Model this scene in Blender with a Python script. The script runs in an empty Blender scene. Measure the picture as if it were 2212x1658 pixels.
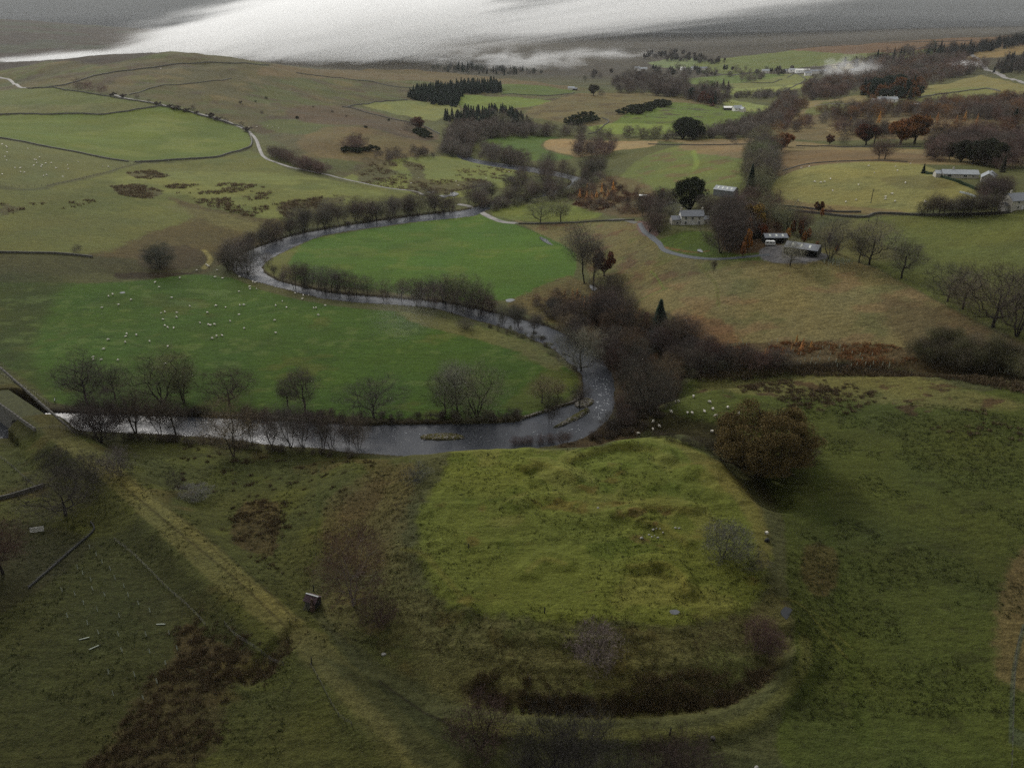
import bpy, math, random
import numpy as np
R = math.radians
sc = bpy.context.scene
COL = sc.collection
random.seed(7)
RNG = np.random.default_rng(7)

# ---------------------------------------------------------------- camera
CAM_H = 140.0; PITCH = R(24.3); FPX = 1703.0; CU, CV = 1106.0, 829.0     # measuring units: a 2212 px wide print
cam_d = bpy.data.cameras.new('camera'); cam = bpy.data.objects.new('camera', cam_d); COL.objects.link(cam)
cam.location = (0, 0, CAM_H); cam.rotation_euler = (R(90) - PITCH, 0, 0)
cam_d.sensor_width = 36; cam_d.lens = 36 * FPX / 2212; cam_d.clip_start = 0.5; cam_d.clip_end = 60000
sc.camera = cam
sc.view_settings.view_transform = 'Standard'; sc.view_settings.look = 'None'; sc.view_settings.gamma = 1
sc.view_settings.exposure = 0.22
cy = sc.cycles
cy.max_bounces = 9; cy.diffuse_bounces = 2; cy.glossy_bounces = 2; cy.transmission_bounces = 2; cy.transparent_max_bounces = 8
cy.volume_bounces = 5; cy.volume_step_rate = 0.5; cy.volume_max_steps = 128
cy.use_denoising = False; cy.use_adaptive_sampling = False
cy.sample_clamp_indirect = 2.0; cy.sample_clamp_direct = 6.0
cy.caustics_reflective = False; cy.caustics_refractive = False

# ---------------------------------------------------------------- sky and sun (overcast)
SUN_EL, SUN_AZ = R(32), R(-30)          # azimuth from +Y towards +X
w = bpy.data.worlds.new('World'); sc.world = w; w.use_nodes = True
nt = w.node_tree; N = nt.nodes; L = nt.links; N.clear()
out = N.new('ShaderNodeOutputWorld'); bg = N.new('ShaderNodeBackground')
sky = N.new('ShaderNodeTexSky'); sky.sky_type = 'NISHITA'; sky.sun_disc = False
sky.sun_elevation = SUN_EL; sky.sun_rotation = SUN_AZ
tc = N.new('ShaderNodeTexCoord'); sep = N.new('ShaderNodeSeparateXYZ'); L.new(tc.outputs['Generated'], sep.inputs[0])
# CIE overcast: dim horizon, bright zenith; then cloud mottling
el = N.new('ShaderNodeMapRange'); el.inputs['From Min'].default_value = 0.0; el.inputs['From Max'].default_value = 1.0
el.inputs['To Min'].default_value = 2.6; el.inputs['To Max'].default_value = 11.5; L.new(sep.outputs['Z'], el.inputs['Value'])
mp = N.new('ShaderNodeMapping'); mp.inputs['Scale'].default_value = (3.0, 3.0, 16.0); L.new(tc.outputs['Generated'], mp.inputs[0])
nz = N.new('ShaderNodeTexNoise'); nz.inputs['Scale'].default_value = 1.3; nz.inputs['Detail'].default_value = 5; L.new(mp.outputs[0], nz.inputs['Vector'])
mr = N.new('ShaderNodeMapRange'); mr.inputs['From Min'].default_value = 0.3; mr.inputs['From Max'].default_value = 0.7
mr.inputs['To Min'].default_value = 0.7; mr.inputs['To Max'].default_value = 1.35; L.new(nz.outputs['Fac'], mr.inputs['Value'])
# the cloud is brightest towards the sun
dot = N.new('ShaderNodeVectorMath'); dot.operation = 'DOT_PRODUCT'; L.new(tc.outputs['Generated'], dot.inputs[0])
dot.inputs[1].default_value = (math.sin(R(-13)) * .98, math.cos(R(-13)) * .98, .2)
glow = N.new('ShaderNodeMapRange'); glow.inputs['From Min'].default_value = 0.68; glow.inputs['From Max'].default_value = 1.0
glow.inputs['To Min'].default_value = 0.5; glow.inputs['To Max'].default_value = 1.5; L.new(dot.outputs['Value'], glow.inputs['Value'])
hi = N.new('ShaderNodeMapRange'); hi.inputs['From Min'].default_value = 0.08; hi.inputs['From Max'].default_value = 0.4; L.new(sep.outputs['Z'], hi.inputs['Value'])
gm_ = N.new('ShaderNodeMix'); gm_.inputs[3].default_value = 1.0; L.new(hi.outputs[0], gm_.inputs[0]); L.new(glow.outputs[0], gm_.inputs[2])
m1 = N.new('ShaderNodeMath'); m1.operation = 'MULTIPLY'; L.new(el.outputs[0], m1.inputs[0]); L.new(mr.outputs[0], m1.inputs[1])
m2 = N.new('ShaderNodeMath'); m2.operation = 'MULTIPLY'; L.new(m1.outputs[0], m2.inputs[0]); L.new(gm_.outputs[0], m2.inputs[1])
gray = N.new('ShaderNodeMix'); gray.data_type = 'RGBA'; gray.blend_type = 'MULTIPLY'; gray.inputs[0].default_value = 1
gray.inputs[6].default_value = (1.0, 1.0, 0.98, 1); L.new(m2.outputs[0], gray.inputs[7])
mx = N.new('ShaderNodeMix'); mx.data_type = 'RGBA'; mx.inputs[0].default_value = 0.94
L.new(sky.outputs[0], mx.inputs[6]); L.new(gray.outputs[2], mx.inputs[7])
L.new(mx.outputs[2], bg.inputs['Color']); bg.inputs['Strength'].default_value = 0.12
L.new(bg.outputs[0], out.inputs['Surface'])
sd = bpy.data.lights.new('sun', 'SUN'); sun = bpy.data.objects.new('sun', sd); COL.objects.link(sun)
sd.energy = 1.8; sd.angle = R(10); sd.color = (1.0, 0.96, 0.9)
_sv = (math.sin(SUN_AZ) * math.cos(SUN_EL), math.cos(SUN_AZ) * math.cos(SUN_EL), math.sin(SUN_EL))
from mathutils import Vector
sun.rotation_euler = Vector(_sv).to_track_quat('Z', 'Y').to_euler()

# ---------------------------------------------------------------- helpers
def lin(c, k=1.0):
    a = np.array(c[:3], float) / 255
    a = np.where(a <= .04045, a / 12.92, ((a + .055) / 1.055) ** 2.4) * k
    return (float(a[0]), float(a[1]), float(a[2]))
def tag(o, label=None, cat=None, group=None, kind=None):
    if label: o['label'] = label
    if cat: o['category'] = cat
    if group: o['group'] = group
    if kind: o['kind'] = kind
    return o
def new_mesh(name, V, F, mat=None, smooth=False, fmat=None):
    """V (n,3) array, F list or (m,k) array of faces"""
    me = bpy.data.meshes.new(name)
    V = np.asarray(V, np.float32)
    if isinstance(F, np.ndarray) and F.ndim == 2:
        m, k = F.shape
        me.vertices.add(len(V)); me.vertices.foreach_set('co', V.ravel())
        me.loops.add(m * k); me.loops.foreach_set('vertex_index', F.astype(np.int32).ravel())
        me.polygons.add(m); me.polygons.foreach_set('loop_start', np.arange(m, dtype=np.int32) * k)
        if smooth: me.polygons.foreach_set('use_smooth', np.ones(m, bool))
        me.update(calc_edges=True)
    else:
        me.from_pydata([tuple(map(float, v)) for v in V], [], [tuple(map(int, f)) for f in F]); me.update()
        if smooth:
            for p in me.polygons: p.use_smooth = True
    mats = mat if isinstance(mat, (list, tuple)) else [mat]
    for m_ in mats:
        if m_: me.materials.append(m_)
    if fmat is not None: me.polygons.foreach_set('material_index', np.asarray(fmat, np.int32))
    return me
def link(name, me, parent=None, loc=None, rot=None):
    o = bpy.data.objects.new(name, me); COL.objects.link(o)
    if parent: o.parent = parent
    if loc is not None: o.location = loc
    if rot is not None: o.rotation_euler = rot
    return o
def empty(name, loc=(0, 0, 0), rz=0.0):
    o = bpy.data.objects.new(name, None); COL.objects.link(o); o.location = loc; o.rotation_euler = (0, 0, rz); o.empty_display_size = .5
    return o
# hash lattice noise, vectorised
def _h(ix, iy, s):
    n = (ix.astype(np.int64) * 374761393 + iy.astype(np.int64) * 668265263 + s * 982451653) & 0x7fffffff
    n = ((n ^ (n >> 13)) * 1274126177) & 0x7fffffff
    return ((n ^ (n >> 16)) & 0xffff) / 65535.0
def vnoise(x, y, s=0):
    ix = np.floor(x); iy = np.floor(y); fx = x - ix; fy = y - iy
    fx = fx * fx * (3 - 2 * fx); fy = fy * fy * (3 - 2 * fy)
    a = _h(ix, iy, s); b = _h(ix + 1, iy, s); c = _h(ix, iy + 1, s); d = _h(ix + 1, iy + 1, s)
    return (a + (b - a) * fx) * (1 - fy) + (c + (d - c) * fx) * fy
def fbm(x, y, s=0, o=3):
    r = 0; a = .5; t = 0
    for k in range(o):
        r = r + a * vnoise(x, y, s + k * 17); t += a; a *= .5; x = x * 2.03 + 5.1; y = y * 2.03 + 3.7
    return r / t * 2 - 1
def sstep(e0, e1, x):
    t = np.clip((x - e0) / (e1 - e0), 0, 1); return t * t * (3 - 2 * t)

# measuring: where a point of the print lies in the place
def ray(u, v):
    dx = (np.asarray(u, float) - CU) / FPX; dy = -(np.asarray(v, float) - CV) / FPX
    cp, sp = math.cos(PITCH), math.sin(PITCH)
    x = dx; y = cp + dy * sp; z = -sp + dy * cp
    return x, y, z
def at_z(u, v, z):
    x, y, dz = ray(u, v); t = (z - CAM_H) / dz; return np.stack([x * t, y * t], -1)
def sdf(X, Y, P):
    """signed distance (negative inside) of points to polygon P (n,2)"""
    d = np.full(X.shape, 1e18); ins = np.zeros(X.shape, bool); n = len(P)
    for i in range(n):
        ax, ay = P[i]; bx, by = P[(i + 1) % n]
        ex, ey = bx - ax, by - ay; L2 = ex * ex + ey * ey + 1e-12
        t = np.clip(((X - ax) * ex + (Y - ay) * ey) / L2, 0, 1)
        d = np.minimum(d, (X - ax - ex * t) ** 2 + (Y - ay - ey * t) ** 2)
        c = ((ay > Y) != (by > Y))
        if ey != 0: ins ^= c & (X < ex * (Y - ay) / ey + ax)
    d = np.sqrt(d); return np.where(ins, -d, d)
def pdist(X, Y, P):
    d = np.full(X.shape, 1e18)
    for i in range(len(P) - 1):
        ax, ay = P[i]; bx, by = P[i + 1]; ex, ey = bx - ax, by - ay; L2 = ex * ex + ey * ey + 1e-12
        t = np.clip(((X - ax) * ex + (Y - ay) * ey) / L2, 0, 1)
        d = np.minimum(d, (X - ax - ex * t) ** 2 + (Y - ay - ey * t) ** 2)
    return np.sqrt(d)
def smooth_line(P, n=4, closed=False):
    P = np.asarray(P, float); out = []; m = len(P)
    for i in range(m if closed else m - 1):
        if closed: p0, p1, p2, p3 = P[(i - 1) % m], P[i], P[(i + 1) % m], P[(i + 2) % m]
        else: p0, p1, p2, p3 = P[max(i - 1, 0)], P[i], P[i + 1], P[min(i + 2, m - 1)]
        for k in range(n):
            t = k / n
            out.append(.5 * ((2 * p1) + (-p0 + p2) * t + (2 * p0 - 5 * p1 + 4 * p2 - p3) * t * t + (-p0 + 3 * p1 - 3 * p2 + p3) * t ** 3))
    if not closed: out.append(P[-1])
    return np.array(out)
# ---------------------------------------------------------------- terrain heights
# (u, v, z): points of the print whose height above the river is known
CZ = [(100,700,1),(400,640,1.5),(700,700,1),(1000,800,1),(600,860,.8),(200,860,1),(700,560,1),(1000,540,1.2),(1150,600,1.2),(900,500,1.2),
 (600,610,.2),(150,910,.2),(650,950,0),(1150,945,0),(900,940,0),(400,930,0),(1290,880,.2),(1290,790,.3),(1150,725,.3),(900,650,.3),(540,560,.3),(700,500,.3),(1000,460,.3),
 (30,940,.5),(-150,950,0),(-200,700,3),
 (1100,330,2),(900,380,5),(1100,385,2),(1000,340,1),(1200,345,2),(1250,395,1),(1100,430,1),
 (300,1010,4),(200,1050,5),(600,1100,6),(60,1180,6),(300,1400,6),(100,1600,6),(500,1500,6),(900,1640,6.5),(780,1020,7),(700,1330,6.5),(-300,1300,8),(1100,1640,7),
 (1300,1640,7.5),(1790,1300,10),(1850,1100,11.5),(2050,900,14),(1700,840,10),(2200,860,17),(2100,1500,11),(1800,1600,9),(2400,1300,14),(1700,950,9.5),
 (1330,900,1.5),(1350,850,1.5),(1510,840,8.5),(1465,890,9),(1400,900,5),(1460,740,5),(1350,650,4),(1250,700,1),(1600,745,9),(1900,765,14),(2200,795,19),(2500,800,20),
 (1700,600,24),(2000,620,27),(2200,720,25),(1500,560,22),(1400,530,16),(1260,560,3),(1270,500,6),(1350,590,9),(1500,660,14),(1280,620,3),
 (1660,545,29),(1730,550,29),(1495,485,27),(1550,510,26),(1430,500,22),(2100,520,36),(2300,480,46),(1900,430,40),(1750,455,35),(2075,385,50),(1750,365,44),(1900,350,47),(2000,360,49),(2205,440,46),
 (1500,390,22),(1350,400,14),(1440,335,20),(1620,320,32),(1290,440,7),(1180,460,3),(1565,425,31),(1600,420,31),
 (300,470,12),(100,500,16),(50,600,8),(300,560,8),(480,520,4),(450,420,13),(100,420,24),(300,348,22),(540,330,20),(700,400,13),(910,415,3),(200,260,38),(0,250,42),(450,265,32),(0,190,56),(-200,300,50),(-200,500,20),
 (560,290,22),(700,300,28),(850,330,14),(800,270,30),(950,290,10),(620,420,12),(1000,400,3)]
# (u, v, D): points further off, by ground distance
CD = [(0,153,1650),(100,135,1620),(200,122,1600),(300,117,1560),(400,115,1520),(500,123,1560),(600,141,1640),(680,151,1750),(-250,160,1700),
 (400,170,1340),(200,170,1350),(550,200,1300),(300,210,1200),(700,200,1420),
 (0,42,4200),(200,56,4200),(400,72,4300),(-300,36,4200),(0,130,2700),(200,112,2900),(380,104,3000),
 (820,157,2100),(900,158,2150),(1000,152,2300),(900,175,1750),(1000,182,1800),(1150,185,1750),(1250,205,1600),(1250,130,3000),(1150,140,2700),(1300,112,3800),
 (1000,110,4200),(800,105,4300),(1200,95,5600),(600,100,4600),
 (1500,88,6000),(1350,72,7600),(1900,62,7800),(1000,72,7600),(2300,55,7800),(700,70,7600),
 (1650,113,3000),(1750,104,2950),(1900,92,2850),(2050,85,2800),(2250,75,2750),(2500,70,2700),
 (1650,140,2500),(1600,160,2200),(1700,165,2150),(1600,240,1450),(1620,190,1850),(1450,150,2500),(1500,205,1650),(1350,180,1900),(1700,215,1650),
 (1915,222,1350),(2000,190,1600),(2160,168,1800),(2100,120,2250),(1800,165,2100),(1900,130,2350),(2250,110,2300),(1850,200,1600),(2000,235,1250),(2150,225,1350),
 (1300,285,1090),(1300,240,1260),(1250,200,1550),(950,222,1480),(850,245,1330),(1100,235,1350),(1180,255,1230),(1450,280,1060),(1450,235,1330),(1560,262,1180),(1550,222,1500),(1050,275,1130),
 (1400,305,980),(1600,290,1020),(1800,270,1050),(1830,305,900),(2000,285,930),(2200,300,850),(2250,350,720)]
ctr = []; 
for u, v, z in CZ:
    p = at_z(u, v, z); ctr.append((p[0], p[1], z))
for u, v, D in CD:
    x, y, dz = ray(u, v); t = D / math.hypot(x, y); ctr.append((x * t, y * t, CAM_H + dz * t))
for a in range(-100, 101, 20):                      # beyond the far hills the moor lies level under cloud
    ctr.append((math.sin(R(a)) * 12000, math.cos(R(a)) * 12000, 40))
ctr = np.array(ctr)
def _pl(x, y):
    a = np.clip(np.arctan2(x, y), R(-42), R(42)); l = np.log(np.clip(np.hypot(x, y), 95, 12000))
    return a / .12, l / .14
ca, cl = _pl(ctr[:, 0], ctr[:, 1]); n = len(ctr)
dm = np.hypot(ca[:, None] - ca[None], cl[:, None] - cl[None])
K = np.zeros((n + 3, n + 3)); K[:n, :n] = dm + np.eye(n) * 0.02
K[:n, n] = K[n, :n] = 1; K[:n, n + 1] = K[n + 1, :n] = ca; K[:n, n + 2] = K[n + 2, :n] = cl
wts = np.linalg.solve(K, np.concatenate([ctr[:, 2], [0, 0, 0]]))

# polar grid: fine where a photograph from the air could see detail, coarse elsewhere
Dl = [4, 20, 40, 60, 75, 88]; D = 95.0
while D < 12000:
    Dl.append(D); D += max(0.0024 * D if D < 1000 else 0.0042 * D if D < 5000 else .012 * D, min(D * D / 125000, .0042 * D)) if D > 100 else .24
DR = np.array(Dl)
NC = 980
AC = np.concatenate([np.linspace(R(-110), R(-41), 26)[:-1], np.arctan(np.linspace(math.tan(R(-41)), math.tan(R(41)), NC)), np.linspace(R(41), R(110), 26)[1:]])
GA, GD = np.meshgrid(AC, DR); GX = np.sin(GA) * GD; GY = np.cos(GA) * GD
print('grid', GX.shape)
# coarse evaluation of the spline, then bilinear
ea = np.linspace(R(-42), R(42), 260); elg = np.linspace(math.log(95), math.log(12000), 300)
EA, EL = np.meshgrid(ea, elg); fa = EA.ravel() / .12; fl = EL.ravel() / .14
zz = wts[n] + wts[n + 1] * fa + wts[n + 2] * fl
for i in range(n): zz += wts[i] * np.hypot(fa - ca[i], fl - cl[i])
zz = zz.reshape(EA.shape)
for _ in range(3):                                   # round off the cone tips of the spline
    z2 = np.pad(zz, 1, mode='edge'); zz = (z2[1:-1, 1:-1] * 2 + z2[:-2, 1:-1] + z2[2:, 1:-1] + z2[1:-1, :-2] + z2[1:-1, 2:]) / 6
def bil(tab, xa, ya, x, y):
    i = np.clip(np.interp(x, xa, np.arange(len(xa))), 0, len(xa) - 1.001); j = np.clip(np.interp(y, ya, np.arange(len(ya))), 0, len(ya) - 1.001)
    i0 = i.astype(int); j0 = j.astype(int); fi = i - i0; fj = j - j0
    return (tab[j0, i0] * (1 - fi) + tab[j0, i0 + 1] * fi) * (1 - fj) + (tab[j0 + 1, i0] * (1 - fi) + tab[j0 + 1, i0 + 1] * fi) * fj
GZ = bil(zz, ea, elg, np.clip(GA, R(-42), R(42)), np.log(np.clip(GD, 95, 12000)))
def within(P, m):
    P = np.asarray(P); return (GX > P[:, 0].min() - m) & (GX < P[:, 0].max() + m) & (GY > P[:, 1].min() - m) & (GY < P[:, 1].max() + m)
# natural roughness of the ground
far = sstep(500, 1500, GD)
GZ += fbm(GX / 45, GY / 45, 3, 3) * (.5 + 3.0 * far) * sstep(6, 14, GZ + 6 * far) + fbm(GX / 9, GY / 9, 9, 2) * .10
GZ += fbm(GX / 320, GY / 320, 5, 3) * 9 * sstep(2200, 5000, GD)

# the raised earthwork with its flat top
MOUND = at_z(*np.array([(985,968),(930,985),(905,1040),(880,1110),(880,1180),(905,1240),(960,1315),(1100,1330),(1300,1345),(1450,1350),(1580,1330),(1640,1290),(1662,1190),(1640,1105),(1590,1035),(1530,985),(1460,945),(1390,945),(1300,962),(1150,966)], float).T, 15.0)
MOUND = smooth_line(MOUND, 3, True)
m = within(MOUND, 40); X, Y = GX[m], GY[m]
d = sdf(X, Y, MOUND) + fbm(X / 12, Y / 12, 21, 2) * 1.2
s = 1 - (.35 * sstep(-2.5, 21, d) + .65 * np.clip((d + 2.5) / 22, 0, 1)); top = 14.6 + fbm(X / 22, Y / 22, 8, 2) * .8 + fbm(X / 6, Y / 6, 12, 3) * .2 + np.clip(1 - np.abs(fbm(X / 13, Y / 9, 91, 2)) * 3.2, 0, 1) ** 1.5 * .4 + np.clip((Y - 190) * .012, -1, 1)
GZ[m] = GZ[m] * (1 - s) + np.maximum(top, GZ[m]) * s
# gentler brown western shoulder
SH = at_z(*np.array([(760,1000),(880,990),(900,1100),(900,1240),(830,1250),(720,1190),(700,1100)], float).T, 10.0)
m = within(SH, 30); d = sdf(GX[m], GY[m], SH); s = 1 - sstep(-4, 14, d); GZ[m] += s * np.maximum(0, 9.5 - GZ[m])
def ridge(P, z, h, hw, fall, noise=.0):
    """raise (or cut, h < 0) along a line whose print points lie at height z"""
    P = smooth_line(at_z(*np.array(P, float).T, z), 3); m = within(P, hw + fall + 3)
    X, Y = GX[m], GY[m]; d = pdist(X, Y, P) + (fbm(X / 5, Y / 5, 31, 2) * noise if noise else 0)
    GZ[m] += h * (1 - sstep(hw, hw + fall, d))
ridge([(1010,1500),(1150,1530),(1350,1540),(1550,1525),(1640,1488),(1700,1400)], 7, -.8, .4, 3.5, .5)
ridge([(960,1555),(1200,1590),(1450,1590),(1620,1560),(1740,1450)], 7, 1.6, 1.5, 4, .5)
for P, h, hw in [([(1130,1010),(1180,1000),(1240,1035)], 1.3, .6), ([(1230,992),(1330,962),(1420,970),(1440,995)], 1.3, .6), ([(1330,1112),(1400,1095),(1490,1100)], 1.2, .5),
                 ([(1370,1118),(1440,1140),(1480,1172)], 1.1, .5), ([(1140,1232),(1175,1205),(1220,1215)], 1.0, .8), ([(1360,1222),(1430,1215),(1470,1240),(1480,1275)], 1.3, .7),
                 ([(1120,1090),(1160,1078),(1200,1075)], .8, .4), ([(1485,1028),(1510,1015),(1540,1030)], 1.0, .5), ([(1210,1120),(1300,1130)], .5, .5), ([(870,1185),(920,1200),(990,1280),(1010,1310)], .8, .5),
                 ([(1150,1040),(1200,1030),(1250,1050)], .8, .4), ([(1500,1060),(1530,1070)], .8, .5), ([(1290,1005),(1350,1020),(1400,1050)], .7, .4), ([(1400,1020),(1460,1050)], .7, .4)]:
    ridge(P, 14.6, h * 1.15, hw + .4, 3.6, .35)
for P in [[(1150,1020),(1230,1045)], [(1340,980),(1420,985)], [(1350,1125),(1420,1155)], [(1390,1235),(1450,1250)]]: ridge(P, 14.6, -.35, .6, 3.5, .4)
# terraces on the southern slope
for k, P in enumerate([[(1060,1375),(1200,1395),(1400,1390)], [(1080,1425),(1300,1440),(1600,1430)], [(1180,1385),(1250,1400)], [(1020,1400),(1100,1415)]]): ridge(P, 11, .3, .3, 1.6, .8)
# gully between the earthwork and the right-hand pasture, and the wooded burn
ridge([(1395,925),(1470,905),(1540,930),(1590,985),(1660,1085)], 10, -4.0, 2, 9)
ridge([(1400,835),(1480,822),(1600,806),(1750,798),(1900,806),(2100,830),(2260,850)], 11, -3.2, 2, 7, 1)
# disused railway bank running down the left side
RAIL = [(-220,700),(0,835),(60,882),(125,935),(200,990),(280,1055),(400,1165),(500,1255),(640,1370),(780,1500),(960,1668)]
railP = smooth_line(at_z(*np.array(RAIL, float).T, 9.0), 3)
m = within(railP, 22); d = pdist(GX[m], GY[m], railP) + fbm(GX[m] / 7, GY[m] / 7, 33, 2) * 1.0; s = 1 - sstep(3.0, 14, d); rt = 9.3 - .9 * (1 - sstep(150, 225, GD[m])); GZ[m] = GZ[m] * (1 - s) + np.maximum(rt, GZ[m]) * s
ridge([(540,1440),(600,1395),(650,1350)], 9, -1.2, 1.2, 3)          # cattle creep through the bank
# rivers
RIV = np.array([(60,890),(110,892),(170,893),(300,897),(450,903),(560,907),(700,915),(780,920),(850,919),(1000,917),(1100,914),(1140,905),(1180,893),(1220,880),(1245,872),(1262,850),(1262,822),(1250,800),
 (1225,778),(1190,750),(1160,738),(1100,712),(1020,690),(960,672),(900,662),(800,656),(700,646),(610,623),(545,606),(512,592),(503,575),(520,552),(570,530),(640,508),(700,496),(800,480),(900,466),(1000,455),(1040,444),(1100,430),(1170,416),(1225,403),(1235,390),(1175,378),(1100,366),(1045,357),(1003,347),(985,335),(968,312),(972,296),(985,290),
 (996,296),(988,312),(1004,330),(1022,343),(1060,350),(1110,357),(1180,366),(1255,385),(1262,400),(1200,420),(1100,442),(1045,457),(1020,468),(900,481),(800,494),(700,509),(650,528),(600,551),(572,567),(565,586),(600,607),(700,631),(800,641),(930,651),(1000,662),(1080,680),(1150,697),(1205,715),(1260,748),(1295,772),(1318,810),(1325,850),(1322,885),(1300,918),(1265,945),(1200,964),(1100,972),(1000,985),(900,988),(780,980),(700,971),(560,960),(450,946),(300,938),(160,932),(60,944),(-60,950),(-400,955),(-400,905),(-100,900),(20,890)], float)
RIVW = smooth_line(at_z(RIV[:, 0], RIV[:, 1], -0.3), 2, True)
m = within(RIVW, 60) & (GD < 1350)
X, Y = GX[m], GY[m]; d = sdf(X, Y, RIVW) + fbm(X / 6, Y / 6, 40, 2) * .7
near_bank = 1 - sstep(4, 22, d); gz = GZ[m]
gz = np.where(gz < 4.5, gz * (1 - near_bank) + np.minimum(gz, 1.0 + .25 * fbm(X / 8, Y / 8, 41)) * near_bank, gz)
cut = 1 - sstep(-.6, 2.0, d)
GZ[m] = gz * (1 - cut) + (-1.6) * cut
# a river bed never shows through, and no flat falls below the water
bed = np.zeros(GX.shape, bool); bed[m] = d < .5
flat = (GD < 1400) & ~bed & (GZ < .55); GZ[flat] = .55 + .15 * fbm(GX[flat] / 6, GY[flat] / 6, 42)
m = within(RIVW, 60) & (GD < 1350); RIVD = np.full(GX.shape, 999.0); RIVD[m] = sdf(GX[m], GY[m], RIVW)
isl = [([(905,941),(930,935),(975,934),(1003,940),(1000,948),(960,951),(915,949)], .35), ([(1192,922),(1215,908),(1245,890),(1268,880),(1275,888),(1258,900),(1232,913),(1205,923)], .5),
       ([(1240,872),(1262,858),(1282,862),(1283,872),(1262,880),(1245,880)], .4)]
ISL = [(smooth_line(at_z(*np.array(P, float).T, 0), 3, True), h) for P, h in isl]
for P, h in ISL:
    m = within(P, 4); d = sdf(GX[m], GY[m], P) + fbm(GX[m] / 2, GY[m] / 2, 50, 2) * .4
    s = 1 - sstep(-1.2, 1.0, d); GZ[m] = GZ[m] * (1 - s) + h * s
GZ[DR < 90] = 7.5
# flat yards under buildings are cut later by flatten()
def colidx(a): return np.interp(a, AC, np.arange(len(AC)))
def hgt(x, y):
    a = np.arctan2(x, y); D = np.hypot(x, y); i = np.clip(colidx(a), 0, len(AC) - 1.001); j = np.clip(np.interp(D, DR, np.arange(len(DR))), 0, len(DR) - 1.001)
    i0 = np.asarray(i).astype(int); j0 = np.asarray(j).astype(int); fi = i - i0; fj = j - j0
    return (GZ[j0, i0] * (1 - fi) + GZ[j0, i0 + 1] * fi) * (1 - fj) + (GZ[j0 + 1, i0] * (1 - fi) + GZ[j0 + 1, i0 + 1] * fi) * fj
def G(u, v):
    """ground point seen at print position (u, v): x, y, z, metres per print px"""
    x, y, dz = ray(u, v); a = math.atan2(x, y); hl = math.hypot(x, y); sl = dz / hl
    i = min(max(float(colidx(a)), 0), len(AC) - 1.001); i0 = int(i); f = i - i0
    prof = GZ[:, i0] * (1 - f) + GZ[:, i0 + 1] * f
    diff = (CAM_H + sl * DR) - prof; k = np.nonzero(diff[8:] < 0)[0]
    if len(k) == 0: j = len(DR) - 2; t = 0
    else:
        j = k[0] + 8 - 1; t = diff[j] / (diff[j] - diff[j + 1])
    D = DR[j] + (DR[j + 1] - DR[j]) * t; px, py = math.sin(a) * D, math.cos(a) * D
    z = CAM_H + sl * D
    return px, py, float(hgt(px, py)), math.hypot(D, CAM_H - z) / FPX
def GP(P): return np.array([G(u, v) for u, v in P])
def flatten(x, y, r, fall=6):
    z = float(hgt(x, y)); m = (np.abs(GX - x) < r + fall) & (np.abs(GY - y) < r + fall)
    d = np.hypot(GX[m] - x, GY[m] - y); s = 1 - sstep(r, r + fall, d); GZ[m] = GZ[m] * (1 - s) + z * s
    return z
for u, v, r in [(1492,484,13),(1567,425,11),(1670,524,9),(1735,548,12),(2072,384,17),(2135,392,12),(2205,444,14),(677,1305,3.2),(1915,224,16),(1993,233,12),(1585,239,14),(1697,1322,1.6),(1458,1321,1.2),(264,632,2),(960,419,5)]:
    p = G(u, v); flatten(p[0], p[1], r)
# ---------------------------------------------------------------- land cover
ALB = np.zeros(GX.shape + (3,), np.float32); TUF = np.full(GX.shape, .5, np.float32)
KA = 1.0
def setc(m, c, a, tuf):
    col = np.array(lin(c, KA)); ALB[m] = ALB[m] * (1 - a[:, None]) + col * a[:, None]
    if tuf is not None: TUF[m] = TUF[m] * (1 - a) + tuf * a
def paint(P, c, fe=3, amp=4, op=1.0, tuf=None, sm=2, sc_=None):
    """P print polygon, colour, edge softness and raggedness in print px, opacity, tussockiness"""
    W = GP(P); g = float(np.median(W[:, 3])); Pw = smooth_line(W[:, :2], sm, True) if sm > 1 else W[:, :2]
    fe_, am = fe * g, amp * g; m = within(Pw, fe_ + am + 2); X, Y = GX[m], GY[m]
    if not len(X): return
    q = (sc_ or max(14 * g, 2.0))
    d = sdf(X, Y, Pw) + fbm(X / q, Y / q, len(P) + int(abs(P[0][0])), 4) * am
    setc(m, c, (1 - sstep(-fe_, fe_, d)) * op, tuf)
def stroke(P, c, wpx=2, fe=1.5, op=1.0, tuf=None, amp=0, sm=3):
    W = GP(P); g = float(np.median(W[:, 3])); Pw = smooth_line(W[:, :2], sm) if sm > 1 else W[:, :2]; hw, fe_ = wpx * g / 2, fe * g
    m = within(Pw, hw + fe_ + amp * g + 2); X, Y = GX[m], GY[m]
    if not len(X): return
    d = pdist(X, Y, Pw)
    if amp: d = d + fbm(X / (10 * g), Y / (10 * g), int(abs(P[0][0])), 3) * amp * g
    setc(m, c, (1 - sstep(hw, hw + fe_, d)) * op, tuf)
def blotch(P, c, size, thr, op=.7, tuf=None, seed=0, fe=8):
    """patches of colour scattered inside a polygon"""
    W = GP(P); g = float(np.median(W[:, 3])); m = within(W[:, :2], 5 * g); X, Y = GX[m], GY[m]
    if not len(X): return
    d = sdf(X, Y, W[:, :2]); nn = fbm(X / size, Y / (size * .8), 300 + seed, 4)
    setc(m, c, (1 - sstep(-fe * g, fe * g, d)) * sstep(thr, thr + .22, nn) * op, tuf)
ALB[:] = lin((72,74,48), KA)
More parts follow.
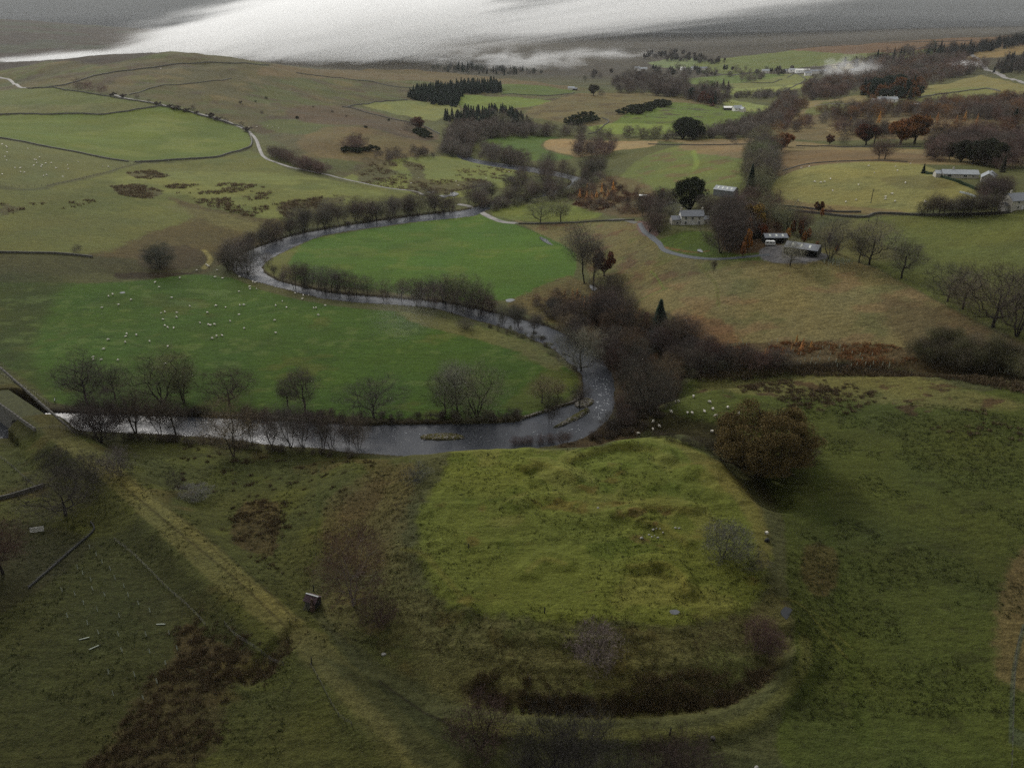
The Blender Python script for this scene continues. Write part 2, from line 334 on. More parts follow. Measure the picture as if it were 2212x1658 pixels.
# ---- broad country
ff = sstep(1500, 2300, GD); ALB[:] = ALB * (1 - ff[..., None]) + np.array(lin((60,56,50), KA)) * ff[..., None]
ALL = [(-400,1800),(-400,45),(2600,45),(2600,1800)]
HILL = [(-300,160),(0,150),(100,133),(200,121),(300,116),(400,114),(500,121),(600,139),(700,150),(900,150),(1250,190),(1300,200),(1240,240),(1000,250),(760,225),(800,260),(950,300),(960,330),(820,370),(700,375),(560,290),(440,240),(250,205),(60,190),(-300,180)]
paint(HILL, (72,68,47), 5, 5, tuf=.6)
blotch(HILL, (68,75,45), 60, .0, .7, seed=1); blotch(HILL, (66,56,46), 34, .22, .7, seed=2); blotch(HILL, (90,80,55), 50, .25, .6, seed=3)
paint([(-200,45),(0,38),(200,52),(400,70),(420,100),(330,118),(100,132),(-200,150)], (52,46,40), 5, 3)
blotch([(-200,45),(0,38),(200,52),(400,70),(420,100),(330,118),(100,132),(-200,150)], (52,58,46), 150, .1, .7, seed=4)
paint([(560,150),(700,150),(900,150),(1230,186),(1190,193),(1000,180),(800,172),(600,165)], (86,74,54), 3, 4, .8)
paint([(640,232),(760,228),(880,262),(950,290),(930,305),(850,290),(760,270),(620,256)], (72,60,50), 6, 8, .8)
paint([(560,265),(640,258),(720,272),(700,292),(600,285)], (70,82,46), 5, 8, .6)
paint([(700,275),(830,285),(930,312),(920,335),(800,350),(700,340),(640,310)], (92,78,54), 8, 8, .7)
stroke([(600,640),(760,700),(900,760),(1050,800)], (50,68,34), 1, 2, .5); stroke([(560,650),(700,730),(880,800),(1040,850)], (50,68,34), 1, 2, .0)
# ---- left: walled fields
paint([(-300,205),(0,197),(60,192),(150,193),(250,212),(330,225),(210,246),(0,246),(-300,250)], (76,84,48), 2, 1)
paint([(-300,232),(0,226),(150,228),(330,222),(350,228),(210,246),(0,246),(-300,250)], (84,84,54), 2, 2, .8)
paint([(-300,252),(0,248),(210,248),(350,230),(440,252),(520,278),(541,300),(538,315),(460,338),(300,349),(150,325),(0,298),(-300,250)], (76,90,44), 1, .5, tuf=.15)
blotch([(200,262),(350,245),(520,290),(500,325),(300,340),(120,310)], (94,102,56), 60, .1, .55, seed=5)
paint([(-300,300),(0,300),(150,327),(300,351),(230,372),(100,402),(60,408),(0,400),(-300,380)], (82,84,50), 2, 1, tuf=.2)
BOG = [(-300,410),(60,412),(120,402),(240,375),(310,352),(460,342),(540,325),(620,365),(700,385),(790,402),(880,418),(850,432),(740,445),(640,470),(560,520),(500,540),(420,545),(200,548),(0,545),(-300,540)]
paint(BOG, (84,87,49), 3, 3, tuf=.3)
paint([(240,385),(400,370),(600,375),(760,400),(840,420),(720,440),(600,470),(520,455),(420,425),(300,410)], (98,102,58), 12, 10, .75)
blotch(BOG, (70,78,44), 30, .12, .5, seed=6)
for P in [[(275,372),(330,370),(365,380),(330,385),(280,382)], [(240,402),(300,400),(355,415),(320,428),(260,420)], [(600,440),(680,430),(760,425),(700,455),(620,470)], [(0,440),(40,448),(30,460),(0,465)]]:
    paint(P, (66,60,42), 5, 14, .8, .9)
paint([(360,425),(450,448),(560,470),(640,480),(580,520),(500,560),(440,590),(400,600),(300,600),(170,560),(240,540),(330,500),(420,470)], (72,62,40), 10, 14, .9, .7)
paint([(170,548),(300,560),(440,540),(470,570),(400,600),(330,605),(200,590),(60,600),(-200,600),(-200,550)], (58,58,36), 8, 8, .8, .7)
paint([(310,540),(400,530),(445,548),(440,572),(360,585),(300,570)], (60,52,38), 6, 8, .85, .8)
paint([(250,590),(330,588),(430,590),(350,600),(260,602)], (44,36,28), 3, 6, .85)
paint([(345,440),(450,455),(560,480),(600,500),(520,500),(420,470)], (92,88,54), 12, 12, .6)
# lower-left big pasture
PAST = [(-300,640),(0,610),(200,612),(330,603),(420,592),(500,600),(560,625),(650,648),(760,665),(880,675),(960,690),(1060,712),(1150,745),(1210,785),(1245,810),(1245,840),(1210,868),(1150,895),(1000,906),(800,905),(600,895),(400,885),(200,880),(110,868),(0,780),(-300,700)]
paint(PAST, (55,81,35), 3, 3, tuf=.2)
paint([(-300,620),(0,590),(150,600),(120,640),(60,760),(110,860),(0,790),(-300,700)], (50,58,34), 20, 14, .75)
blotch(PAST, (84,102,60), 9, .2, .4, seed=7); blotch(PAST, (78,80,44), 20, .25, .4, seed=77); blotch(PAST, (44,66,30), 12, .22, .4, seed=78); blotch(PAST, (48,70,32), 40, .15, .5, seed=8); blotch([(380,600),(560,620),(500,680),(300,640)], (80,104,66), 14, .1, .4, seed=9)
paint([(860,672),(960,688),(1060,712),(1160,748),(1215,790),(1190,800),(1120,760),(1000,725),(900,698)], (90,84,54), 6, 9, .75, .5)
paint([(1180,800),(1240,805),(1255,830),(1215,868),(1150,890),(1080,880),(1120,850)], (68,76,38), 12, 12, .7)
paint([(100,868),(200,878),(400,885),(600,893),(820,902),(1000,905),(1140,895),(1160,905),(1100,913),(850,917),(560,905),(300,896),(100,885)], (58,56,38), 3, 7, .95, .8)
# loop field 1
LOOP = [(575,585),(576,565),(610,545),(680,515),(780,497),(900,480),(1010,466),(1060,466),(1120,487),(1180,510),(1235,540),(1245,560),(1238,600),(1190,620),(1120,645),(1090,648),(1040,650),(960,645),(860,634),(740,625),(650,610)]
paint(LOOP, (62,90,42), 2, 1, tuf=.1)
paint([(576,588),(570,575),(590,555),(650,525),(640,545),(622,570),(640,600),(600,600)], (92,90,52), 5, 5, .85)
paint([(600,605),(640,603),(720,615),(860,632),(960,642),(1000,655),(930,652),(800,640),(690,630)], (74,68,48), 4, 5, .7, .7)
blotch(LOOP, (84,98,52), 18, .12, .4, seed=10); blotch(LOOP, (52,76,36), 26, .2, .4, seed=79)
# the far river loop
paint([(1040,305),(1080,296),(1170,293),(1210,297),(1175,305),(1172,322),(1240,340),(1200,348),(1130,345),(1060,330)], (66,86,48), 2, 1, tuf=.1)
paint([(1178,305),(1215,300),(1330,305),(1420,305),(1400,318),(1330,325),(1250,340),(1235,335),(1180,322)], (122,104,76), 2, 1)
paint([(1300,295),(1420,303),(1560,300),(1680,300),(1900,320),(2212,330),(2300,360),(1700,365),(1640,330),(1560,330),(1480,310)], (108,94,68), 4, 8, .85)
paint([(740,385),(850,345),(960,338),(1010,345),(1100,363),(1160,374),(1110,400),(1040,412),(960,432),(860,412)], (92,98,56), 3, 2, tuf=.3)
for P in [[(770,355),(830,360),(860,375),(800,395),(770,385)], [(870,350),(910,355),(920,385),(960,405),(920,425),(880,410),(890,380)], [(930,400),(1040,388),(1060,398),(980,415),(935,418)], [(790,340),(860,350),(840,362),(780,352)]]:
    paint(P, (68,62,44), 3, 9, .8, .9)
paint([(780,225),(860,217),(960,225),(995,235),(940,262),(880,250),(820,238)], (96,100,60), 1.5, 1)
paint([(990,205),(1100,208),(1190,218),(1160,228),(1060,236),(1000,234)], (82,98,50), 2, 2)
paint([(1080,183),(1200,190),(1245,198),(1200,205),(1090,204)], (66,82,44), 1.5, 1)
BANK = [(1170,225),(1240,205),(1330,200),(1440,205),(1560,222),(1480,235),(1380,262),(1300,275),(1200,262),(1130,250)]
paint(BANK, (88,79,54), 5, 5, .9); blotch(BANK, (70,60,44), 30, .2, .7, seed=12)
paint([(1340,255),(1420,228),(1480,222),(1570,235),(1680,240),(1690,248),(1560,270),(1480,285),(1330,272)], (74,92,46), 3, 4)
blotch([(1340,255),(1420,228),(1480,222),(1570,235),(1560,262),(1440,272)], (62,54,46), 18, .15, .8, seed=13)
paint([(1270,275),(1380,265),(1460,272),(1450,290),(1330,290)], (92,108,56), 2, 2)
paint([(1560,213),(1620,222),(1690,232),(1680,238),(1580,240)], (104,112,68), 1, .5)
paint([(1560,193),(1640,186),(1760,180),(1700,198),(1640,205),(1570,208)], (108,116,70), 1.5, 1)
paint([(1540,170),(1700,160),(1760,166),(1720,182),(1600,192)], (92,96,60), 2, 2)
paint([(1480,168),(1560,163),(1700,160),(1600,180),(1500,182),(1470,176)], (76,92,54), 2, 2)
paint([(1400,135),(1490,125),(1530,140),(1450,148)], (84,98,70), 1.5, 1)
paint([(1510,135),(1620,120),(1760,105),(1900,98),(1990,105),(1900,125),(1790,140),(1700,150),(1560,160),(1500,150)], (78,88,52), 3, 2)
paint([(1790,142),(1850,130),(1880,135),(1830,150)], (106,96,68), 2, 1.5)
paint([(1700,108),(1900,92),(2100,82),(2300,74),(2300,100),(2100,105),(1950,112),(1800,115)], (84,66,50), 3, 3)
paint([(2080,118),(2212,98),(2300,95),(2300,115),(2150,125),(2060,135)], (104,88,60), 2, 2)
paint([(1950,112),(2040,104),(1990,128),(1940,126)], (88,98,58), 2, 2)
paint([(1980,192),(2060,178),(2120,162),(2190,180),(2300,195),(2300,215),(2150,200),(1990,215)], (102,96,62), 2, 1)
paint([(1985,205),(2100,188),(2150,195),(2080,225),(1990,225)], (94,96,58), 2, 3, .8)
paint([(1710,225),(1790,215),(1870,205),(1860,222),(1780,235)], (104,94,66), 2, 2)
paint([(1600,255),(1720,240),(1900,230),(2212,235),(2212,300),(1900,300),(1650,300)], (92,80,58), 4, 5, .9)
paint([(1780,220),(1860,228),(1830,240),(1750,250),(1740,240)], (80,86,50), 2, 2, .8)
paint([(1880,226),(1950,224),(1960,232),(1895,235)], (88,98,56), 1, 1)
paint([(1790,275),(1870,268),(1900,275),(1860,288),(1800,290)], (128,114,84), 2, 2); paint([(1920,262),(2060,255),(2100,268),(1980,278),(1920,275)], (124,108,80), 2, 3)
# middle right
paint([(1370,350),(1480,312),(1560,330),(1640,330),(1620,380),(1600,425),(1500,430),(1380,420),(1330,400)], (84,94,54), 6, 6, .9, .4)
blotch([(1370,350),(1480,312),(1560,330),(1640,330),(1620,380),(1500,430),(1380,420)], (92,72,54), 16, .12, .6, seed=14)
paint([(1470,312),(1660,300),(1700,330),(1700,352),(1620,345),(1500,330)], (104,88,66), 6, 10, .85)
paint([(1660,330),(1900,325),(2050,345),(2000,352),(1850,352),(1740,365),(1680,380)], (94,78,58), 4, 8, .85)
PALE = [(1670,420),(1680,385),(1760,358),(1850,350),(1960,352),(2010,362),(2080,395),(2120,420),(2060,440),(2000,455),(1900,462),(1760,455),(1690,445)]
paint(PALE, (108,104,64), 4, 4, tuf=.3); blotch(PALE, (86,84,52), 10, .2, .5, seed=15)
paint([(1670,430),(1760,440),(1900,450),(1960,462),(1800,462),(1680,452)], (98,82,60), 5, 8, .7)
paint([(1900,385),(1990,380),(2060,400),(2000,410),(1920,400)], (84,78,52), 6, 8, .6)
paint([(1860,470),(2000,466),(2212,460),(2400,460),(2400,760),(2212,740),(2050,660),(1950,610),(1860,560),(1800,540),(1840,500)], (84,90,50), 4, 2, tuf=.25)
blotch([(1860,470),(2212,460),(2400,460),(2400,760),(2212,740),(2050,660),(1950,610),(1800,540)], (76,78,44), 26, .1, .5, seed=16)
paint([(1790,480),(1900,475),(1940,500),(1900,520),(1960,560),(1840,560),(1770,540)], (92,86,54), 12, 8, .7)
ROUGH = [(1130,485),(1240,480),(1370,478),(1400,510),(1480,545),(1560,562),(1650,565),(1760,572),(1840,570),(1560,620),(1380,680),(1290,640),(1260,560),(1235,535)]
paint(ROUGH, (92,86,58), 4, 4, tuf=.7); blotch(ROUGH, (86,66,52), 12, .15, .65, seed=17); blotch(ROUGH, (84,88,52), 18, .2, .7, seed=18)
BEIGE = [(1350,640),(1440,612),(1560,585),(1700,572),(1850,566),(1930,600),(2040,660),(2150,720),(2260,770),(2100,760),(1900,745),(1700,740),(1540,735),(1450,705)]
paint(BEIGE, (104,96,66), 6, 4, tuf=.6); blotch(BEIGE, (110,90,66), 15, .12, .6, seed=19); blotch(BEIGE, (82,84,54), 20, .15, .5, seed=20)
paint([(1900,640),(2050,668),(2212,740),(2300,790),(2080,770),(1950,740)], (82,70,50), 20, 15, .7)
paint([(1450,690),(1560,690),(1600,740),(1500,750)], (100,74,54), 8, 12, .7, .8)
stroke([(1490,480),(1850,568),(1900,585)], (60,60,40), 1, 2, 0)
paint([(1420,740),(1560,745),(1700,735),(1900,745),(2100,765),(2260,790),(2260,830),(2080,815),(1900,790),(1750,790),(1600,795),(1480,800)], (80,66,48), 5, 10, .85, .9)
blotch([(1480,745),(1900,745),(2200,790),(2100,810),(1500,790)], (100,78,54), 7, .2, .7, seed=21)
stroke([(1480,812),(1600,800),(1750,793),(1900,800),(2100,822),(2240,842)], (38,34,28), 9, 8, .95, .9, 4)
paint([(2050,760),(2212,770),(2300,800),(2212,830),(2080,805)], (54,50,36), 8, 8, .7)
# farm
paint([(1420,520),(1470,500),(1530,500),(1545,515),(1550,545),(1500,545),(1445,535)], (56,76,36), 1.5, .5)
paint([(1445,532),(1530,545),(1640,545),(1680,545),(1640,562),(1520,560),(1460,550)], (62,80,40), 2, .5)
paint([(1375,478),(1400,480),(1425,505),(1400,512),(1380,500)], (98,80,78), 2, 2)
paint([(1560,480),(1600,420),(1660,450),(1700,520),(1640,545),(1560,540)], (70,52,40), 6, 6, .85, .8)
paint([(1640,540),(1700,530),(1790,550),(1760,566),(1700,570),(1650,562)], (92,92,98), 2, 2)
stroke([(1440,535),(1500,545),(1530,542)], (100,66,44), 3, 3, .8, None, 3)
paint([(1130,485),(1100,470),(1130,480)], (98,88,62), 2, 2)
stroke([(1470,560),(1530,570),(1545,620),(1545,650)], (104,104,58), 1.2, 1, .0)
stroke([(1505,566),(1525,590),(1545,612),(1550,635),(1552,660)], (96,100,56), 5, 1.2, .7); stroke([(1505,566),(1525,590),(1545,612),(1550,635),(1552,660)], (84,66,48), 2.2, .8, .6)
stroke([(1376,548),(1408,562),(1385,590),(1398,602)], (86,104,52), 0, 1, 0)
stroke([(1440,622),(1380,650),(1352,690)], (84,100,54), 3, 3, .6); stroke([(1498,325),(1505,350),(1500,365)], (96,116,60), 5, 5, .6)
stroke([(1405,585),(1420,600),(1435,625)], (80,104,50), 2, 1, .8)
paint([(1100,450),(1200,440),(1290,455),(1290,470),(1200,475),(1120,470)], (82,92,48), 3, 2)
paint([(1060,455),(1180,436),(1240,445),(1300,462),(1240,478),(1100,474)], (84,94,48), 3, 2, .9)
paint([(1230,400),(1330,380),(1400,400),(1440,440),(1380,470),(1300,460),(1240,440)], (84,68,50), 8, 10, .75, .9)
paint([(1210,600),(1240,600),(1330,640),(1380,670),(1400,700),(1300,700),(1200,700),(1120,670),(1100,650)], (86,76,50), 6, 10, .85, .9)
paint([(1260,700),(1450,710),(1560,760),(1560,800),(1480,815),(1460,860),(1380,900),(1330,900),(1325,830),(1290,770)], (62,50,40), 6, 8, .95, .9)
paint([(1260,940),(1330,905),(1400,880),(1420,900),(1380,945),(1300,962),(1200,966)], (66,54,40), 5, 6, .9, .9)
# right pasture
RP = [(1480,830),(1560,805),(1700,800),(1850,805),(2000,820),(2120,845),(2300,870),(2300,1700),(1720,1700),(1700,1500),(1720,1400),(1700,1250),(1680,1100),(1600,1000),(1560,930),(1400,910),(1440,880)]
paint(RP, (66,76,38), 4, 4, tuf=.35)
paint([(1500,820),(1700,802),(1900,812),(2120,850),(2240,880),(2000,880),(1800,860),(1600,850)], (104,98,60), 14, 14, .7, .6)
blotch(RP, (60,68,36), 30, .1, .55, seed=22); blotch(RP, (52,56,32), 5, .3, .55, seed=23)
blotch([(1480,830),(1900,812),(2200,870),(2000,900),(1600,870)], (68,50,38), 6, .2, .8, .9, seed=24)
paint([(1400,895),(1480,900),(1560,915),(1590,950),(1560,965),(1500,950),(1420,935),(1380,932)], (56,50,34), 7, 4, .85, .5)
stroke([(1540,940),(1600,990),(1660,1080)], (58,54,34), 12, 14, .7)
stroke([(1760,980),(1780,1100),(1820,1300),(1850,1500),(1870,1600)], (60,74,34), 10, 14, .5)
stroke([(1660,1290),(1720,1300),(1770,1350),(1830,1420)], (90,90,46), 3, 2, .8); stroke([(1700,1290),(1770,1330),(1840,1400)], (88,88,44), 2, 2, .6)
paint([(2212,1180),(2170,1240),(2150,1330),(2150,1450),(2180,1480),(2212,1500),(2300,1500),(2300,1180)], (100,84,58), 10, 12, .7, .8)
paint([(1740,1180),(1800,1180),(1810,1260),(1760,1290),(1730,1240)], (78,66,40), 6, 8, .7, .8)
stroke([(2212,1350),(2190,1450),(2184,1600),(2180,1700)], (64,76,66), 5, 2, .7)
paint([(1700,1300),(1705,1318),(1690,1322),(1665,1295)], (60,50,38), 3, 4, .9)
# foreground left
FG = [(-300,950),(150,945),(300,950),(500,968),(780,985),(900,992),(860,1100),(720,1180),(660,1300),(800,1500),(980,1700),(-300,1700)]
paint(FG, (66,70,38), 3, 3, tuf=.5)
blotch(FG, (76,80,38), 14, .05, .6, seed=25); blotch(FG, (82,68,40), 18, .25, .5, seed=26)
paint([(-300,1180),(100,1180),(300,1130),(420,1250),(560,1400),(450,1500),(250,1700),(-300,1700)], (54,58,34), 12, 8, .8)
paint([(-50,1130),(120,1140),(200,1180),(60,1290),(-50,1320)], (54,52,36), 8, 8, .7)
paint([(700,1100),(740,1050),(860,1000),(900,1010),(880,1100),(850,1200),(780,1240),(700,1180)], (88,80,50), 14, 16, .75, .5)
paint([(800,1040),(840,1040),(800,1110),(740,1130),(730,1090)], (82,66,46), 12, 16, .5)
stroke(RAIL[3:], (94,91,54), 46, 8, .9, .5, 4); stroke([(240,1020),(420,1150),(560,1280),(640,1345)], (108,102,60), 14, 10, .6, None, 4)
stroke([(0,842),(60,885),(130,938)], (70,66,36), 26, 10, .9)
stroke([(260,1045),(400,1160),(520,1260),(620,1360)], (60,54,34), 2, 3, .6); stroke([(440,1165),(520,1240),(600,1290)], (60,54,34), 2, 3, .4); stroke([(280,1035),(420,1140),(540,1240),(640,1340)], (58,54,34), 2, 3, .5)
for P in [[(530,1085),(580,1080),(610,1100),(600,1160),(590,1200),(540,1190),(505,1170),(500,1130)], [(400,1340),(440,1370),(500,1400),(560,1410),(500,1440),(440,1430),(380,1450),(380,1400)]]: paint(P, (70,58,38), 6, 12, .75, .9)
paint([(560,1420),(620,1370),(632,1380),(600,1450),(500,1480),(470,1560),(450,1640),(300,1700),(140,1700),(230,1620),(300,1500),(400,1400),(440,1380),(500,1410)], (62,54,36), 12, 22, .7, .95)
paint([(470,1430),(580,1430),(560,1460),(470,1465)], (88,80,44), 8, 10, .6)
paint([(640,1380),(760,1480),(900,1600),(960,1700),(620,1700),(560,1560),(600,1440)], (70,72,40), 10, 8, .35)
paint([(660,1380),(760,1480),(880,1600),(960,1700),(880,1700),(780,1580),(700,1470),(640,1420)], (90,84,50), 10, 8, .35)
stroke([(650,1378),(780,1500),(960,1668)], (88,85,52), 44, 9, .8, .5, 4)
# earthwork
TOP = [(1010,972),(965,1005),(935,1050),(905,1110),(900,1180),(915,1240),(965,1312),(1100,1330),(1300,1345),(1450,1350),(1580,1325),(1640,1290),(1662,1190),(1640,1105),(1590,1035),(1530,985),(1460,947),(1390,945),(1300,964),(1150,968)]
SLOPE = [(860,1130),(880,1220),(960,1320),(1100,1335),(1300,1350),(1450,1355),(1600,1325),(1670,1280),(1710,1340),(1700,1420),(1640,1490),(1500,1540),(1200,1550),(1000,1520),(820,1430),(700,1330),(720,1270),(820,1260)]
paint(SLOPE, (86,84,52), 12, 12, tuf=.6); blotch(SLOPE, (78,84,48), 12, .1, .7, seed=27); blotch(SLOPE, (84,76,44), 8, .3, .6, seed=28)
paint(TOP, (88,97,45), 11, 14, tuf=.3); blotch(TOP, (106,104,54), 16, .1, .6, seed=29); blotch(TOP, (68,84,34), 12, .2, .6, seed=30); blotch(TOP, (100,78,40), 10, .36, .5, seed=31)
paint([(1440,945),(1530,985),(1600,1040),(1650,1110),(1665,1200),(1640,1230),(1620,1130),(1560,1050),(1490,990)], (104,96,54), 8, 6, .7)
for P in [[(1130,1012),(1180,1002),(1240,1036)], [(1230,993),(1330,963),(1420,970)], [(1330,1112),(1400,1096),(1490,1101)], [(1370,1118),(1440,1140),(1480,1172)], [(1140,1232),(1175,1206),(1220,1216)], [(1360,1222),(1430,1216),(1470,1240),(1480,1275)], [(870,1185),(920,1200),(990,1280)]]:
    stroke(P, (106,102,50), 4, 9, .6)  # light on the ridge crests, put into the turf colour
for P in [[(1140,1022),(1210,1040)], [(1380,1122),(1450,1160),(1485,1165)], [(1400,1230),(1455,1250)], [(1330,985),(1410,985)]]: stroke(P, (74,76,38), 6, 8, .25)  # near sides of the crests: shade put into the turf colour
blotch([(1330,1100),(1500,1090),(1500,1190),(1360,1170)], (88,66,42), 5, .2, .6, seed=32)
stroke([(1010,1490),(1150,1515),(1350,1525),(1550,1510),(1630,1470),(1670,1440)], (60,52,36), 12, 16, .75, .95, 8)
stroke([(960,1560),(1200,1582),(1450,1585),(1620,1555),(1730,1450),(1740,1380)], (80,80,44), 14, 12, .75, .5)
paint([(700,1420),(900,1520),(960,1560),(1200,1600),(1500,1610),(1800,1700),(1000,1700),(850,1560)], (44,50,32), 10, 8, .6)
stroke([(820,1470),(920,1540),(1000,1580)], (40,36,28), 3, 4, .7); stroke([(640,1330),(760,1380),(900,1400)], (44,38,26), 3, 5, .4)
for P in [[(60,650),(300,690),(600,760),(900,850)], [(100,700),(400,770),(700,850)], [(300,640),(600,690),(900,760),(1100,830)], [(20,640),(180,700),(330,760)], [(400,870),(300,800),(180,760)]]: stroke(P, (46,64,30), 1.2, 1.6, .45)
for P in [[(640,560),(800,575),(1000,600),(1120,600)], [(700,520),(900,540),(1200,560)], [(760,590),(950,620),(1080,630)], [(996,520),(1000,560),(990,590)], [(1010,522),(1012,560)]]: stroke(P, (50,72,34), 1.0, 1.5, .4)
for P in [[(120,262),(300,270),(480,290)], [(60,275),(260,300),(430,320)]]: stroke(P, (60,76,40), 1, 1.5, .4)
# paths worn by sheep and wheels, then field boundary lines
stroke([(440,540),(455,560),(440,580)], (116,108,66), 6, 4, .8); stroke([(300,545),(420,598)], (50,44,30), 3, 3, .0)
stroke([(690,1000),(685,1120),(670,1240)], (56,66,34), 3, 3, .5)
for P in [[(0,300),(150,326),(300,350)], [(300,352),(460,342),(540,318),(545,300)], [(0,250),(210,248),(350,230)], [(100,402),(230,372),(310,352)]]: stroke(P, (58,54,42), 2.5, 2, .8)  # wall shadow put into the ground colour along each boundary
# bars of gravel and mud along the water
d = RIVD; m = (d > -1) & (d < 3.5) & (GD < 900); a = (1 - sstep(1.0, 3.5, d[m])) * .75; setc(m, (58,50,42), a, .7)
m = (d < 0.2); setc(m, (50,48,44), np.ones(m.sum()) * 1.0, .2)
for P, h in ISL:
    m = within(P, 3); dd = sdf(GX[m], GY[m], P); setc(m, (78,76,46), (1 - sstep(-1.2, -.1, dd)) * .95, .7)
nn = fbm(GX / 3.5, GY / 3.5, 70, 3); nb = fbm(GX / 30, GY / 30, 71, 3)
ALB *= (1 + .10 * nn * (.4 + TUF) + .10 * nb)[..., None].astype(np.float32)
# lateral streaks of wear in the green fields
hue = fbm(GX / 26, GY / 26, 80, 4); patch = fbm(GX / 70, GY / 55, 81, 4)
grn = np.clip((ALB[..., 1] - ALB[..., 0]) / (ALB[..., 1] + 1e-4) * 2.2, 0, 1)
ALB *= np.stack([1.0 + .12 * grn + .14 * hue + .10 * patch, 1 - .06 * grn + .04 * hue + .12 * patch, .92 - .18 * grn - .10 * hue + .06 * patch], -1).astype(np.float32)
ALB = np.clip(ALB, .004, .8)

# ---------------------------------------------------------------- ground mesh
nr, ncol = GX.shape
V = np.stack([GX, GY, GZ], -1).reshape(-1, 3)
idx = np.arange(nr * ncol).reshape(nr, ncol)
F = np.stack([idx[:-1, :-1], idx[:-1, 1:], idx[1:, 1:], idx[1:, :-1]], -1).reshape(-1, 4)
def nodes(mat):
    mat.use_nodes = True; t = mat.node_tree; t.nodes.clear(); o = t.nodes.new('ShaderNodeOutputMaterial'); b = t.nodes.new('ShaderNodeBsdfPrincipled')
    t.links.new(b.outputs[0], o.inputs['Surface']); b.inputs['Roughness'].default_value = .9
    b.inputs['Specular IOR Level'].default_value = .15
    return t, t.nodes, t.links, b, o
gm = bpy.data.materials.new('ground'); t, N, L, b, o = nodes(gm)
at = N.new('ShaderNodeAttribute'); at.attribute_name = 'cover'
geo = N.new('ShaderNodeNewGeometry')
def noise(scale, detail=3, rough=.6, vec=None, sc3=None):
    n_ = N.new('ShaderNodeTexNoise'); n_.inputs['Scale'].default_value = scale; n_.inputs['Detail'].default_value = detail; n_.inputs['Roughness'].default_value = rough
    src = vec or geo.outputs['Position']
    if sc3:
        mp = N.new('ShaderNodeMapping'); mp.inputs['Scale'].default_value = sc3[:3]; mp.inputs['Rotation'].default_value = (0, 0, sc3[3]); L.new(src, mp.inputs[0]); src = mp.outputs[0]
    L.new(src, n_.inputs['Vector']); return n_.outputs['Fac']
def maprange(v, a, b_, c, d_):
    n_ = N.new('ShaderNodeMapRange'); n_.inputs['From Min'].default_value = a; n_.inputs['From Max'].default_value = b_; n_.inputs['To Min'].default_value = c; n_.inputs['To Max'].default_value = d_
    L.new(v, n_.inputs['Value']); return n_.outputs[0]
def math_(op, a, b_=None):
    n_ = N.new('ShaderNodeMath'); n_.operation = op
    for k, x in enumerate((a, b_)):
        if x is None: continue
        if isinstance(x, (int, float)): n_.inputs[k].default_value = x
        else: L.new(x, n_.inputs[k])
    return n_.outputs[0]
n1 = noise(.9, 4, .7); n2 = noise(.22, 3, .6, sc3=(1, 2.2, 1, .5)); n3 = noise(3.2, 2, .7)
tuf = at.outputs['Alpha']
v1 = maprange(n1, .3, .7, -1, 1); v2 = maprange(n2, .3, .7, -1, 1); v3 = maprange(n3, .3, .7, -1, 1)
amp = math_('MULTIPLY_ADD', tuf, .50); amp.node.inputs[2].default_value = .17
s = math_('ADD', math_('MULTIPLY', v1, .8), math_('ADD', math_('MULTIPLY', v2, .5), math_('MULTIPLY', v3, .7)))
mul = math_('ADD', math_('MULTIPLY', s, amp), 1.0); mul = math_('MAXIMUM', mul, .25)
cm = N.new('ShaderNodeVectorMath'); cm.operation = 'SCALE'; L.new(at.outputs['Color'], cm.inputs[0]); L.new(mul, cm.inputs['Scale'])
# straw-coloured dead stems among the green
straw = N.new('ShaderNodeMix'); straw.data_type = 'RGBA'; straw.inputs[7].default_value = (.135, .10, .05, 1)
L.new(cm.outputs[0], straw.inputs[6])
sf = math_('MULTIPLY', maprange(noise(1.7, 4, .75), .52, .75, 0, .5), tuf); L.new(sf, straw.inputs[0])
# dark rush and moss specks where the turf is rough, wheel and wind streaks in the smooth fields
dk = N.new('ShaderNodeMix'); dk.data_type = 'RGBA'; dk.inputs[7].default_value = (.022, .020, .012, 1); L.new(straw.outputs[2], dk.inputs[6])
spk = math_('MULTIPLY', maprange(noise(.42, 4, .8), .57, .68, 0, .75), math_('MULTIPLY', maprange(noise(.05, 2), .4, .6, .15, 1), tuf)); L.new(spk, dk.inputs[0])
st = N.new('ShaderNodeVectorMath'); st.operation = 'SCALE'; L.new(dk.outputs[2], st.inputs[0]); L.new(maprange(noise(.5, 3, .6, sc3=(.05, 1, 1, .9)), .35, .65, .92, 1.08), st.inputs['Scale'])
L.new(st.outputs[0], b.inputs['Base Color']); b.inputs['Specular IOR Level'].default_value = .05
bp = N.new('ShaderNodeBump'); bp.inputs['Strength'].default_value = .9; bp.inputs['Distance'].default_value = .6
L.new(math_('ADD', math_('MULTIPLY', n1, 1.0), math_('ADD', math_('MULTIPLY', n3, .4), math_('MULTIPLY', n2, 1.0))), bp.inputs['Height']); L.new(bp.outputs[0], b.inputs['Normal'])
gme = new_mesh('ground', V, F, gm, smooth=True)
ca_ = gme.color_attributes.new('cover', 'FLOAT_COLOR', 'POINT')
ca_.data.foreach_set('color', np.concatenate([ALB, TUF[..., None]], -1).reshape(-1, 4).astype(np.float32).ravel())
ground = tag(link('ground', gme), 'rolling green and brown valley floor with grassy earthwork and moorland hills', 'ground', kind='structure')

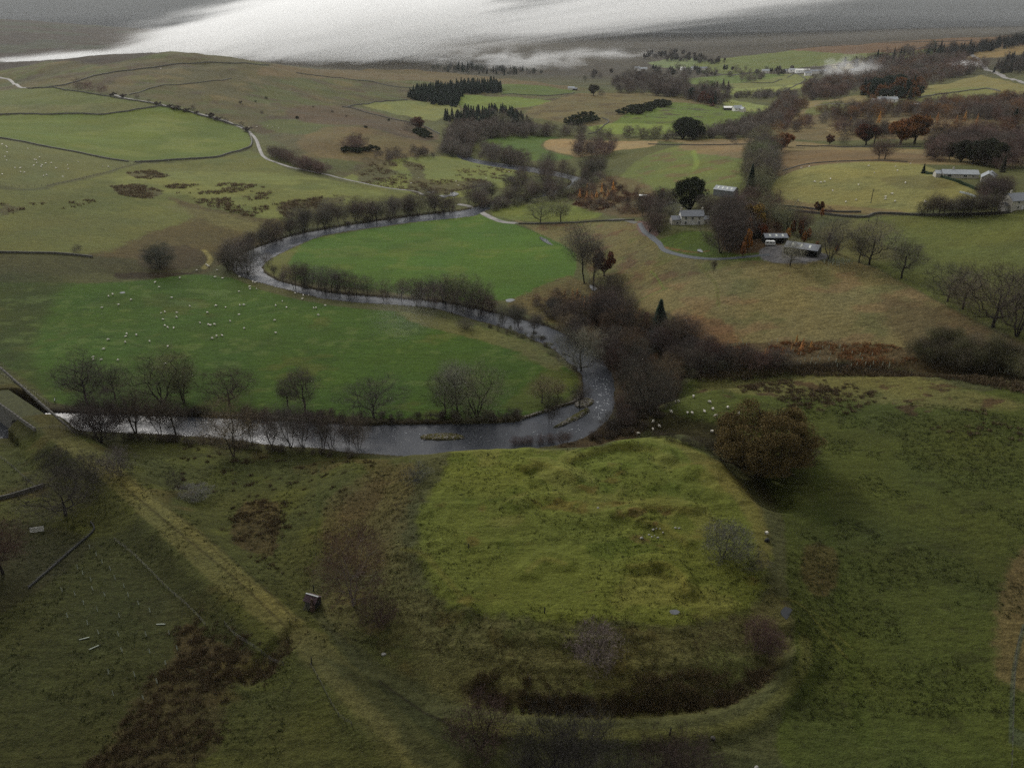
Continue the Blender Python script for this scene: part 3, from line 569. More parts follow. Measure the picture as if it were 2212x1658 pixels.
# ---------------------------------------------------------------- water
wm = bpy.data.materials.new('river_water'); t, N, L, b, o = nodes(wm); geo = N.new('ShaderNodeNewGeometry')
b.inputs['Base Color'].default_value = (.022, .026, .03, 1); b.inputs['Roughness'].default_value = .16; b.inputs['Specular IOR Level'].default_value = .34; b.inputs['IOR'].default_value = 1.33
bp = N.new('ShaderNodeBump'); bp.inputs['Strength'].default_value = .28; bp.inputs['Distance'].default_value = .4
rip = noise(.7, 4, .65, sc3=(1, 2.4, 1, .3)); rp2 = noise(.12, 2, .5)
L.new(math_('ADD', rip, math_('MULTIPLY', noise(2.5, 3, .6), .35)), bp.inputs['Height']); L.new(bp.outputs[0], b.inputs['Normal'])
L.new(maprange(rp2, .4, .6, .22, .42), b.inputs['Roughness'])
# broken white water over stones
foam = N.new('ShaderNodeMix'); foam.data_type = 'RGBA'; foam.inputs[6].default_value = (.042, .046, .056, 1); foam.inputs[7].default_value = (.45, .47, .5, 1)
ff_ = math_('MULTIPLY', maprange(noise(.9, 5, .75, sc3=(.6, 2.2, 1, .2)), .64, .74, 0, .5), maprange(noise(.05, 2), .47, .62, 0.0, 1)); L.new(ff_, foam.inputs[0]); L.new(foam.outputs[2], b.inputs['Base Color'])
def fill(name, P, z, mat):
    """triangulated sheet over outline P"""
    import mathutils
    P3 = [Vector((float(p[0]), float(p[1]), 0)) for p in P]
    tri = mathutils.geometry.tessellate_polygon([P3])
    Vv = np.array([(p.x, p.y, z if np.isscalar(z) else z[i]) for i, p in enumerate(P3)])
    return new_mesh(name, Vv, [tuple(f) for f in tri], mat)
# the water sheet is a little wider than the bed, its rim hidden under the banks
c_ = np.roll(RIVW, -1, 0) - np.roll(RIVW, 1, 0); nrm = np.stack([c_[:, 1], -c_[:, 0]], -1); nrm /= np.linalg.norm(nrm, axis=1)[:, None] + 1e-9
area = .5 * np.sum(RIVW[:, 0] * np.roll(RIVW[:, 1], -1) - np.roll(RIVW[:, 0], -1) * RIVW[:, 1])
W2 = RIVW + nrm * (1.2 if area > 0 else -1.2)
rme = fill('river', W2, -.25, wm)
river = tag(link('river', rme), 'slate grey rippled river winding in loops between wooded banks', 'river', kind='structure')
dm = bpy.data.materials.new('dark_puddle_water'); t, N, L, b, o = nodes(dm); b.inputs['Base Color'].default_value = (.02,.023,.027,1); b.inputs['Roughness'].default_value = .3; b.inputs['Specular IOR Level'].default_value = .2
pm = bpy.data.materials.new('puddle_water'); t, N, L, b, o = nodes(pm); b.inputs['Base Color'].default_value = (.05, .055, .06, 1); b.inputs['Roughness'].default_value = .06; b.inputs['Specular IOR Level'].default_value = .5
def puddle(P, label, mat=None, lift=.05):
    W = GP(smooth_line(np.array(P, float), 3, True)); z = float(np.percentile(W[:, 2], 60)) + lift; w_ = W[:, :2]; c = w_.mean(0); 
    o_ = link('puddle', fill('puddle', w_ + (w_ - c) * .05 * np.sin(np.arange(len(w_)) * 2.1)[:, None], z, mat or pm)); m = within(w_, 2)
    dd = sdf(GX[m], GY[m], w_); return tag(o_, label, 'puddle', kind='structure')
puddle([(948,420),(965,415),(978,414),(990,418),(985,424),(968,425),(960,428),(950,424)], 'white glaring flood puddle in the rushy field beside the lane')
puddle([(920,414),(930,412),(938,414),(930,417)], 'small flood puddle in the rushes by the lane')
puddle([(1092,648),(1102,645),(1112,647),(1106,651),(1096,652)], 'pale puddle at the corner of the bright green river meadow')
puddle([(1165,512),(1185,518),(1205,527),(1190,529),(1172,521)], 'long thin puddle along the meadow fence')
puddle([(1506,541),(1515,538),(1524,541),(1518,545),(1508,545)], 'small garden pond below the farmhouse lawn')
puddle([(1686,1322),(1695,1310),(1703,1312),(1711,1316),(1706,1326),(1700,1337),(1690,1330)], 'dark puddle in the trampled corner beside the earthwork', dm)
puddle([(1446,1319),(1458,1316),(1468,1320),(1464,1326),(1452,1326)], 'pale puddle near the south edge of the earthwork')
puddle([(258,632),(266,630),(271,632),(264,634)], 'tiny pale puddle in the big sheep pasture')
puddle([(1273,620),(1283,614),(1290,622),(1282,630)], 'pool beside the reddish beech tree')
# ---------------------------------------------------------------- air
def volmat(name, col, dens, aniso=.2, noise_scale=None, lo=.35, hi=.65, stretch=(1, 1, 1), rag=3.0, detail=5, core=.35):
    m = bpy.data.materials.new(name); m.use_nodes = True; t = m.node_tree; t.nodes.clear(); N = t.nodes; L = t.links
    o = N.new('ShaderNodeOutputMaterial'); v = N.new('ShaderNodeVolumePrincipled'); v.inputs['Color'].default_value = (*col, 1); v.inputs['Density'].default_value = dens
    v.inputs['Anisotropy'].default_value = aniso
    L.new(v.outputs[0], o.inputs['Volume'])
    if noise_scale:
        # thins out to nothing towards the skin of the unit-sphere body, torn by noise
        tc = N.new('ShaderNodeTexCoord'); ln = N.new('ShaderNodeVectorMath'); ln.operation = 'LENGTH'; L.new(tc.outputs['Object'], ln.inputs[0])
        mp = N.new('ShaderNodeMapping'); mp.inputs['Scale'].default_value = stretch; L.new(tc.outputs['Object'], mp.inputs[0])
        nz = N.new('ShaderNodeTexNoise'); nz.inputs['Scale'].default_value = noise_scale; nz.inputs['Detail'].default_value = detail; nz.inputs['Roughness'].default_value = .6; L.new(mp.outputs[0], nz.inputs['Vector'])
        a = N.new('ShaderNodeMapRange'); a.interpolation_type = 'SMOOTHSTEP'; a.inputs['From Min'].default_value = 1.0; a.inputs['From Max'].default_value = core; a.inputs['To Min'].default_value = 0; a.inputs['To Max'].default_value = 1; L.new(ln.outputs['Value'], a.inputs['Value'])
        # noise shifts the threshold so that edges fray while the heart stays whole
        _nz = N.new('ShaderNodeMath'); _nz.operation = 'MULTIPLY_ADD'; _nz.inputs[1].default_value = rag; _nz.inputs[2].default_value = -rag * .5; L.new(nz.outputs['Fac'], _nz.inputs[0])
        s = N.new('ShaderNodeMath'); s.operation = 'ADD'; L.new(a.outputs[0], s.inputs[0]); L.new(_nz.outputs[0], s.inputs[1])
        q = N.new('ShaderNodeMapRange'); q.interpolation_type = 'SMOOTHSTEP'; q.inputs['From Min'].default_value = lo; q.inputs['From Max'].default_value = hi; q.inputs['To Max'].default_value = 1; L.new(s.outputs[0], q.inputs['Value'])
        e = N.new('ShaderNodeMath'); e.operation = 'MULTIPLY'; L.new(q.outputs[0], e.inputs[0]); L.new(a.outputs[0], e.inputs[1])
        f = N.new('ShaderNodeMath'); f.operation = 'MULTIPLY'; f.inputs[1].default_value = dens; L.new(e.outputs[0], f.inputs[0]); L.new(f.outputs[0], v.inputs['Density'])
    return m
def boxmesh(name, a, b_, mat):
    x0, y0, z0 = a; x1, y1, z1 = b_
    V = [(x0,y0,z0),(x1,y0,z0),(x1,y1,z0),(x0,y1,z0),(x0,y0,z1),(x1,y0,z1),(x1,y1,z1),(x0,y1,z1)]
    return new_mesh(name, V, [(0,3,2,1),(4,5,6,7),(0,1,5,4),(1,2,6,5),(2,3,7,6),(3,0,4,7)], mat)
def ico(sub=2):
    t = (1 + 5 ** .5) / 2; V = [(-1,t,0),(1,t,0),(-1,-t,0),(1,-t,0),(0,-1,t),(0,1,t),(0,-1,-t),(0,1,-t),(t,0,-1),(t,0,1),(-t,0,-1),(-t,0,1)]
    F = [(0,11,5),(0,5,1),(0,1,7),(0,7,10),(0,10,11),(1,5,9),(5,11,4),(11,10,2),(10,7,6),(7,1,8),(3,9,4),(3,4,2),(3,2,6),(3,6,8),(3,8,9),(4,9,5),(2,4,11),(6,2,10),(8,6,7),(9,8,1)]
    V = [np.array(v) / np.linalg.norm(v) for v in V]
    for _ in range(sub):
        c = {}; F2 = []
        def mid(a, b):
            k = (min(a, b), max(a, b))
            if k not in c: p = V[a] + V[b]; V.append(p / np.linalg.norm(p)); c[k] = len(V) - 1
            return c[k]
        for a, b, d in F:
            x, y, z = mid(a, b), mid(b, d), mid(d, a); F2 += [(a, x, z), (b, y, x), (d, z, y), (x, y, z)]
        F = F2
    return np.array(V), np.array(F)
def fog(name, u, v, D, size, mat, label, rz=0, tilt=0, kind='stuff'):
    x, y, dz = ray(u, v); t = D / math.hypot(x, y)
    V, F = ico(3); o = link(name, new_mesh(name, V, F, mat), loc=(x * t, y * t, CAM_H + dz * t), rot=(0, tilt, rz)); o.scale = size
    return tag(o, label, 'fog', kind=kind)
WHITE = (.99, .99, .985)
fog('fog_bank', 690, 76, 2950, (900, 950, 190), volmat('fog_thick', WHITE, .0085, .1, 2.6, .15, 1.25, (1.3, 1, 3.4), 3.2, core=.5), 'bright white fog bank rolling over the shoulder of the hill', rz=R(8), tilt=R(-10))
fog('fog_wisp', 40, 142, 2350, (430, 300, 30), volmat('fog_thin', WHITE, .012, .0, 3.0, .2, 1.0, (1, 1, 1), 3), 'low wisp of fog lying in the dip behind the hill', rz=R(10), tilt=R(-6))
fog('valley_mist', 1060, 140, 2750, (430, 600, 75), volmat('mist_rag', WHITE, .0026, .0, 5, .3, 1.4, (1, .4, .6), 7), 'torn mist drifting among the distant valley fields')
fog('valley_mist', 1290, 128, 3300, (420, 500, 60), volmat('mist_rag2', WHITE, .0025, .0, 4.0, .3, 1.3, (1, 1, .8), 4), 'thin mist over far fields below the moor')
fog('chimney_smoke', 1835, 158, 1950, (80, 120, 55), volmat('smoke', WHITE, .010, .0, 3.5, .4, 1.5, (1, 1, .8), 6), 'pale smoke hanging over the wooded slope beside the village', rz=R(20))
fog('bonfire_smoke', 2082, 141, 2000, (42, 40, 14), volmat('smoke_low', WHITE, .08, .0, 3.0, .2, 1.3, (1, 1, .5), 4), 'white smoke spreading from the clearing in the upper wood')
fog('fog_bank', 1480, 2, 3900, (1900, 900, 150), volmat('fog_veil', (.97,.97,.965), .0022, .1, 2.6, .1, 1.2, (1, 1, 2.4), 3.0), 'grey trailing edge of the fog bank drifting over the moor', rz=R(-6), tilt=R(-7))
fog('field_mist', 872, 690, 395, (30, 60, 22), volmat('mist_faint', WHITE, .0028, .0, 1.6, .1, 1.6, rag=2), 'faint breath of mist rising over the river meadow')
fog('hill_fog', 1300, 10, 7600, (15000, 2300, 340), volmat('cloud_far', (.36,.37,.37), .005, .0, 7, .0, .9, (1, 1, 1.6), 1.4, core=.3), 'grey hill fog hiding the tops of the far moor')
# ---------------------------------------------------------------- plant materials (tint comes from the object colour)
def tint_mat(name, rough=.9, var=.35, scale=None, fixed=None):
    m = bpy.data.materials.new(name); t, N, L, b, o = nodes(m)
    oi = N.new('ShaderNodeObjectInfo'); geo = N.new('ShaderNodeNewGeometry')
    mr = N.new('ShaderNodeMapRange'); mr.inputs['To Min'].default_value = 1 - var; mr.inputs['To Max'].default_value = 1 + var
    if scale:
        nz = N.new('ShaderNodeTexNoise'); nz.inputs['Scale'].default_value = scale; nz.inputs['Detail'].default_value = 3; L.new(geo.outputs['Position'], nz.inputs['Vector'])
        mr.inputs['From Min'].default_value = .3; mr.inputs['From Max'].default_value = .7; L.new(nz.outputs['Fac'], mr.inputs['Value'])
    else: L.new(geo.outputs['Random Per Island'], mr.inputs['Value'])
    s = N.new('ShaderNodeVectorMath'); s.operation = 'SCALE'
    if fixed: s.inputs[0].default_value = fixed
    else: L.new(oi.outputs['Color'], s.inputs[0])
    L.new(mr.outputs[0], s.inputs['Scale']); L.new(s.outputs[0], b.inputs['Base Color']); b.inputs['Roughness'].default_value = rough; b.inputs['Specular IOR Level'].default_value = .05
    return m
BARK = tint_mat('bark', scale=1.5, fixed=(.036, .033, .028)); TWIG = tint_mat('twigs', scale=.6, var=.3); LEAF = tint_mat('leaves', scale=.45, var=.45)
BIRCHBARK = tint_mat('birch_bark', scale=1.5, fixed=(.20, .18, .16))
# ---------------------------------------------------------------- tree building (heights in metres, base at origin)
def frame(d):
    d = d / (np.linalg.norm(d) + 1e-9); a = np.array([0, 0, 1.]) if abs(d[2]) < .9 else np.array([1., 0, 0])
    x = np.cross(d, a); x /= np.linalg.norm(x); return d, x, np.cross(d, x)
class Tubes:
    def __init__(s): s.V = []; s.F = []; s.n = 0
    def add(s, pts, rad, k=5):
        pts = np.asarray(pts); b = s.n
        for i, p in enumerate(pts):
            d, x, y = frame(pts[min(i + 1, len(pts) - 1)] - pts[max(i - 1, 0)])
            for j in range(k):
                a = 2 * math.pi * j / k; s.V.append(p + (x * math.cos(a) + y * math.sin(a)) * rad[i])
            if i: s.F += [(b + (i - 1) * k + j, b + (i - 1) * k + (j + 1) % k, b + i * k + (j + 1) % k, b + i * k + j) for j in range(k)]
        s.n += len(pts) * k
def twigs(P, Dv, Ln, Wd, rng, n, droop=.0, sd=.42, jt=.75):
    """n thin triangles fanned about points P with directions Dv"""
    i = rng.integers(0, len(P), n); p = P[i]; d = Dv[i] + rng.normal(0, sd, (n, 3)); d[:, 2] += .15 - droop; d /= np.linalg.norm(d, axis=1)[:, None]
    l = Ln * rng.uniform(.5, 1.3, n)[:, None]; p = p + rng.normal(0, Ln * jt, (n, 3)) * np.array([1, 1, .8])
    s = np.cross(d, rng.normal(0, 1, (n, 3))); s /= np.linalg.norm(s, axis=1)[:, None]; w_ = Wd * rng.uniform(.6, 1.4, n)[:, None]
    V = np.stack([p - s * w_, p + s * w_, p + d * l], 1).reshape(-1, 3); F = np.arange(3 * n).reshape(-1, 3); return V, F
def bare(seed, H=12, W=9, stems=1, nt=5200, tw=.028, tl=.75, clear=.22, lean=.05, upright=.5, depth=3, tubek=5, r0=.28, droop=0.0):
    rng = np.random.default_rng(seed); T = Tubes(); tips = []; dirs = []
    def grow(p, d, ln, r, dep):
        k = 4; pts = [p]; rad = [r]; q = p.copy(); dd = d / np.linalg.norm(d)
        for i in range(k):
            dd = dd + rng.normal(0, .13, 3) + np.array([0, 0, .07 - droop * .35 * (3 - dep)]); dd /= np.linalg.norm(dd); q = q + dd * ln / k; pts.append(q.copy()); rad.append(max(r * (1 - .62 * (i + 1) / k), .012))
            if dep <= 2 and i >= 1: tips.append(q.copy()); dirs.append(dd.copy())
        if r > .02: T.add(pts, rad, tubek if r > .1 else 3)
        if dep == 0: return
        nb = [3, 4, 4, 5][dep] if dep < 4 else 5
        for j in range(nb):
            t = rng.uniform(.35, 1.0) if j else 1.0; i = min(int(t * k), k); f = t * k - i; s = pts[i] if i >= k else pts[i] * (1 - f) + pts[i + 1] * f
            a = rng.uniform(0, 2 * math.pi); _, x, y = frame(dd); sp = rng.uniform(.45, 1.0) * (1.15 - .35 * upright) if j else rng.uniform(.1, .35)
            nd = dd + (x * math.cos(a) + y * math.sin(a)) * sp; nd[2] = nd[2] * .9 + .15 * upright
            grow(s, nd, ln * rng.uniform(.58, .78), max(rad[i] * .68, .014), dep - 1)
    for s in range(stems):
        a = rng.uniform(0, 6.28); d = np.array([math.cos(a) * (lean + (.22 if stems > 1 else 0)), math.sin(a) * (lean + (.22 if stems > 1 else 0)), 1.0])
        base = np.array([math.cos(a), math.sin(a), 0]) * (.25 * (stems - 1) ** .5 if stems > 1 else 0)
        r = r0 * (1 if stems == 1 else .62)
        trunk = [base - np.array([0, 0, .6])]; q = base.copy(); trunk.append(q.copy()); n_ = 3
        for i in range(n_): q = q + (d + rng.normal(0, .05, 3)) * clear * H / n_; trunk.append(q.copy())
        T.add(trunk, [r * 1.5, r * 1.15] + [r * (1 - .1 * i) for i in range(1, n_ + 1)], tubek + 1)
        m = 7 if stems == 1 else 4
        for j in range(m):
            aa = 2 * math.pi * j / m + rng.uniform(-.4, .4); sp = W / H * rng.uniform(.5, 1.5) * (1 if j else .25)
            grow(q - d * clear * H * .3 * (j % 3) / 3, np.array([math.cos(aa) * sp, math.sin(aa) * sp, upright + .35]), H * (1 - clear) * .42, r * (.62 if j else .8), depth)
    tips = np.array(tips); dirs = np.array(dirs)
    V, F = twigs(tips, dirs, tl, tw, rng, nt, droop)
    TV = np.array(T.V); k = H / max(np.percentile(V[:, 2], 99.5), 1)          # settle to the asked height and width
    wx = np.percentile(np.hypot(V[:, 0], V[:, 1]), 97); kw = (W / 2) / wx
    def fit(A): A = A.copy(); s = np.clip(A[:, 2:3] / (H * .15), 0, 1); A[:, :2] = A[:, :2] * (1 * (1 - s) + kw * s); A[:, 2] *= k; return A
    return fit(TV), T.F, fit(V), F
def crown(seed, H=12, W=10, stems=1, na=260, nt=9000, tw=.017, tl=.7, clear=.14, lean=.0, low=.75, tubek=5, rt=.026, ex=.5, droop=0.0):
    """branches grown out to points spread through a lobed dome; radii add up towards the trunk like pipes"""
    rng = np.random.default_rng(seed); d = rng.normal(0, 1, (na * 3, 3)); d /= np.linalg.norm(d, axis=1)[:, None]
    lob = 1 + .34 * fbm(np.arctan2(d[:, 1], d[:, 0]) * 1.1 + 20, d[:, 2] * 1.8 + 7, seed, 2); r = rng.uniform(0, 1, na * 3) ** .42 * lob
    c0 = clear * H; cz = c0 + (H - c0) * .46; A = d * r[:, None] * np.array([W / 2, W / 2, (H - c0) * .54]); A[:, 2] += cz
    squeeze = np.where(A[:, 2] < cz, 1 - (1 - low) * (cz - A[:, 2]) / (cz - c0 + .01), 1); A[:, :2] *= squeeze[:, None]; A = A[A[:, 2] > c0 * .8][:na]
    A[:, 0] += lean * A[:, 2]
    N_ = []; P = []; L_ = []                           # nodes, parents, path lengths
    for s in range(stems):
        a = 6.28 * s / stems + rng.uniform(-.4, .4); sp = (.10 + .05 * stems) * (stems > 1); q = np.array([math.cos(a), math.sin(a), 0]) * .18 * (stems > 1); par = -1
        top = (c0 + (H - c0) * rng.uniform(.3, .5)); k = 6
        for j in range(k + 1):
            t = j / k; z = -.5 + (top + .5) * t; N_.append(q + np.array([math.cos(a) * sp * z + .10 * math.sin(j * 1.7 + seed + s) + lean * max(z, 0), math.sin(a) * sp * z + .10 * math.cos(j * 2.1 + seed), z])); P.append(par if j == 0 else len(N_) - 2); L_.append(max(z, 0)); 
    base = np.array([0, 0, c0]); order = np.argsort(np.linalg.norm(A - base, axis=1)); tips = []; dirs = []
    for i in order:
        a = A[i]; Nn = np.array(N_); dv = a - Nn; dist = np.linalg.norm(dv, axis=1); cost = dist + .30 * np.array(L_) + np.where(dv[:, 2] < -.15 * dist, 2.5 * dist, 0) + np.where(Nn[:, 2] < c0 * .8, 50, 0)
        j = int(np.argmin(cost)); n0 = Nn[j]; v = a - n0; ln = dist[j]; k = max(1, min(4, int(ln / .9))); par = j; side = rng.normal(0, .11 * ln, 3); side[2] = abs(side[2]) * .5
        for t in range(1, k + 1):
            u_ = t / k; q = n0 + v * u_ + side * math.sin(math.pi * u_); N_.append(q); P.append(par); L_.append(L_[par] + ln / k); par = len(N_) - 1; tips.append(q); dirs.append(v / (ln + 1e-6) * .7 + np.array([0, 0, .2 - droop]))
        tips.append(a); dirs.append(v / (ln + 1e-6) + np.array([0, 0, .25 - droop]))
        if k > 1: tips.append(n0 + v * .5); dirs.append(v / ln)
    Nn = np.array(N_); cnt = np.zeros(len(N_)); ch = np.zeros(len(N_), int)
    for k in range(len(N_) - 1, -1, -1):
        if ch[k] == 0: cnt[k] += 1
        if P[k] >= 0: cnt[P[k]] += cnt[k]; ch[P[k]] += 1
    R_ = rt * cnt ** ex; T = Tubes()
    for k in range(len(N_)):
        if P[k] >= 0 and R_[k] > .012: r0 = min(R_[P[k]], R_[k] * 1.35); T.add([Nn[P[k]], Nn[k]], [r0 * (1.4 if Nn[P[k]][2] < 0 else 1), R_[k]], tubek if R_[k] > .07 else 3)
    V, F = twigs(np.array(tips), np.array(dirs), tl, tw, rng, nt, droop); return np.array(T.V), T.F, V, F
def leafcloud(seed, H, W, n, size, clear=.2, lobes=26, flat=.8):
    """branch skeleton plus leaf clumps crowded on lobes of the crown's skin"""
    rng = np.random.default_rng(seed); TV, TF, V, F = bare(seed, H * .92, W * .85, 1, 10, clear=clear, depth=2, r0=.04 * W, upright=.35)
    C = rng.normal(0, 1, (lobes, 3)); C /= np.linalg.norm(C, axis=1)[:, None]; C[:, 2] = C[:, 2] * .9 + .12; rr = rng.uniform(.55, .86, lobes)[:, None]
    C = C * rr; rad = rng.uniform(.2, .36, lobes) * (flat if flat < .8 else 1); rr_ = 0
    i = rng.integers(0, lobes, n); d = rng.normal(0, 1, (n, 3)); d /= np.linalg.norm(d, axis=1)[:, None]; p = C[i] + d * rad[i][:, None] * rng.uniform(.55, 1.05, (n, 1))
    p += fbm(p[:, 0] * 9 + 50, p[:, 1] * 9 + p[:, 2] * 7, seed, 2)[:, None] * d * .07
    c0 = clear * H * .8; p = p * np.array([W / 2, W / 2, (H - c0) / 2 * 1.02]) + np.array([0, 0, (H + c0) / 2]); p = p[p[:, 2] > .3]; n = len(p)
    a = rng.normal(0, 1, (n, 3)); a /= np.linalg.norm(a, axis=1)[:, None]; b_ = np.cross(a, rng.normal(0, 1, (n, 3))); b_ /= np.linalg.norm(b_, axis=1)[:, None]; s = size * rng.uniform(.6, 1.4, (n, 1))
    V = np.stack([p - a * s, p + b_ * s * .8, p + a * s - b_ * s * .3], 1).reshape(-1, 3); return TV, TF, V, np.arange(3 * n).reshape(-1, 3)
def conifer(seed, H, W, n=4200, size=.35, clear=.06, ragged=.25):
    rng = np.random.default_rng(seed); T = Tubes(); T.add([(0, 0, -.5), (0, 0, H * .5), (0, 0, H)], [.02 * H, .013 * H, .01], 5)
    t = rng.uniform(0, 1, n) ** .75; ph = rng.uniform(0, 2 * math.pi, n); tier = np.floor((1 - t) * H / 1.0); brnch = _h(tier, np.floor(ph / 6.283 * 9), seed)
    R_ = (1 - t) ** .85 * 0 + (t) * W / 2 * (1 - ragged + ragged * 1.6 * brnch); rr = R_ * rng.uniform(.15, 1, n) ** .5
    z = clear * H + (1 - t) * (H * (1 - clear)) - rr * .28 + ((1 - t) * H % 1.0) * .25
    p = np.stack([np.cos(ph) * rr, np.sin(ph) * rr, z], -1); out_ = np.stack([np.cos(ph), np.sin(ph), -.35 + 0 * ph], -1) + rng.normal(0, .35, (n, 3))
    out_ /= np.linalg.norm(out_, axis=1)[:, None]; s = np.cross(out_, [0, 0, 1.]); s /= np.linalg.norm(s, axis=1)[:, None] + 1e-9; sz = size * rng.uniform(.6, 1.4, (n, 1))
    V = np.stack([p - s * sz * .5, p + s * sz * .5, p + out_ * sz * 1.6], 1).reshape(-1, 3); return np.array(T.V), T.F, V, np.arange(3 * n).reshape(-1, 3)
class Kind:
    def __init__(s, name, data, H, wood, leaf, parts=('trunk', 'crown')):
        TV, TF, V, F = data; s.name = name; s.H = H; s.parts = parts
        s.wood = new_mesh(name + '_wood', TV, TF, wood, True) if len(TF) else None; s.leaf = new_mesh(name + '_leaf', V, F, leaf)
        s.arr = (V, F)
P_ = {}
for i in range(8):
    P_['b%d' % i] = Kind('bare_tree', crown(100 + i, 12, [11, 13, 10, 15, 12, 10, 14, 12][i], [1, 1, 2, 1, 4, 1, 3, 2][i], [260, 240, 260, 300, 320, 240, 300, 200][i], [12000, 11000, 12000, 14000, 15000, 11000, 13000, 9000][i], .0125, .85, [.2, .15, .18, .16, .08, .24, .12, .26][i], [0, .08, 0, 0, 0, -.05, .05, .15][i], [.8, .85, .7, .9, .95, .7, .85, .7][i]), 12, BARK, TWIG)
for i in range(4):      # riverside alders: slim, often several stems
    P_['a%d' % i] = Kind('bare_tree', crown(140 + i, 11, [7, 8.5, 9.5, 6.5][i], [2, 4, 3, 1][i], 190, 8000, .0125, .8, [.3, .2, .16, .34][i], [.1, 0, -.08, .16][i], [.6, .7, .9, .6][i], rt=.017), 11, BARK, TWIG)
for i in range(3):      # small far-off trees
    P_['s%d' % i] = Kind('bare_tree', crown(160 + i, 11, [10, 11, 9][i], [1, 2, 3][i], 60, 2200, .05, 1.0, .06, tubek=4), 11, BARK, TWIG)
for i in range(2):      # thorn bushes
    P_['t%d' % i] = Kind('thorn_bush', crown(180 + i, 4.2, [5.5, 5][i], [4, 5][i], 170, 5500, .015, .36, .02, low=.95, rt=.011), 4.2, BARK, TWIG, ('stems', 'twigs'))
P_['t2'] = Kind('thorn_bush', crown(184, 3.6, 6.5, 2, 90, 3000, .013, .36, .08, lean=.35, rt=.014), 3.6, BARK, TWIG, ('stems', 'twigs'))
P_['birch'] = Kind('birch_tree', crown(190, 13, 14, 3, 420, 13000, .017, .75, .1, low=.95, droop=.3, rt=.014), 13, BIRCHBARK, TWIG)
P_['dense'] = Kind('bare_tree', crown(195, 12, 13.5, 3, 460, 34000, .014, .75, .03, low=.95), 12, BARK, TWIG)
P_['oak'] = Kind('oak_tree', leafcloud(200, 19, 26, 110000, .155, .04, 150, .55), 19, BARK, LEAF)
P_['leafy'] = Kind('leafy_tree', leafcloud(201, 12, 9, 9000, .26, .12, 22), 12, BARK, LEAF)
P_['leafy2'] = Kind('leafy_tree', leafcloud(202, 12, 12, 9000, .28, .15, 24), 12, BARK, LEAF)
P_['slim'] = Kind('leafy_tree', leafcloud(203, 12, 5.5, 5200, .25, .1, 18), 12, BARK, LEAF)
P_['con'] = Kind('conifer_tree', conifer(210, 14, 7.5, 9000, .34), 14, BARK, LEAF)
P_['con2'] = Kind('conifer_tree', conifer(211, 18, 8.5, 3400, .6), 18, BARK, LEAF)
P_['con3'] = Kind('conifer_tree', conifer(212, 18, 7.5, 3000, .65, ragged=.4), 18, BARK, LEAF)
P_['larch'] = Kind('larch_tree', conifer(213, 8, 4, 1800, .22, ragged=.5), 8, BARK, LEAF)
P_['gorse'] = Kind('gorse_bush', leafcloud(220, 2.2, 3.4, 2600, .13, .02, 14), 2.2, BARK, LEAF, ('stems', 'foliage'))
P_['yew'] = Kind('yew_tree', leafcloud(221, 14, 15, 22000, .24, .02, 34), 14, BARK, LEAF)
GREY = (.128, .113, .097); BROWN = (.118, .095, .079); DARK = (.085, .070, .062); PURPLE = (.125, .085, .075); PALEG = (.25, .24, .20); MOSS = (.165, .165, .10); OCHRE = (.27, .215, .14)
RUST = (.19, .08, .034); GOLD = (.42, .22, .05); CON = (.020, .034, .024); OAKC = (.16, .108, .045); GORSEC = (.028, .034, .018)
def jit(c, k=.18):
    q = random.uniform(1 - k, 1 + k); return tuple(max(.003, x * q * random.uniform(.94, 1.06)) for x in c) + (1,)
def plant(kind, u, v, hpx, label, cat, group=None, col=GREY, wide=1.0, whole=False, rz=None, sink=.1):
    """one tree or bush whose foot is at (u, v) and which stands hpx high in the print"""
    K_ = P_[kind]; x, y, z, g = G(u, v); dn = math.atan2(CAM_H - z, math.hypot(x, y)); hm = hpx * g / math.cos(dn); s = hm / K_.H
    rz = random.uniform(0, 6.28) if rz is None else rz
    if whole:                                       # far off: one mesh shows all there is
        o = link(K_.name, K_.leaf, loc=(x, y, z - sink), rot=(0, 0, rz)); o.scale = (s * wide, s * wide, s); o.color = jit(col); return tag(o, label, cat, group)
    o = empty(K_.name, (x, y, z - sink), rz); o.scale = (s * wide, s * wide, s)
    link(K_.parts[0], K_.wood, o); c = link(K_.parts[1], K_.leaf, o); c.color = jit(col)
    return tag(o, label, cat, group)
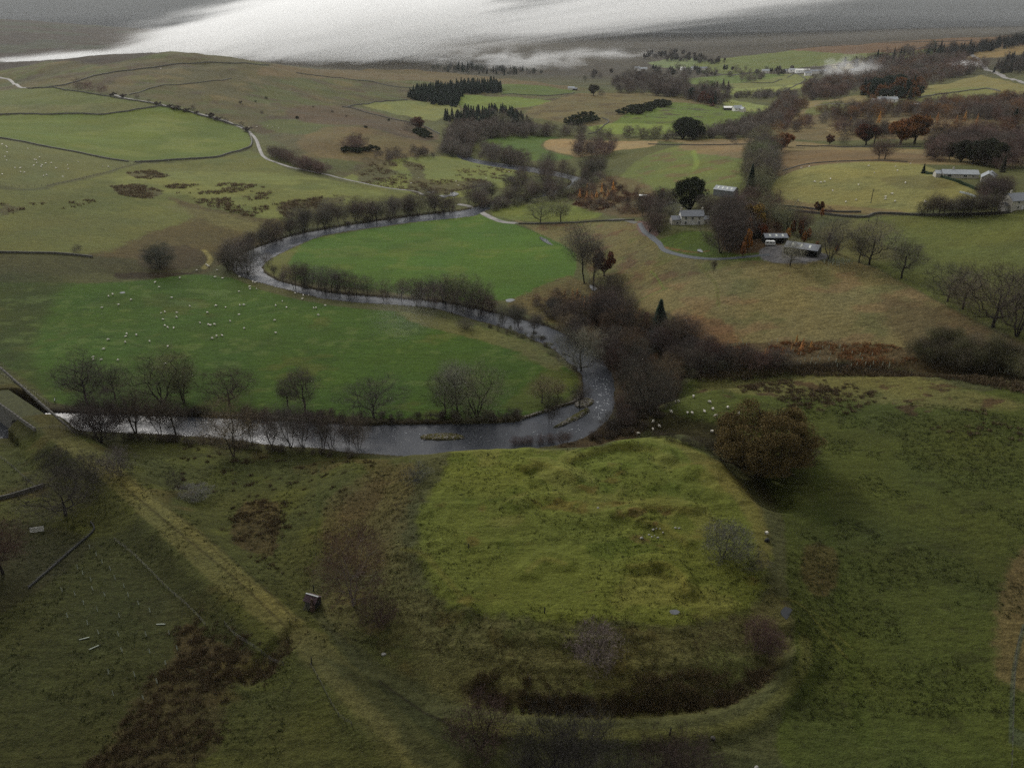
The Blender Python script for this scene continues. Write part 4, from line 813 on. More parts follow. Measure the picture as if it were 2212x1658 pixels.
def wood(name, P, n, kinds, hpx, cols, label, cat='wood', sizej=.3, seed=0):
    """a far wood that reads as one mass"""
    rng = np.random.default_rng(500 + seed); pts = scatter(P, n, rng); VV = []; FF = []; MI = []; nb = 0; out_ = []
    for ci, c in enumerate(cols):
        sel = [p for p in pts if rng.integers(0, len(cols)) == ci] if len(cols) > 1 else pts
        if ci == len(cols) - 1 and len(cols) > 1: pass
        out_.append(sel)
    mats = [tint_mat(name + '_crowns', scale=.08, var=.4, fixed=c) for c in cols]
    for ci, sel in enumerate(out_):
        for u, v in sel:
            K_ = P_[kinds[rng.integers(0, len(kinds))]]; V, F = K_.arr; x, y, z, g = G(u, v); s = hpx * g / K_.H * rng.uniform(1 - sizej, 1 + sizej); a = rng.uniform(0, 6.28); ca_, sa = math.cos(a), math.sin(a)
            k = LOD; Fs = F[::k]; Vs = V.reshape(-1, 3, 3)[::k]
            cen = Vs.mean(1, keepdims=True); Vs = (cen + (Vs - cen) * (k ** .5)).reshape(-1, 3)
            W = np.stack([(Vs[:, 0] * ca_ - Vs[:, 1] * sa) * s + x, (Vs[:, 0] * sa + Vs[:, 1] * ca_) * s + y, Vs[:, 2] * s + z - .3], -1)
            VV.append(W); FF.append(np.arange(len(W)).reshape(-1, 3) + nb); MI.append(np.full(len(W) // 3, ci)); nb += len(W)
    return tag(link(name, new_mesh(name, np.concatenate(VV), np.concatenate(FF), mats, fmat=np.concatenate(MI))), label, cat, kind='stuff')
LOD = 4
def inpoly(u, v, P):
    c = False; n = len(P)
    for i in range(n):
        x1, y1 = P[i]; x2, y2 = P[(i + 1) % n]
        if (y1 > v) != (y2 > v) and u < (x2 - x1) * (v - y1) / (y2 - y1) + x1: c = not c
    return c
def scatter(P, n, rng):
    a = np.array(P, float); out_ = []; md = math.sqrt(abs(.5 * np.sum(a[:, 0] * np.roll(a[:, 1], -1) - np.roll(a[:, 0], -1) * a[:, 1])) / n) * .6; t = 0
    while len(out_) < n and t < n * 60:
        t += 1; u = rng.uniform(a[:, 0].min(), a[:, 0].max()); v = rng.uniform(a[:, 1].min(), a[:, 1].max())
        if inpoly(u, v, P) and all((u - p[0]) ** 2 + ((v - p[1]) * 1.6) ** 2 > md * md for p in out_[-150:]): out_.append((u, v))
    return sorted(out_, key=lambda p: p[1])
def along(P, n, ju=3, jv=3):
    P = np.array(P, float); s = np.r_[0, np.cumsum(np.hypot(*np.diff(P, axis=0).T))]; out_ = []
    for k in range(n):
        t = (k + .5 + random.uniform(-.3, .3)) / n * s[-1]; out_.append((float(np.interp(t, s, P[:, 0])) + random.uniform(-ju, ju), float(np.interp(t, s, P[:, 1])) + random.uniform(-jv, jv)))
    return out_
def pick(*a): return random.choice(a)
# ---- the near river row, tree by tree: (kind, u, v, height, colour, width, label)
for k, u, v, h, c, wd, lb in [
 ('b2',188,873,98,GREY,1.1,'tall bare many-stemmed tree at the upstream end of the far bank near the bridge'),
 ('b0',249,860,64,GREY,1.0,'smaller bare tree just right of the tallest clump by the bridge, far bank'),
 ('b4',352,873,100,MOSS,1.35,'wide many-stemmed bare tree with mossy green limbs on the far bank'),
 ('b2',397,870,92,MOSS,.9,'bare tree with two pale mossy trunks touching the wide mossy tree'),
 ('b3',496,874,72,BROWN,1.25,'round-headed bare oak standing alone on the far bank under the sheep pasture'),
 ('b5',660,886,88,GREY,.95,'bare tree with pale upright crown on the far bank behind the densest clump'),
 ('b0',622,878,58,GREY,.9,'short dark bare tree left of the pale upright one on the far bank'),
 ('dense',218,956,96,DARK,.95,'very dense dark bare tree on the near bank just below the bridge'),
 ('b2',292,936,90,BROWN,1.0,'leaning bare alder at the water edge right of the dense dark one'),
 ('a0',346,938,70,BROWN,1.1,'thin leaning bare tree over the water between two bigger ones'),
 ('b5',380,941,74,BROWN,1.0,'bare tree on the near bank below the wide mossy tree'),
 ('b6',506,985,110,OCHRE,.85,'tall bare tree with straw-pale lichened twigs in the grass of the near bank'),
 ('a0',545,961,80,BROWN,.9,'slim bare alder just right of the straw-pale tree'),
 ('a1',588,964,78,BROWN,1.1,'clump of slim bare alder stems at the water edge, third in the near row'),
 ('a2',629,967,88,GREY,1.1,'bare alder with arching stems at the water edge, fourth in the near row'),
 ('a1',655,967,90,GREY,1.0,'tall bare alder at the water edge, fifth in the near row'),
 ('a0',699,969,66,BROWN,1.1,'low bare alder at the water edge beside the last tall pair'),
 ('a2',716,971,80,BROWN,1.1,'bare alder with dark trunk close to the last pair of the near row'),
 ('a1',775,976,80,BROWN,.9,'last dark bare tree of the near row before the open water'),
 ('a0',754,976,62,DARK,.8,'small bare tree just left of the last dark tree of the near row'),
 ('b3',807,901,80,GREY,1.25,'broad bare oak with grey lichened top alone on the far bank'),
 ('b1',962,893,86,MOSS,.9,'bare tree at the left side of the three grouped opposite the grass island'),
 ('b5',988,897,112,PALEG,.9,'tallest pale-topped bare tree of the three opposite the grass island'),
 ('b4',1030,900,104,MOSS,1.2,'wide bushy bare tree at the right side of the three opposite the grass island'),
 ('b0',1171,870,58,OCHRE,1.1,'small round bare tree with ochre lichen in the meadow corner by the river bend'),
 ('b0',1205,858,36,OCHRE,1.2,'low ochre thorn bush right beside the small round tree by the river bend'),
 ('a0',1188,922,74,DARK,.8,'thin dark bare tree standing between backwater and river'),
 ('b0',1252,884,56,DARK,1.0,'dark leafless tree on the stony spit in the river bend'),
 ('b1',1255,806,92,PALEG,1.1,'grey-white lichened tree leaning over the head of the river bend'),
 ('b5',1946,601,70,GREY,1.25,'lone bare oak on the fence line between the beige and green fields'),
 ('b3',2047,651,74,GREY,1.05,'greyish bare tree at the upper end of the four along the long fence'),
 ('b0',2079,668,66,OCHRE,1.3,'bare tree with clotted ochre twigs, second of the four along the fence'),
 ('b3',2145,706,118,BROWN,1.1,'largest bare tree of the four along the fence at the frame edge'),
 ('b6',2195,726,110,GREY,1.0,'bare tree with white-barked foot, lowest of the four along the fence'),
 ('b1',1877,571,86,GREY,1.15,'round bare tree right of two, below the open hillside field'),
 ('b0',1855,567,64,MOSS,.9,'slimmer bare tree touching the round one, below the open hillside field'),
 ('a1',1792,563,84,GREY,1.3,'tall ragged grey tree beside the farm sheds'),
 ('b0',1707,574,52,PALEG,1.1,'small bare garden tree by the yard gate'),
 ('a0',1541,590,28,BROWN,.8,'sapling bare tree in the rough grass below the drive'),
 ('b1',1167,482,56,MOSS,1.2,'greenish bare tree with wide head beside the lane fence'),
 ('b0',1211,480,46,MOSS,1.2,'smaller greenish bare tree beside the lane fence'),
 ('birch',764,1307,158,(.13,.082,.062),.72,'large birch with wine-red twigs and white limbs behind the small shed'),
 ('b3',143,1112,78,DARK,1.5,'spreading black-limbed bare tree by the white hurdle')]:
    plant(k, u, v, h, lb, 'tree', col=c, wide=wd)
plant('oak', 1640, 1024, 136, 'huge rounded oak still in russet leaf in the gully beside the earthwork', 'tree', col=OAKC, wide=1.1, sink=.5)
plant('con', 1422, 730, 80, 'dark green fir standing above the brown riverside wood', 'tree', col=CON, wide=1.15)
plant('leafy', 1305, 596, 54, 'copper-red beech with dense leaves beside the tall grey poplars', 'tree', col=(.13,.042,.024), wide=1.1)
plant('a3', 1262, 612, 126, 'tall feathery grey poplar beside the copper beech', 'tree', col=GREY, wide=.85)
plant('a0', 1282, 617, 100, 'second grey poplar in front of the copper beech', 'tree', col=GREY, wide=.9)
plant('yew', 1490, 455, 66, 'big dark evergreen behind the farmhouse roof', 'tree', col=(.03,.034,.02), wide=1.0)
plant('con', 1618, 428, 66, 'dark spruce at the foot of the tree belt behind the barns', 'tree', col=CON, wide=.8)
plant('con', 1994, 374, 18, 'small clipped cypress at the end of the garden hedge', 'tree', col=CON, wide=.9)
# ---- thorn and hawthorn bushes near the camera
for k, u, v, h, c, wd, lb in [
 ('t0',1285,1432,66,(.24,.21,.19),1.0,'pale lichened hawthorn on the dark south slope of the earthwork'),
 ('t1',1563,1203,70,(.15,.145,.12),1.1,'grey-green hawthorn with dark stump on the east side of the flat top'),
 ('t2',1622,1222,34,(.14,.14,.115),1.1,'low sprawling branch of a toppled hawthorn near the east edge'),
 ('t1',1636,1397,58,(.15,.095,.08),.8,'reddish hawthorn, upper one of a leaning pair below the puddle'),
 ('t0',1664,1414,48,(.15,.10,.09),.8,'reddish grey hawthorn, lower one of a leaning pair below the puddle'),
 ('t0',820,1350,52,(.11,.07,.062),1.0,'small wine-brown bush below the large birch'),
 ('t2',895,1038,42,(.13,.13,.12),.9,'windswept grey thorn tree on the west shoulder of the earthwork'),
 ('t1',124,1026,52,(.10,.09,.078),1.0,'rounded thorn bush, first of three above the railway bank'),
 ('t0',188,1034,46,(.095,.085,.074),1.1,'rounded thorn bush, middle one of three above the railway bank'),
 ('t1',257,1024,48,(.13,.12,.105),1.1,'greyer thorn bush, last of three above the railway bank'),
 ('t2',374,1058,38,(.11,.105,.09),.6,'thin bare sapling above the pale low bush'),
 ('t0',420,1078,30,(.20,.19,.175),1.5,'low whitish hawthorn in the rushy field'),
 ('t0',1007,712,26,(.17,.145,.13),1.1,'small round pinkish bush at the edge of the sheep pasture'),
 ('t1',1572,1000,38,(.12,.11,.095),1.3,'grey bush crouching under the left side of the russet oak'),
 ('t1',1736,990,36,(.11,.10,.085),1.2,'brown bush at the right foot of the russet oak')]:
    plant(k, u, v, h, lb, 'bush', col=c, wide=wd)
for k, u, v, h, c, wd, lb in [('dense',1222,1740,130,(.07,.058,.056),.95,'broad leafless tree with purple-grey crown rising from the bottom edge'),
 ('dense',1455,1740,98,(.075,.055,.052),1.0,'wine-dark leafless tree at the bottom edge right of the broad purple-grey one'),
 ('t0',1035,1618,80,(.075,.05,.047),.9,'small reddish-brown tree beside the end of the ditch'),
 ('b0',5,1240,95,(.10,.062,.045),1.2,'reddish thorn tree at the left frame edge below the hurdle'),
 ('b4',1395,890,108,DARK,1.2,'big domed leafless tree at the foot of the wooded river bank')]:
    plant(k, u, v, h, lb, 'tree', col=c, wide=wd)
# ---- rows and small groups; trees in one row that nothing tells apart share a label
def row(P, n, kinds, h, cols, label, group, ju=3, jv=3, whole=False, wide=1.1, cat='tree'):
    for u, v in sorted(along(P, n, ju, jv), key=lambda p: p[1]):
        plant(pick(*kinds), u, v, random.uniform(*h), label, cat, group, pick(*cols), wide * random.uniform(.85, 1.15), whole)
def grove(P, n, kinds, h, cols, label, group, whole=False, wide=1.1, seed=0, cat='tree'):
    for u, v in scatter(P, n, np.random.default_rng(900 + seed)):
        plant(pick(*kinds), u, v, random.uniform(*h), label, cat, group, pick(*cols), wide * random.uniform(.85, 1.15), whole)
A = ('a0','a1','a2','a3'); B = ('b0','b1','b2','b4','b5','b6','b7'); S = ('s0','s1','s2')
for i, (u, v) in enumerate([(637,627),(655,630),(668,631),(699,637),(716,640),(735,641),(751,644),(769,646),(795,650),(832,655),(866,655),(900,661),(907,662),(938,668),(963,670),(975,677),(1006,684),(1037,684),(1067,687),(1086,706),(1114,714),(1121,713),(1151,724)]):
    plant(pick(*A), u, v, random.uniform(48, 62), 'slim leafless alder in the row between river and bright green meadow', 'tree', 'alders along the middle reach of the river', pick(GREY, BROWN, BROWN), random.uniform(1, 1.3))
for u, v, h in [(985,655,64),(1012,668,74),(925,648,50),(958,650,56),(1040,672,62)]: plant('b2', u, v, h, 'fuller mossy-grey tree among the alders behind the middle reach', 'tree', 'fuller trees behind the middle reach', MOSS if u > 980 else GREY, 1.15)
for u, v, h in [(1114,967,26),(1130,966,22),(1144,964,24),(1168,964,26),(1190,962,26),(1212,962,28),(1225,955,22)]: plant('a1', u, v, h, 'little wine-brown alder peeping over the crest of the earthwork', 'tree', 'small alders on the bank behind the crest', PURPLE, 1.3)
row([(488,590),(505,570),(545,545),(600,524),(660,500),(740,485),(830,478),(920,466),(985,460)], 30, A + ('b2', 'b4'), (40, 54), (GREY, BROWN, DARK), 'leafless alder in the dense line on the outer bank of the upper loop', 'outer bank of the upper loop', 4, 4)
row([(478,585),(520,552),(600,516),(700,486),(820,470),(960,455)], 11, A, (36, 46), (BROWN, GREY), 'leafless alder in the dense line on the outer bank of the upper loop', 'outer bank of the upper loop', 5, 4)
row([(575,568),(600,606),(618,612)], 3, A, (22, 30), (GREY,), 'small bare sapling on the grassy tip of the upper meadow', 'saplings on the upper meadow tip')
plant('b4', 535, 600, 66, 'leaning leafless tree where the river turns below the sheep pasture corner', 'tree', col=BROWN, wide=1.0)
plant('b2', 509, 588, 56, 'grey leafless tree at the outermost point of the river turn', 'tree', col=GREY, wide=1.1)
grove([(1030,455),(1010,440),(1060,420),(1120,400),(1200,378),(1290,355),(1310,375),(1270,410),(1180,432),(1080,452)], 34, A + ('b4',), (34, 44), (BROWN, GREY, DARK), 'leafless tree in the riverside wood between lane bridge and upper meadow', 'riverside wood above the lane bridge', seed=1)
LOD = 1
wood('river_wood', [(1000,345),(985,320),(1005,300),(1080,345),(1180,362),(1250,385),(1240,375),(1190,372),(1100,366),(1040,358)], 44, A + S, 32, [BROWN, GREY], 'leafless trees lining the uppermost river bend round the green meadow', seed=2)
grove([(1275,650),(1340,640),(1360,680),(1340,720),(1280,700)], 9, A + ('b4',), (54, 68), (BROWN, DARK), 'slender crowded leafless tree beside the beige field corner', 'crowded stems by the beige field', seed=3)
grove([(1160,672),(1260,690),(1300,740),(1270,770),(1200,720)], 9, ('b0', 'b4', 'a1'), (42, 56), (OCHRE, BROWN, GREY), 'leafless tree in the scrub between river and rough field', 'scrub trees by the river', seed=4)
grove([(1290,730),(1360,700),(1440,720),(1560,770),(1555,800),(1480,815),(1450,860),(1360,880),(1330,830)], 34, ('b4', 'b1', 'a1', 'dense'), (46, 62), (DARK, BROWN, PURPLE, (.16,.11,.075), GREY), 'brown leafless tree in the close wood on the river slope', 'close wood on the river slope', seed=5)
grove([(1330,890),(1400,850),(1450,850),(1440,880),(1380,915),(1320,940),(1270,950)], 12, ('b4', 't1'), (22, 40), (DARK, BROWN), 'low dark scrub tree on the steep bank under the wood', 'scrub on the steep river bank', seed=6)
grove([(1556,505),(1592,500),(1604,535),(1598,556),(1556,555),(1550,525)], 14, A + B, (60, 84), (GREY, BROWN, DARK), 'tall leafless tree in the clump beside the farmhouse lawn', 'clump beside the farmhouse lawn', seed=7)
grove([(1600,450),(1650,440),(1720,480),(1740,520),(1700,505),(1640,510),(1610,520)], 10, ('a1', 'b2', 'b4'), (46, 62), (BROWN, MOSS, PURPLE), 'leafless tree behind the farm sheds', 'trees behind the farm sheds', seed=8)
for u, v, h, k, c in [(1606,500,50,'leafy',GOLD),(1624,506,62,'leafy2',(.24,.16,.05)),(1612,528,54,'slim',(.26,.14,.06)),(1614,545,46,'slim',(.40,.19,.045)),(1604,556,32,'slim',(.26,.12,.05))]: plant(k, u, v, h, 'autumn-gold tree glowing beside the clump at the farmhouse', 'tree', 'autumn-gold trees at the farm', c, .9)
for u, v, h in [(1712,508,30),(1728,512,34),(1735,528,26),(1762,545,22),(1790,530,24)]: plant('slim', u, v, h, 'small orange birch behind the farm sheds', 'tree', 'orange birches behind the sheds', (.26,.12,.035), .9)
plant('leafy', 1630, 512, 30, 'dark red copper hedge behind the farm sheds', 'bush', col=(.10,.035,.016), wide=2)
grove([(1395,505),(1420,480),(1435,470),(1438,500),(1420,505)], 4, ('b0', 'b4', 'a2'), (40, 52), (BROWN, PURPLE), 'leafless garden tree hiding the left side of the farmhouse', 'garden trees by the farmhouse', seed=9)
plant('b1', 1452, 474, 36, 'pale silvery leafless tree overlapping the left wing of the farmhouse', 'tree', col=(.22,.22,.20), wide=1)
grove([(1375,445),(1440,425),(1465,440),(1430,470),(1380,475)], 10, ('b0', 'b4'), (24, 34), (BROWN, DARK, PURPLE), 'brown leafless tree in the thicket behind the farmhouse drive', 'thicket behind the drive', seed=10)
grove([(1515,470),(1535,455),(1545,460),(1530,474)], 3, ('b1', 'b4'), (36, 46), (BROWN, MOSS), 'leafless tree behind the farmhouse roof', 'trees behind the farmhouse roof', seed=11)
BELT = [(1612,425),(1608,390),(1625,345),(1660,322),(1680,340),(1665,375),(1645,410),(1635,435)]
grove(BELT, 16, ('dense', 'b4', 'b1'), (46, 60), (MOSS, GREY), 'rounded grey-green leafless tree in the belt climbing the hill behind the barns', 'tree belt behind the barns', seed=12)
for u, v, h in [(1688,325,34),(1700,318,26),(1672,330,30)]: plant('leafy2', u, v, h, 'russet oak at the top of the tree belt', 'tree', 'russet oaks at the top of the belt', RUST, 1)
# trees scattered on the right-hand slopes
for u, v, h, k, c, lb in [(1822,314,26,'s0',DARK,'small bare tree standing alone on the fence of the dun field'),(1792,313,20,'leafy',(.10,.05,.03),'small rust-brown bush on the fence of the dun field'),
 (1870,314,40,'leafy2',(.085,.038,.024),'broad wine-red oak left of the russet pair'),(1888,312,50,'b0',DARK,'tall dark bare tree behind the wine-red oak'),(1912,344,44,'b1',PURPLE,'purple bare tree in front of the russet pair'),(1898,344,34,'b0',PURPLE,'smaller purple bare tree left of its taller twin'),
 (1945,312,46,'leafy2',RUST,'russet oak, left one of a pair on the field edge'),(1975,310,52,'leafy2',(.14,.065,.028),'larger russet oak of the pair on the field edge'),(1585,312,16,'s1',GREY,'tiny bare bush on the straw-coloured field edge'),(1655,312,20,'s2',BROWN,'small bare bush near the top of the tree belt'),
 (1475,300,42,'yew',(.026,.034,.02),'dark evergreen, left one of two in the valley field'),(1497,302,38,'yew',(.026,.034,.02),'dark evergreen, right one of two in the valley field'),
 (886,283,26,'s1',BROWN,'bare tree on the bank above the dark gorse'),(902,283,28,'leafy2',(.09,.045,.03),'rust-brown tree on the bank above the dark gorse'),
 (1282,207,22,'leafy2',(.05,.045,.03),'dark round tree on the brow of the moor'),(1298,207,14,'s0',DARK,'small dark tree beside the round one on the brow'),
 (170,193,20,'s0',BROWN,'bare tree on the upper road wall, left of three'),(192,196,20,'s1',PURPLE,'bare tree on the upper road wall, middle of three'),(222,202,18,'s1',PURPLE,'bare tree on the upper road wall, right of three'),
 (417,240,12,'s0',DARK,'small bare tree beside the hill road wall'),(456,252,8,'s1',DARK,'stunted bush beside the hill road wall'),
 (345,578,46,'dense',(.09,.09,.075),'grey willow clump in the dark boggy hollow'),(168,545,16,'s1',DARK,'small dark bush on the wall of the hollow field'),
 (1768,458,22,'leafy',(.13,.06,.03),'small orange-brown bush beside the lane'),(1790,462,16,'s1',PURPLE,'small purple bush beside the lane'),
 (2190,268,26,'con2',CON,'dark conifer at the frame edge by the little white building')]:
    plant(k, u, v, h, lb, 'tree' if 'bush' not in lb else 'bush', col=c, wide=1.15, whole=(k[0] == 's'))
grove([(740,325),(775,305),(800,318),(790,330)], 5, S, (24, 32), (PURPLE,), 'purple leafless tree among the gorse on the hill flank', 'purple trees on the hill flank', True, seed=13)
wood('gully_scrub', [(800,345),(870,320),(950,335),(940,345),(860,352)], 26, S, 18, [BROWN, DARK], 'low leafless scrub in the gully below the hill flank', seed=29)
row([(585,335),(610,345),(660,365),(700,376)], 22, ('s1', 's2', 't0'), (16, 26), (PURPLE, BROWN), 'purple-brown shrub in the roadside thicket on the bend', 'roadside thicket shrubs', 3, 3, True, 1.3, 'bush')
row([(240,208),(300,214),(420,246),(520,272),(545,288)], 14, ('s1', 'gorse'), (5, 9), (DARK,), 'small dark shrub against the hill road wall', 'shrubs on the hill road wall', 3, 1, True, 1.5, 'bush')
wood('hedge_line', [(1060,257),(1160,285),(1300,293),(1420,292),(1420,302),(1300,303),(1160,296),(1060,268)], 46, S, 22, [GREY, BROWN, MOSS], 'loose line of leafless trees above the river meadow', seed=26)
wood('hedge_line', [(1430,296),(1550,292),(1640,296),(1640,304),(1550,301),(1430,305)], 26, S, 20, [GREY, BROWN], 'line of leafless trees along the straw-coloured field', seed=27)
wood('field_copse', [(1235,338),(1250,322),(1310,322),(1330,335),(1290,345)], 22, A + S, 28, [BROWN, PURPLE], 'leafless copse at the end of the straw-coloured field', seed=28)
grove([(1955,466),(2000,460),(2080,462),(2120,460),(2150,462),(2150,468),(2050,470)], 14, ('b0', 'b4', 'a1'), (26, 44), (DARK, BROWN), 'dark leafless tree along the lane at the top of the green field', 'trees along the lane', seed=16)
for u, v, h in [(2010,337,50),(2050,345,44),(2075,350,54),(2100,355,60),(2128,358,66),(2150,362,60),(2165,372,44)]: plant(pick('yew', 'con2', 'leafy2'), u, v, h * .72, 'dark pine in the shelter belt behind the bungalow', 'tree', 'pines behind the bungalow', (.045,.048,.032), .8)
wood('bungalow_wood', [(1990,345),(2050,330),(2150,335),(2212,350),(2212,372),(2150,366),(2100,356),(2040,350)], 34, S, 38, [PURPLE, DARK, BROWN], 'purple-brown leafless wood behind the bungalow', seed=17)
grove([(2105,416),(2150,410),(2182,404),(2172,430),(2140,440),(2105,436)], 9, ('b0', 'b4'), (26, 38), (DARK, BROWN, PURPLE), 'dark leafless tree between bungalow and stone house', 'trees between the two houses', seed=18)
# larch saplings and shrubs gone orange
for P, n, s_ in [([(1225,425),(1260,418),(1335,410),(1330,430),(1230,438)], 12, 20), ([(1610,770),(1660,755),(1720,740),(1780,735),(1760,760),(1640,790)], 10, 21), ([(1210,640),(1290,650),(1330,668),(1260,670),(1215,660)], 10, 22), ([(1340,690),(1380,680),(1410,715),(1370,725)], 6, 23), ([(1790,270),(1900,265),(2120,262),(2150,275),(1900,280)], 8, 24)]:
    grove(P, n, ('larch',), (14, 24), ((.50,.25,.06), (.36,.20,.09), (.42,.21,.07)), {20:'orange larch sapling on the bracken slope above the lane',21:'yellow larch sapling in the young plantation above the burn',22:'orange-tipped sapling beside the river scrub',23:'pinkish-orange larch beside the dark fir',24:'orange sapling in the far hedgerow'}[s_], {20:'larches on the bracken slope',21:'larches above the burn',22:'saplings in the river scrub',23:'larches beside the fir',24:'orange hedgerow saplings'}[s_], True, .9, seed=s_)
row([(1490,800),(1560,790),(1640,792),(1700,790)], 14, ('t0', 't1', 'b4'), (20, 44), (DARK, BROWN, PURPLE), 'brown scrub bush above the dark burn', 'scrub above the burn', 5, 6, False, 1.3, 'bush')
wood('young_plantation', [(1960,770),(2050,750),(2212,790),(2260,830),(2150,815),(2000,795)], 90, A, 42, [(.16,.155,.085), (.15,.13,.09)], 'dense young plantation with mossy twigs above the burn', seed=25)
# gorse
for P, n, s_, lb in [([(1330,248),(1380,232),(1440,222),(1440,232),(1370,250)], 46, 30, 'in the large dark gorse stand on the green knoll'), ([(1222,268),(1235,255),(1260,248),(1300,255),(1260,272)], 22, 31, 'in the dark gorse below the brown bank'), ([(735,328),(760,318),(820,325),(800,332)], 14, 32, 'on the hill flank under the purple trees'), ([(890,285),(915,285),(935,300),(920,305)], 12, 33, 'on the steep bank above the river wood')]:
    grove(P, n, ('gorse',), (6, 11), (GORSEC,), 'dark gorse bush ' + lb, 'gorse ' + lb, True, 1.5, seed=s_, cat='bush')
# ---- far woods that read as one mass
LOD = 4
wood('spruce_wood', [(880,208),(910,198),(1000,187),(1060,183),(1083,190),(1082,201),(1000,204),(992,222),(985,232),(940,226),(885,215)], 620, ('con2', 'con3'), 15, [CON, (.026, .04, .03)], 'block of dark spruce plantation with a stepped edge on the moor', seed=1)
wood('spruce_wood', [(948,262),(1000,248),(1100,243),(1130,262),(1150,290),(1100,285),(1000,275)], 300, ('con2', 'con3'), 18, [(.03, .045, .034), (.026, .036, .028), (.05,.045,.036)], 'dark mixed conifer wood above the river meadow', seed=2)
LOD = 2
wood('river_wood', [(950,335),(960,300),(1000,278),(1100,285),(1200,292),(1180,298),(1050,300),(1020,320),(1010,345)], 110, S, 26, [GREY, BROWN], 'grey leafless wood round the far river bend', seed=3)
wood('broadleaf_wood', [(1320,182),(1380,170),(1500,205),(1560,225),(1555,232),(1470,212),(1330,200)], 110, S, 20, [BROWN, GREY, (.06,.045,.04)], 'far leafless wood beyond the brown bank', seed=4)
wood('conifer_clump', [(1480,212),(1520,205),(1555,225),(1550,232),(1500,224)], 22, ('con3', 'leafy'), 20, [CON, (.10,.045,.03)], 'far clump of mixed spruce and rusty trees at the end of the wood', seed=5)
wood('hillside_wood', [(1640,262),(1700,215),(1780,175),(1850,165),(1950,140),(2060,130),(2130,150),(2050,175),(1980,200),(1900,180),(1850,205),(1760,220),(1720,250),(1690,275)], 430, S, 19, [BROWN, GREY, PURPLE, (.075,.05,.036), (.125,.075,.045)], 'broad leafless wood climbing the right-hand hillside', seed=6)
wood('upper_wood', [(2020,118),(2100,105),(2212,85),(2300,80),(2300,92),(2150,108),(2050,130)], 200, ('con3', 's0'), 13, [(.03,.032,.03)], 'dark conifer strip along the skyline ridge', seed=7)
wood('slope_wood', [(2140,160),(2160,140),(2212,125),(2300,120),(2300,150),(2200,160)], 110, ('con3', 's1'), 17, [(.036,.04,.034), DARK], 'dark mixed wood above the pale road', seed=8)
wood('house_wood', [(1860,205),(1900,195),(1980,190),(1985,215),(1950,218),(1880,214)], 60, ('con2', 'leafy', 'yew'), 24, [CON, (.13,.06,.025), (.03,.04,.03)], 'evergreens and orange larches behind the long white house', seed=9)
wood('hedgerow_wood', [(1640,300),(1700,275),(1760,262),(1900,240),(2050,228),(2212,225),(2300,235),(2300,262),(2050,262),(1900,250),(1780,268),(1700,292)], 230, S, 22, [BROWN, GREY, (.075,.05,.04), PURPLE, (.17,.095,.045)], 'leafless hedgerow wood across the right-hand slopes', seed=10)
wood('lane_wood', [(1990,320),(2050,300),(2100,305),(2212,300),(2300,310),(2300,340),(2100,335)], 90, S, 26, [PURPLE, BROWN, (.05,.042,.04)], 'purple-brown wood at the right side above the bungalow', seed=11)
wood('river_wood', [(1560,290),(1640,262),(1690,262),(1660,285),(1640,300),(1560,300),(1500,300)], 80, S, 24, [GREY, BROWN], 'grey leafless riverside wood in the valley bottom', seed=12)
wood('hedge_line', [(1560,208),(1600,206),(1640,205),(1700,200),(1720,210),(1640,215),(1562,212)], 70, S, 12, [DARK, GREY], 'line of leafless trees across the valley fields', seed=13)
wood('village_trees', [(1380,160),(1500,150),(1560,158),(1760,152),(1780,162),(1600,166),(1400,168)], 60, ('s0', 's1', 'leafy'), 10, [BROWN, (.04,.045,.035), GREY], 'trees among the far village houses', seed=14)
wood('moor_edge_wood', [(1370,122),(1460,116),(1540,130),(1600,135),(1530,140),(1400,130)], 90, ('s0', 'leafy'), 9, [(.045,.042,.04), DARK], 'dark wood under the far moor', seed=15)
wood('misty_wood', [(930,150),(990,140),(1040,142),(1120,152),(1180,160),(1100,163),(960,158)], 90, ('s0', 's1', 's2', 'con3'), 9, [(.05,.048,.045), CON], 'trees half lost in the valley mist', seed=16)
wood('misty_spruces', [(975,150),(1005,146),(1020,150),(1000,156)], 8, ('con3',), 13, [CON], 'knot of tall spruces standing out of the mist', seed=17)
wood('field_copse', [(1500,200),(1560,190),(1600,196),(1560,202)], 24, ('s1', 'con3', 's2'), 16, [GREY, CON, BROWN], 'copse in the far green fields', seed=18)
wood('field_copse', [(1590,172),(1640,168),(1660,176),(1620,180)], 14, ('s1', 's2'), 12, [GREY, BROWN], 'thin copse below the village', seed=19)
wood('roadside_wood', [(1985,232),(2100,228),(2212,212),(2300,205),(2300,225),(2100,240),(1990,240)], 60, S, 18, [(.07,.05,.045), PURPLE], 'purple leafless wood on the slope below the pale road', seed=20)

# scrub, brambles and saplings filling the banks between the trees
LOD = 2; SC = ('t0', 't1', 'a1', 'a2')
wood('bank_scrub', [(140,880),(300,885),(600,892),(900,900),(1120,892),(1150,903),(1000,912),(780,914),(560,902),(300,893)], 130, SC, 15, [BROWN, (.14,.12,.09), GREY], 'brown scrub along the far bank of the near river reach', seed=40)
wood('bank_scrub', [(200,942),(300,942),(450,950),(560,965),(780,985),(760,992),(540,972),(300,950)], 60, SC, 15, [BROWN, (.14,.12,.09)], 'low scrub at the water edge on the near bank', seed=41)
wood('bank_scrub', [(590,612),(700,634),(860,645),(1000,664),(1150,700),(1220,720),(1200,700),(1100,672),(960,652),(760,632),(640,615)], 30, SC, 9, [BROWN, GREY, (.14,.12,.09)], 'scrub between the alders of the middle reach', seed=42)
wood('bank_scrub', [(480,585),(510,560),(600,520),(760,480),(980,452),(985,464),(800,478),(650,507),(560,545),(505,590)], 26, SC, 9, [BROWN, GREY], 'scrub under the alder line of the upper loop', seed=43)
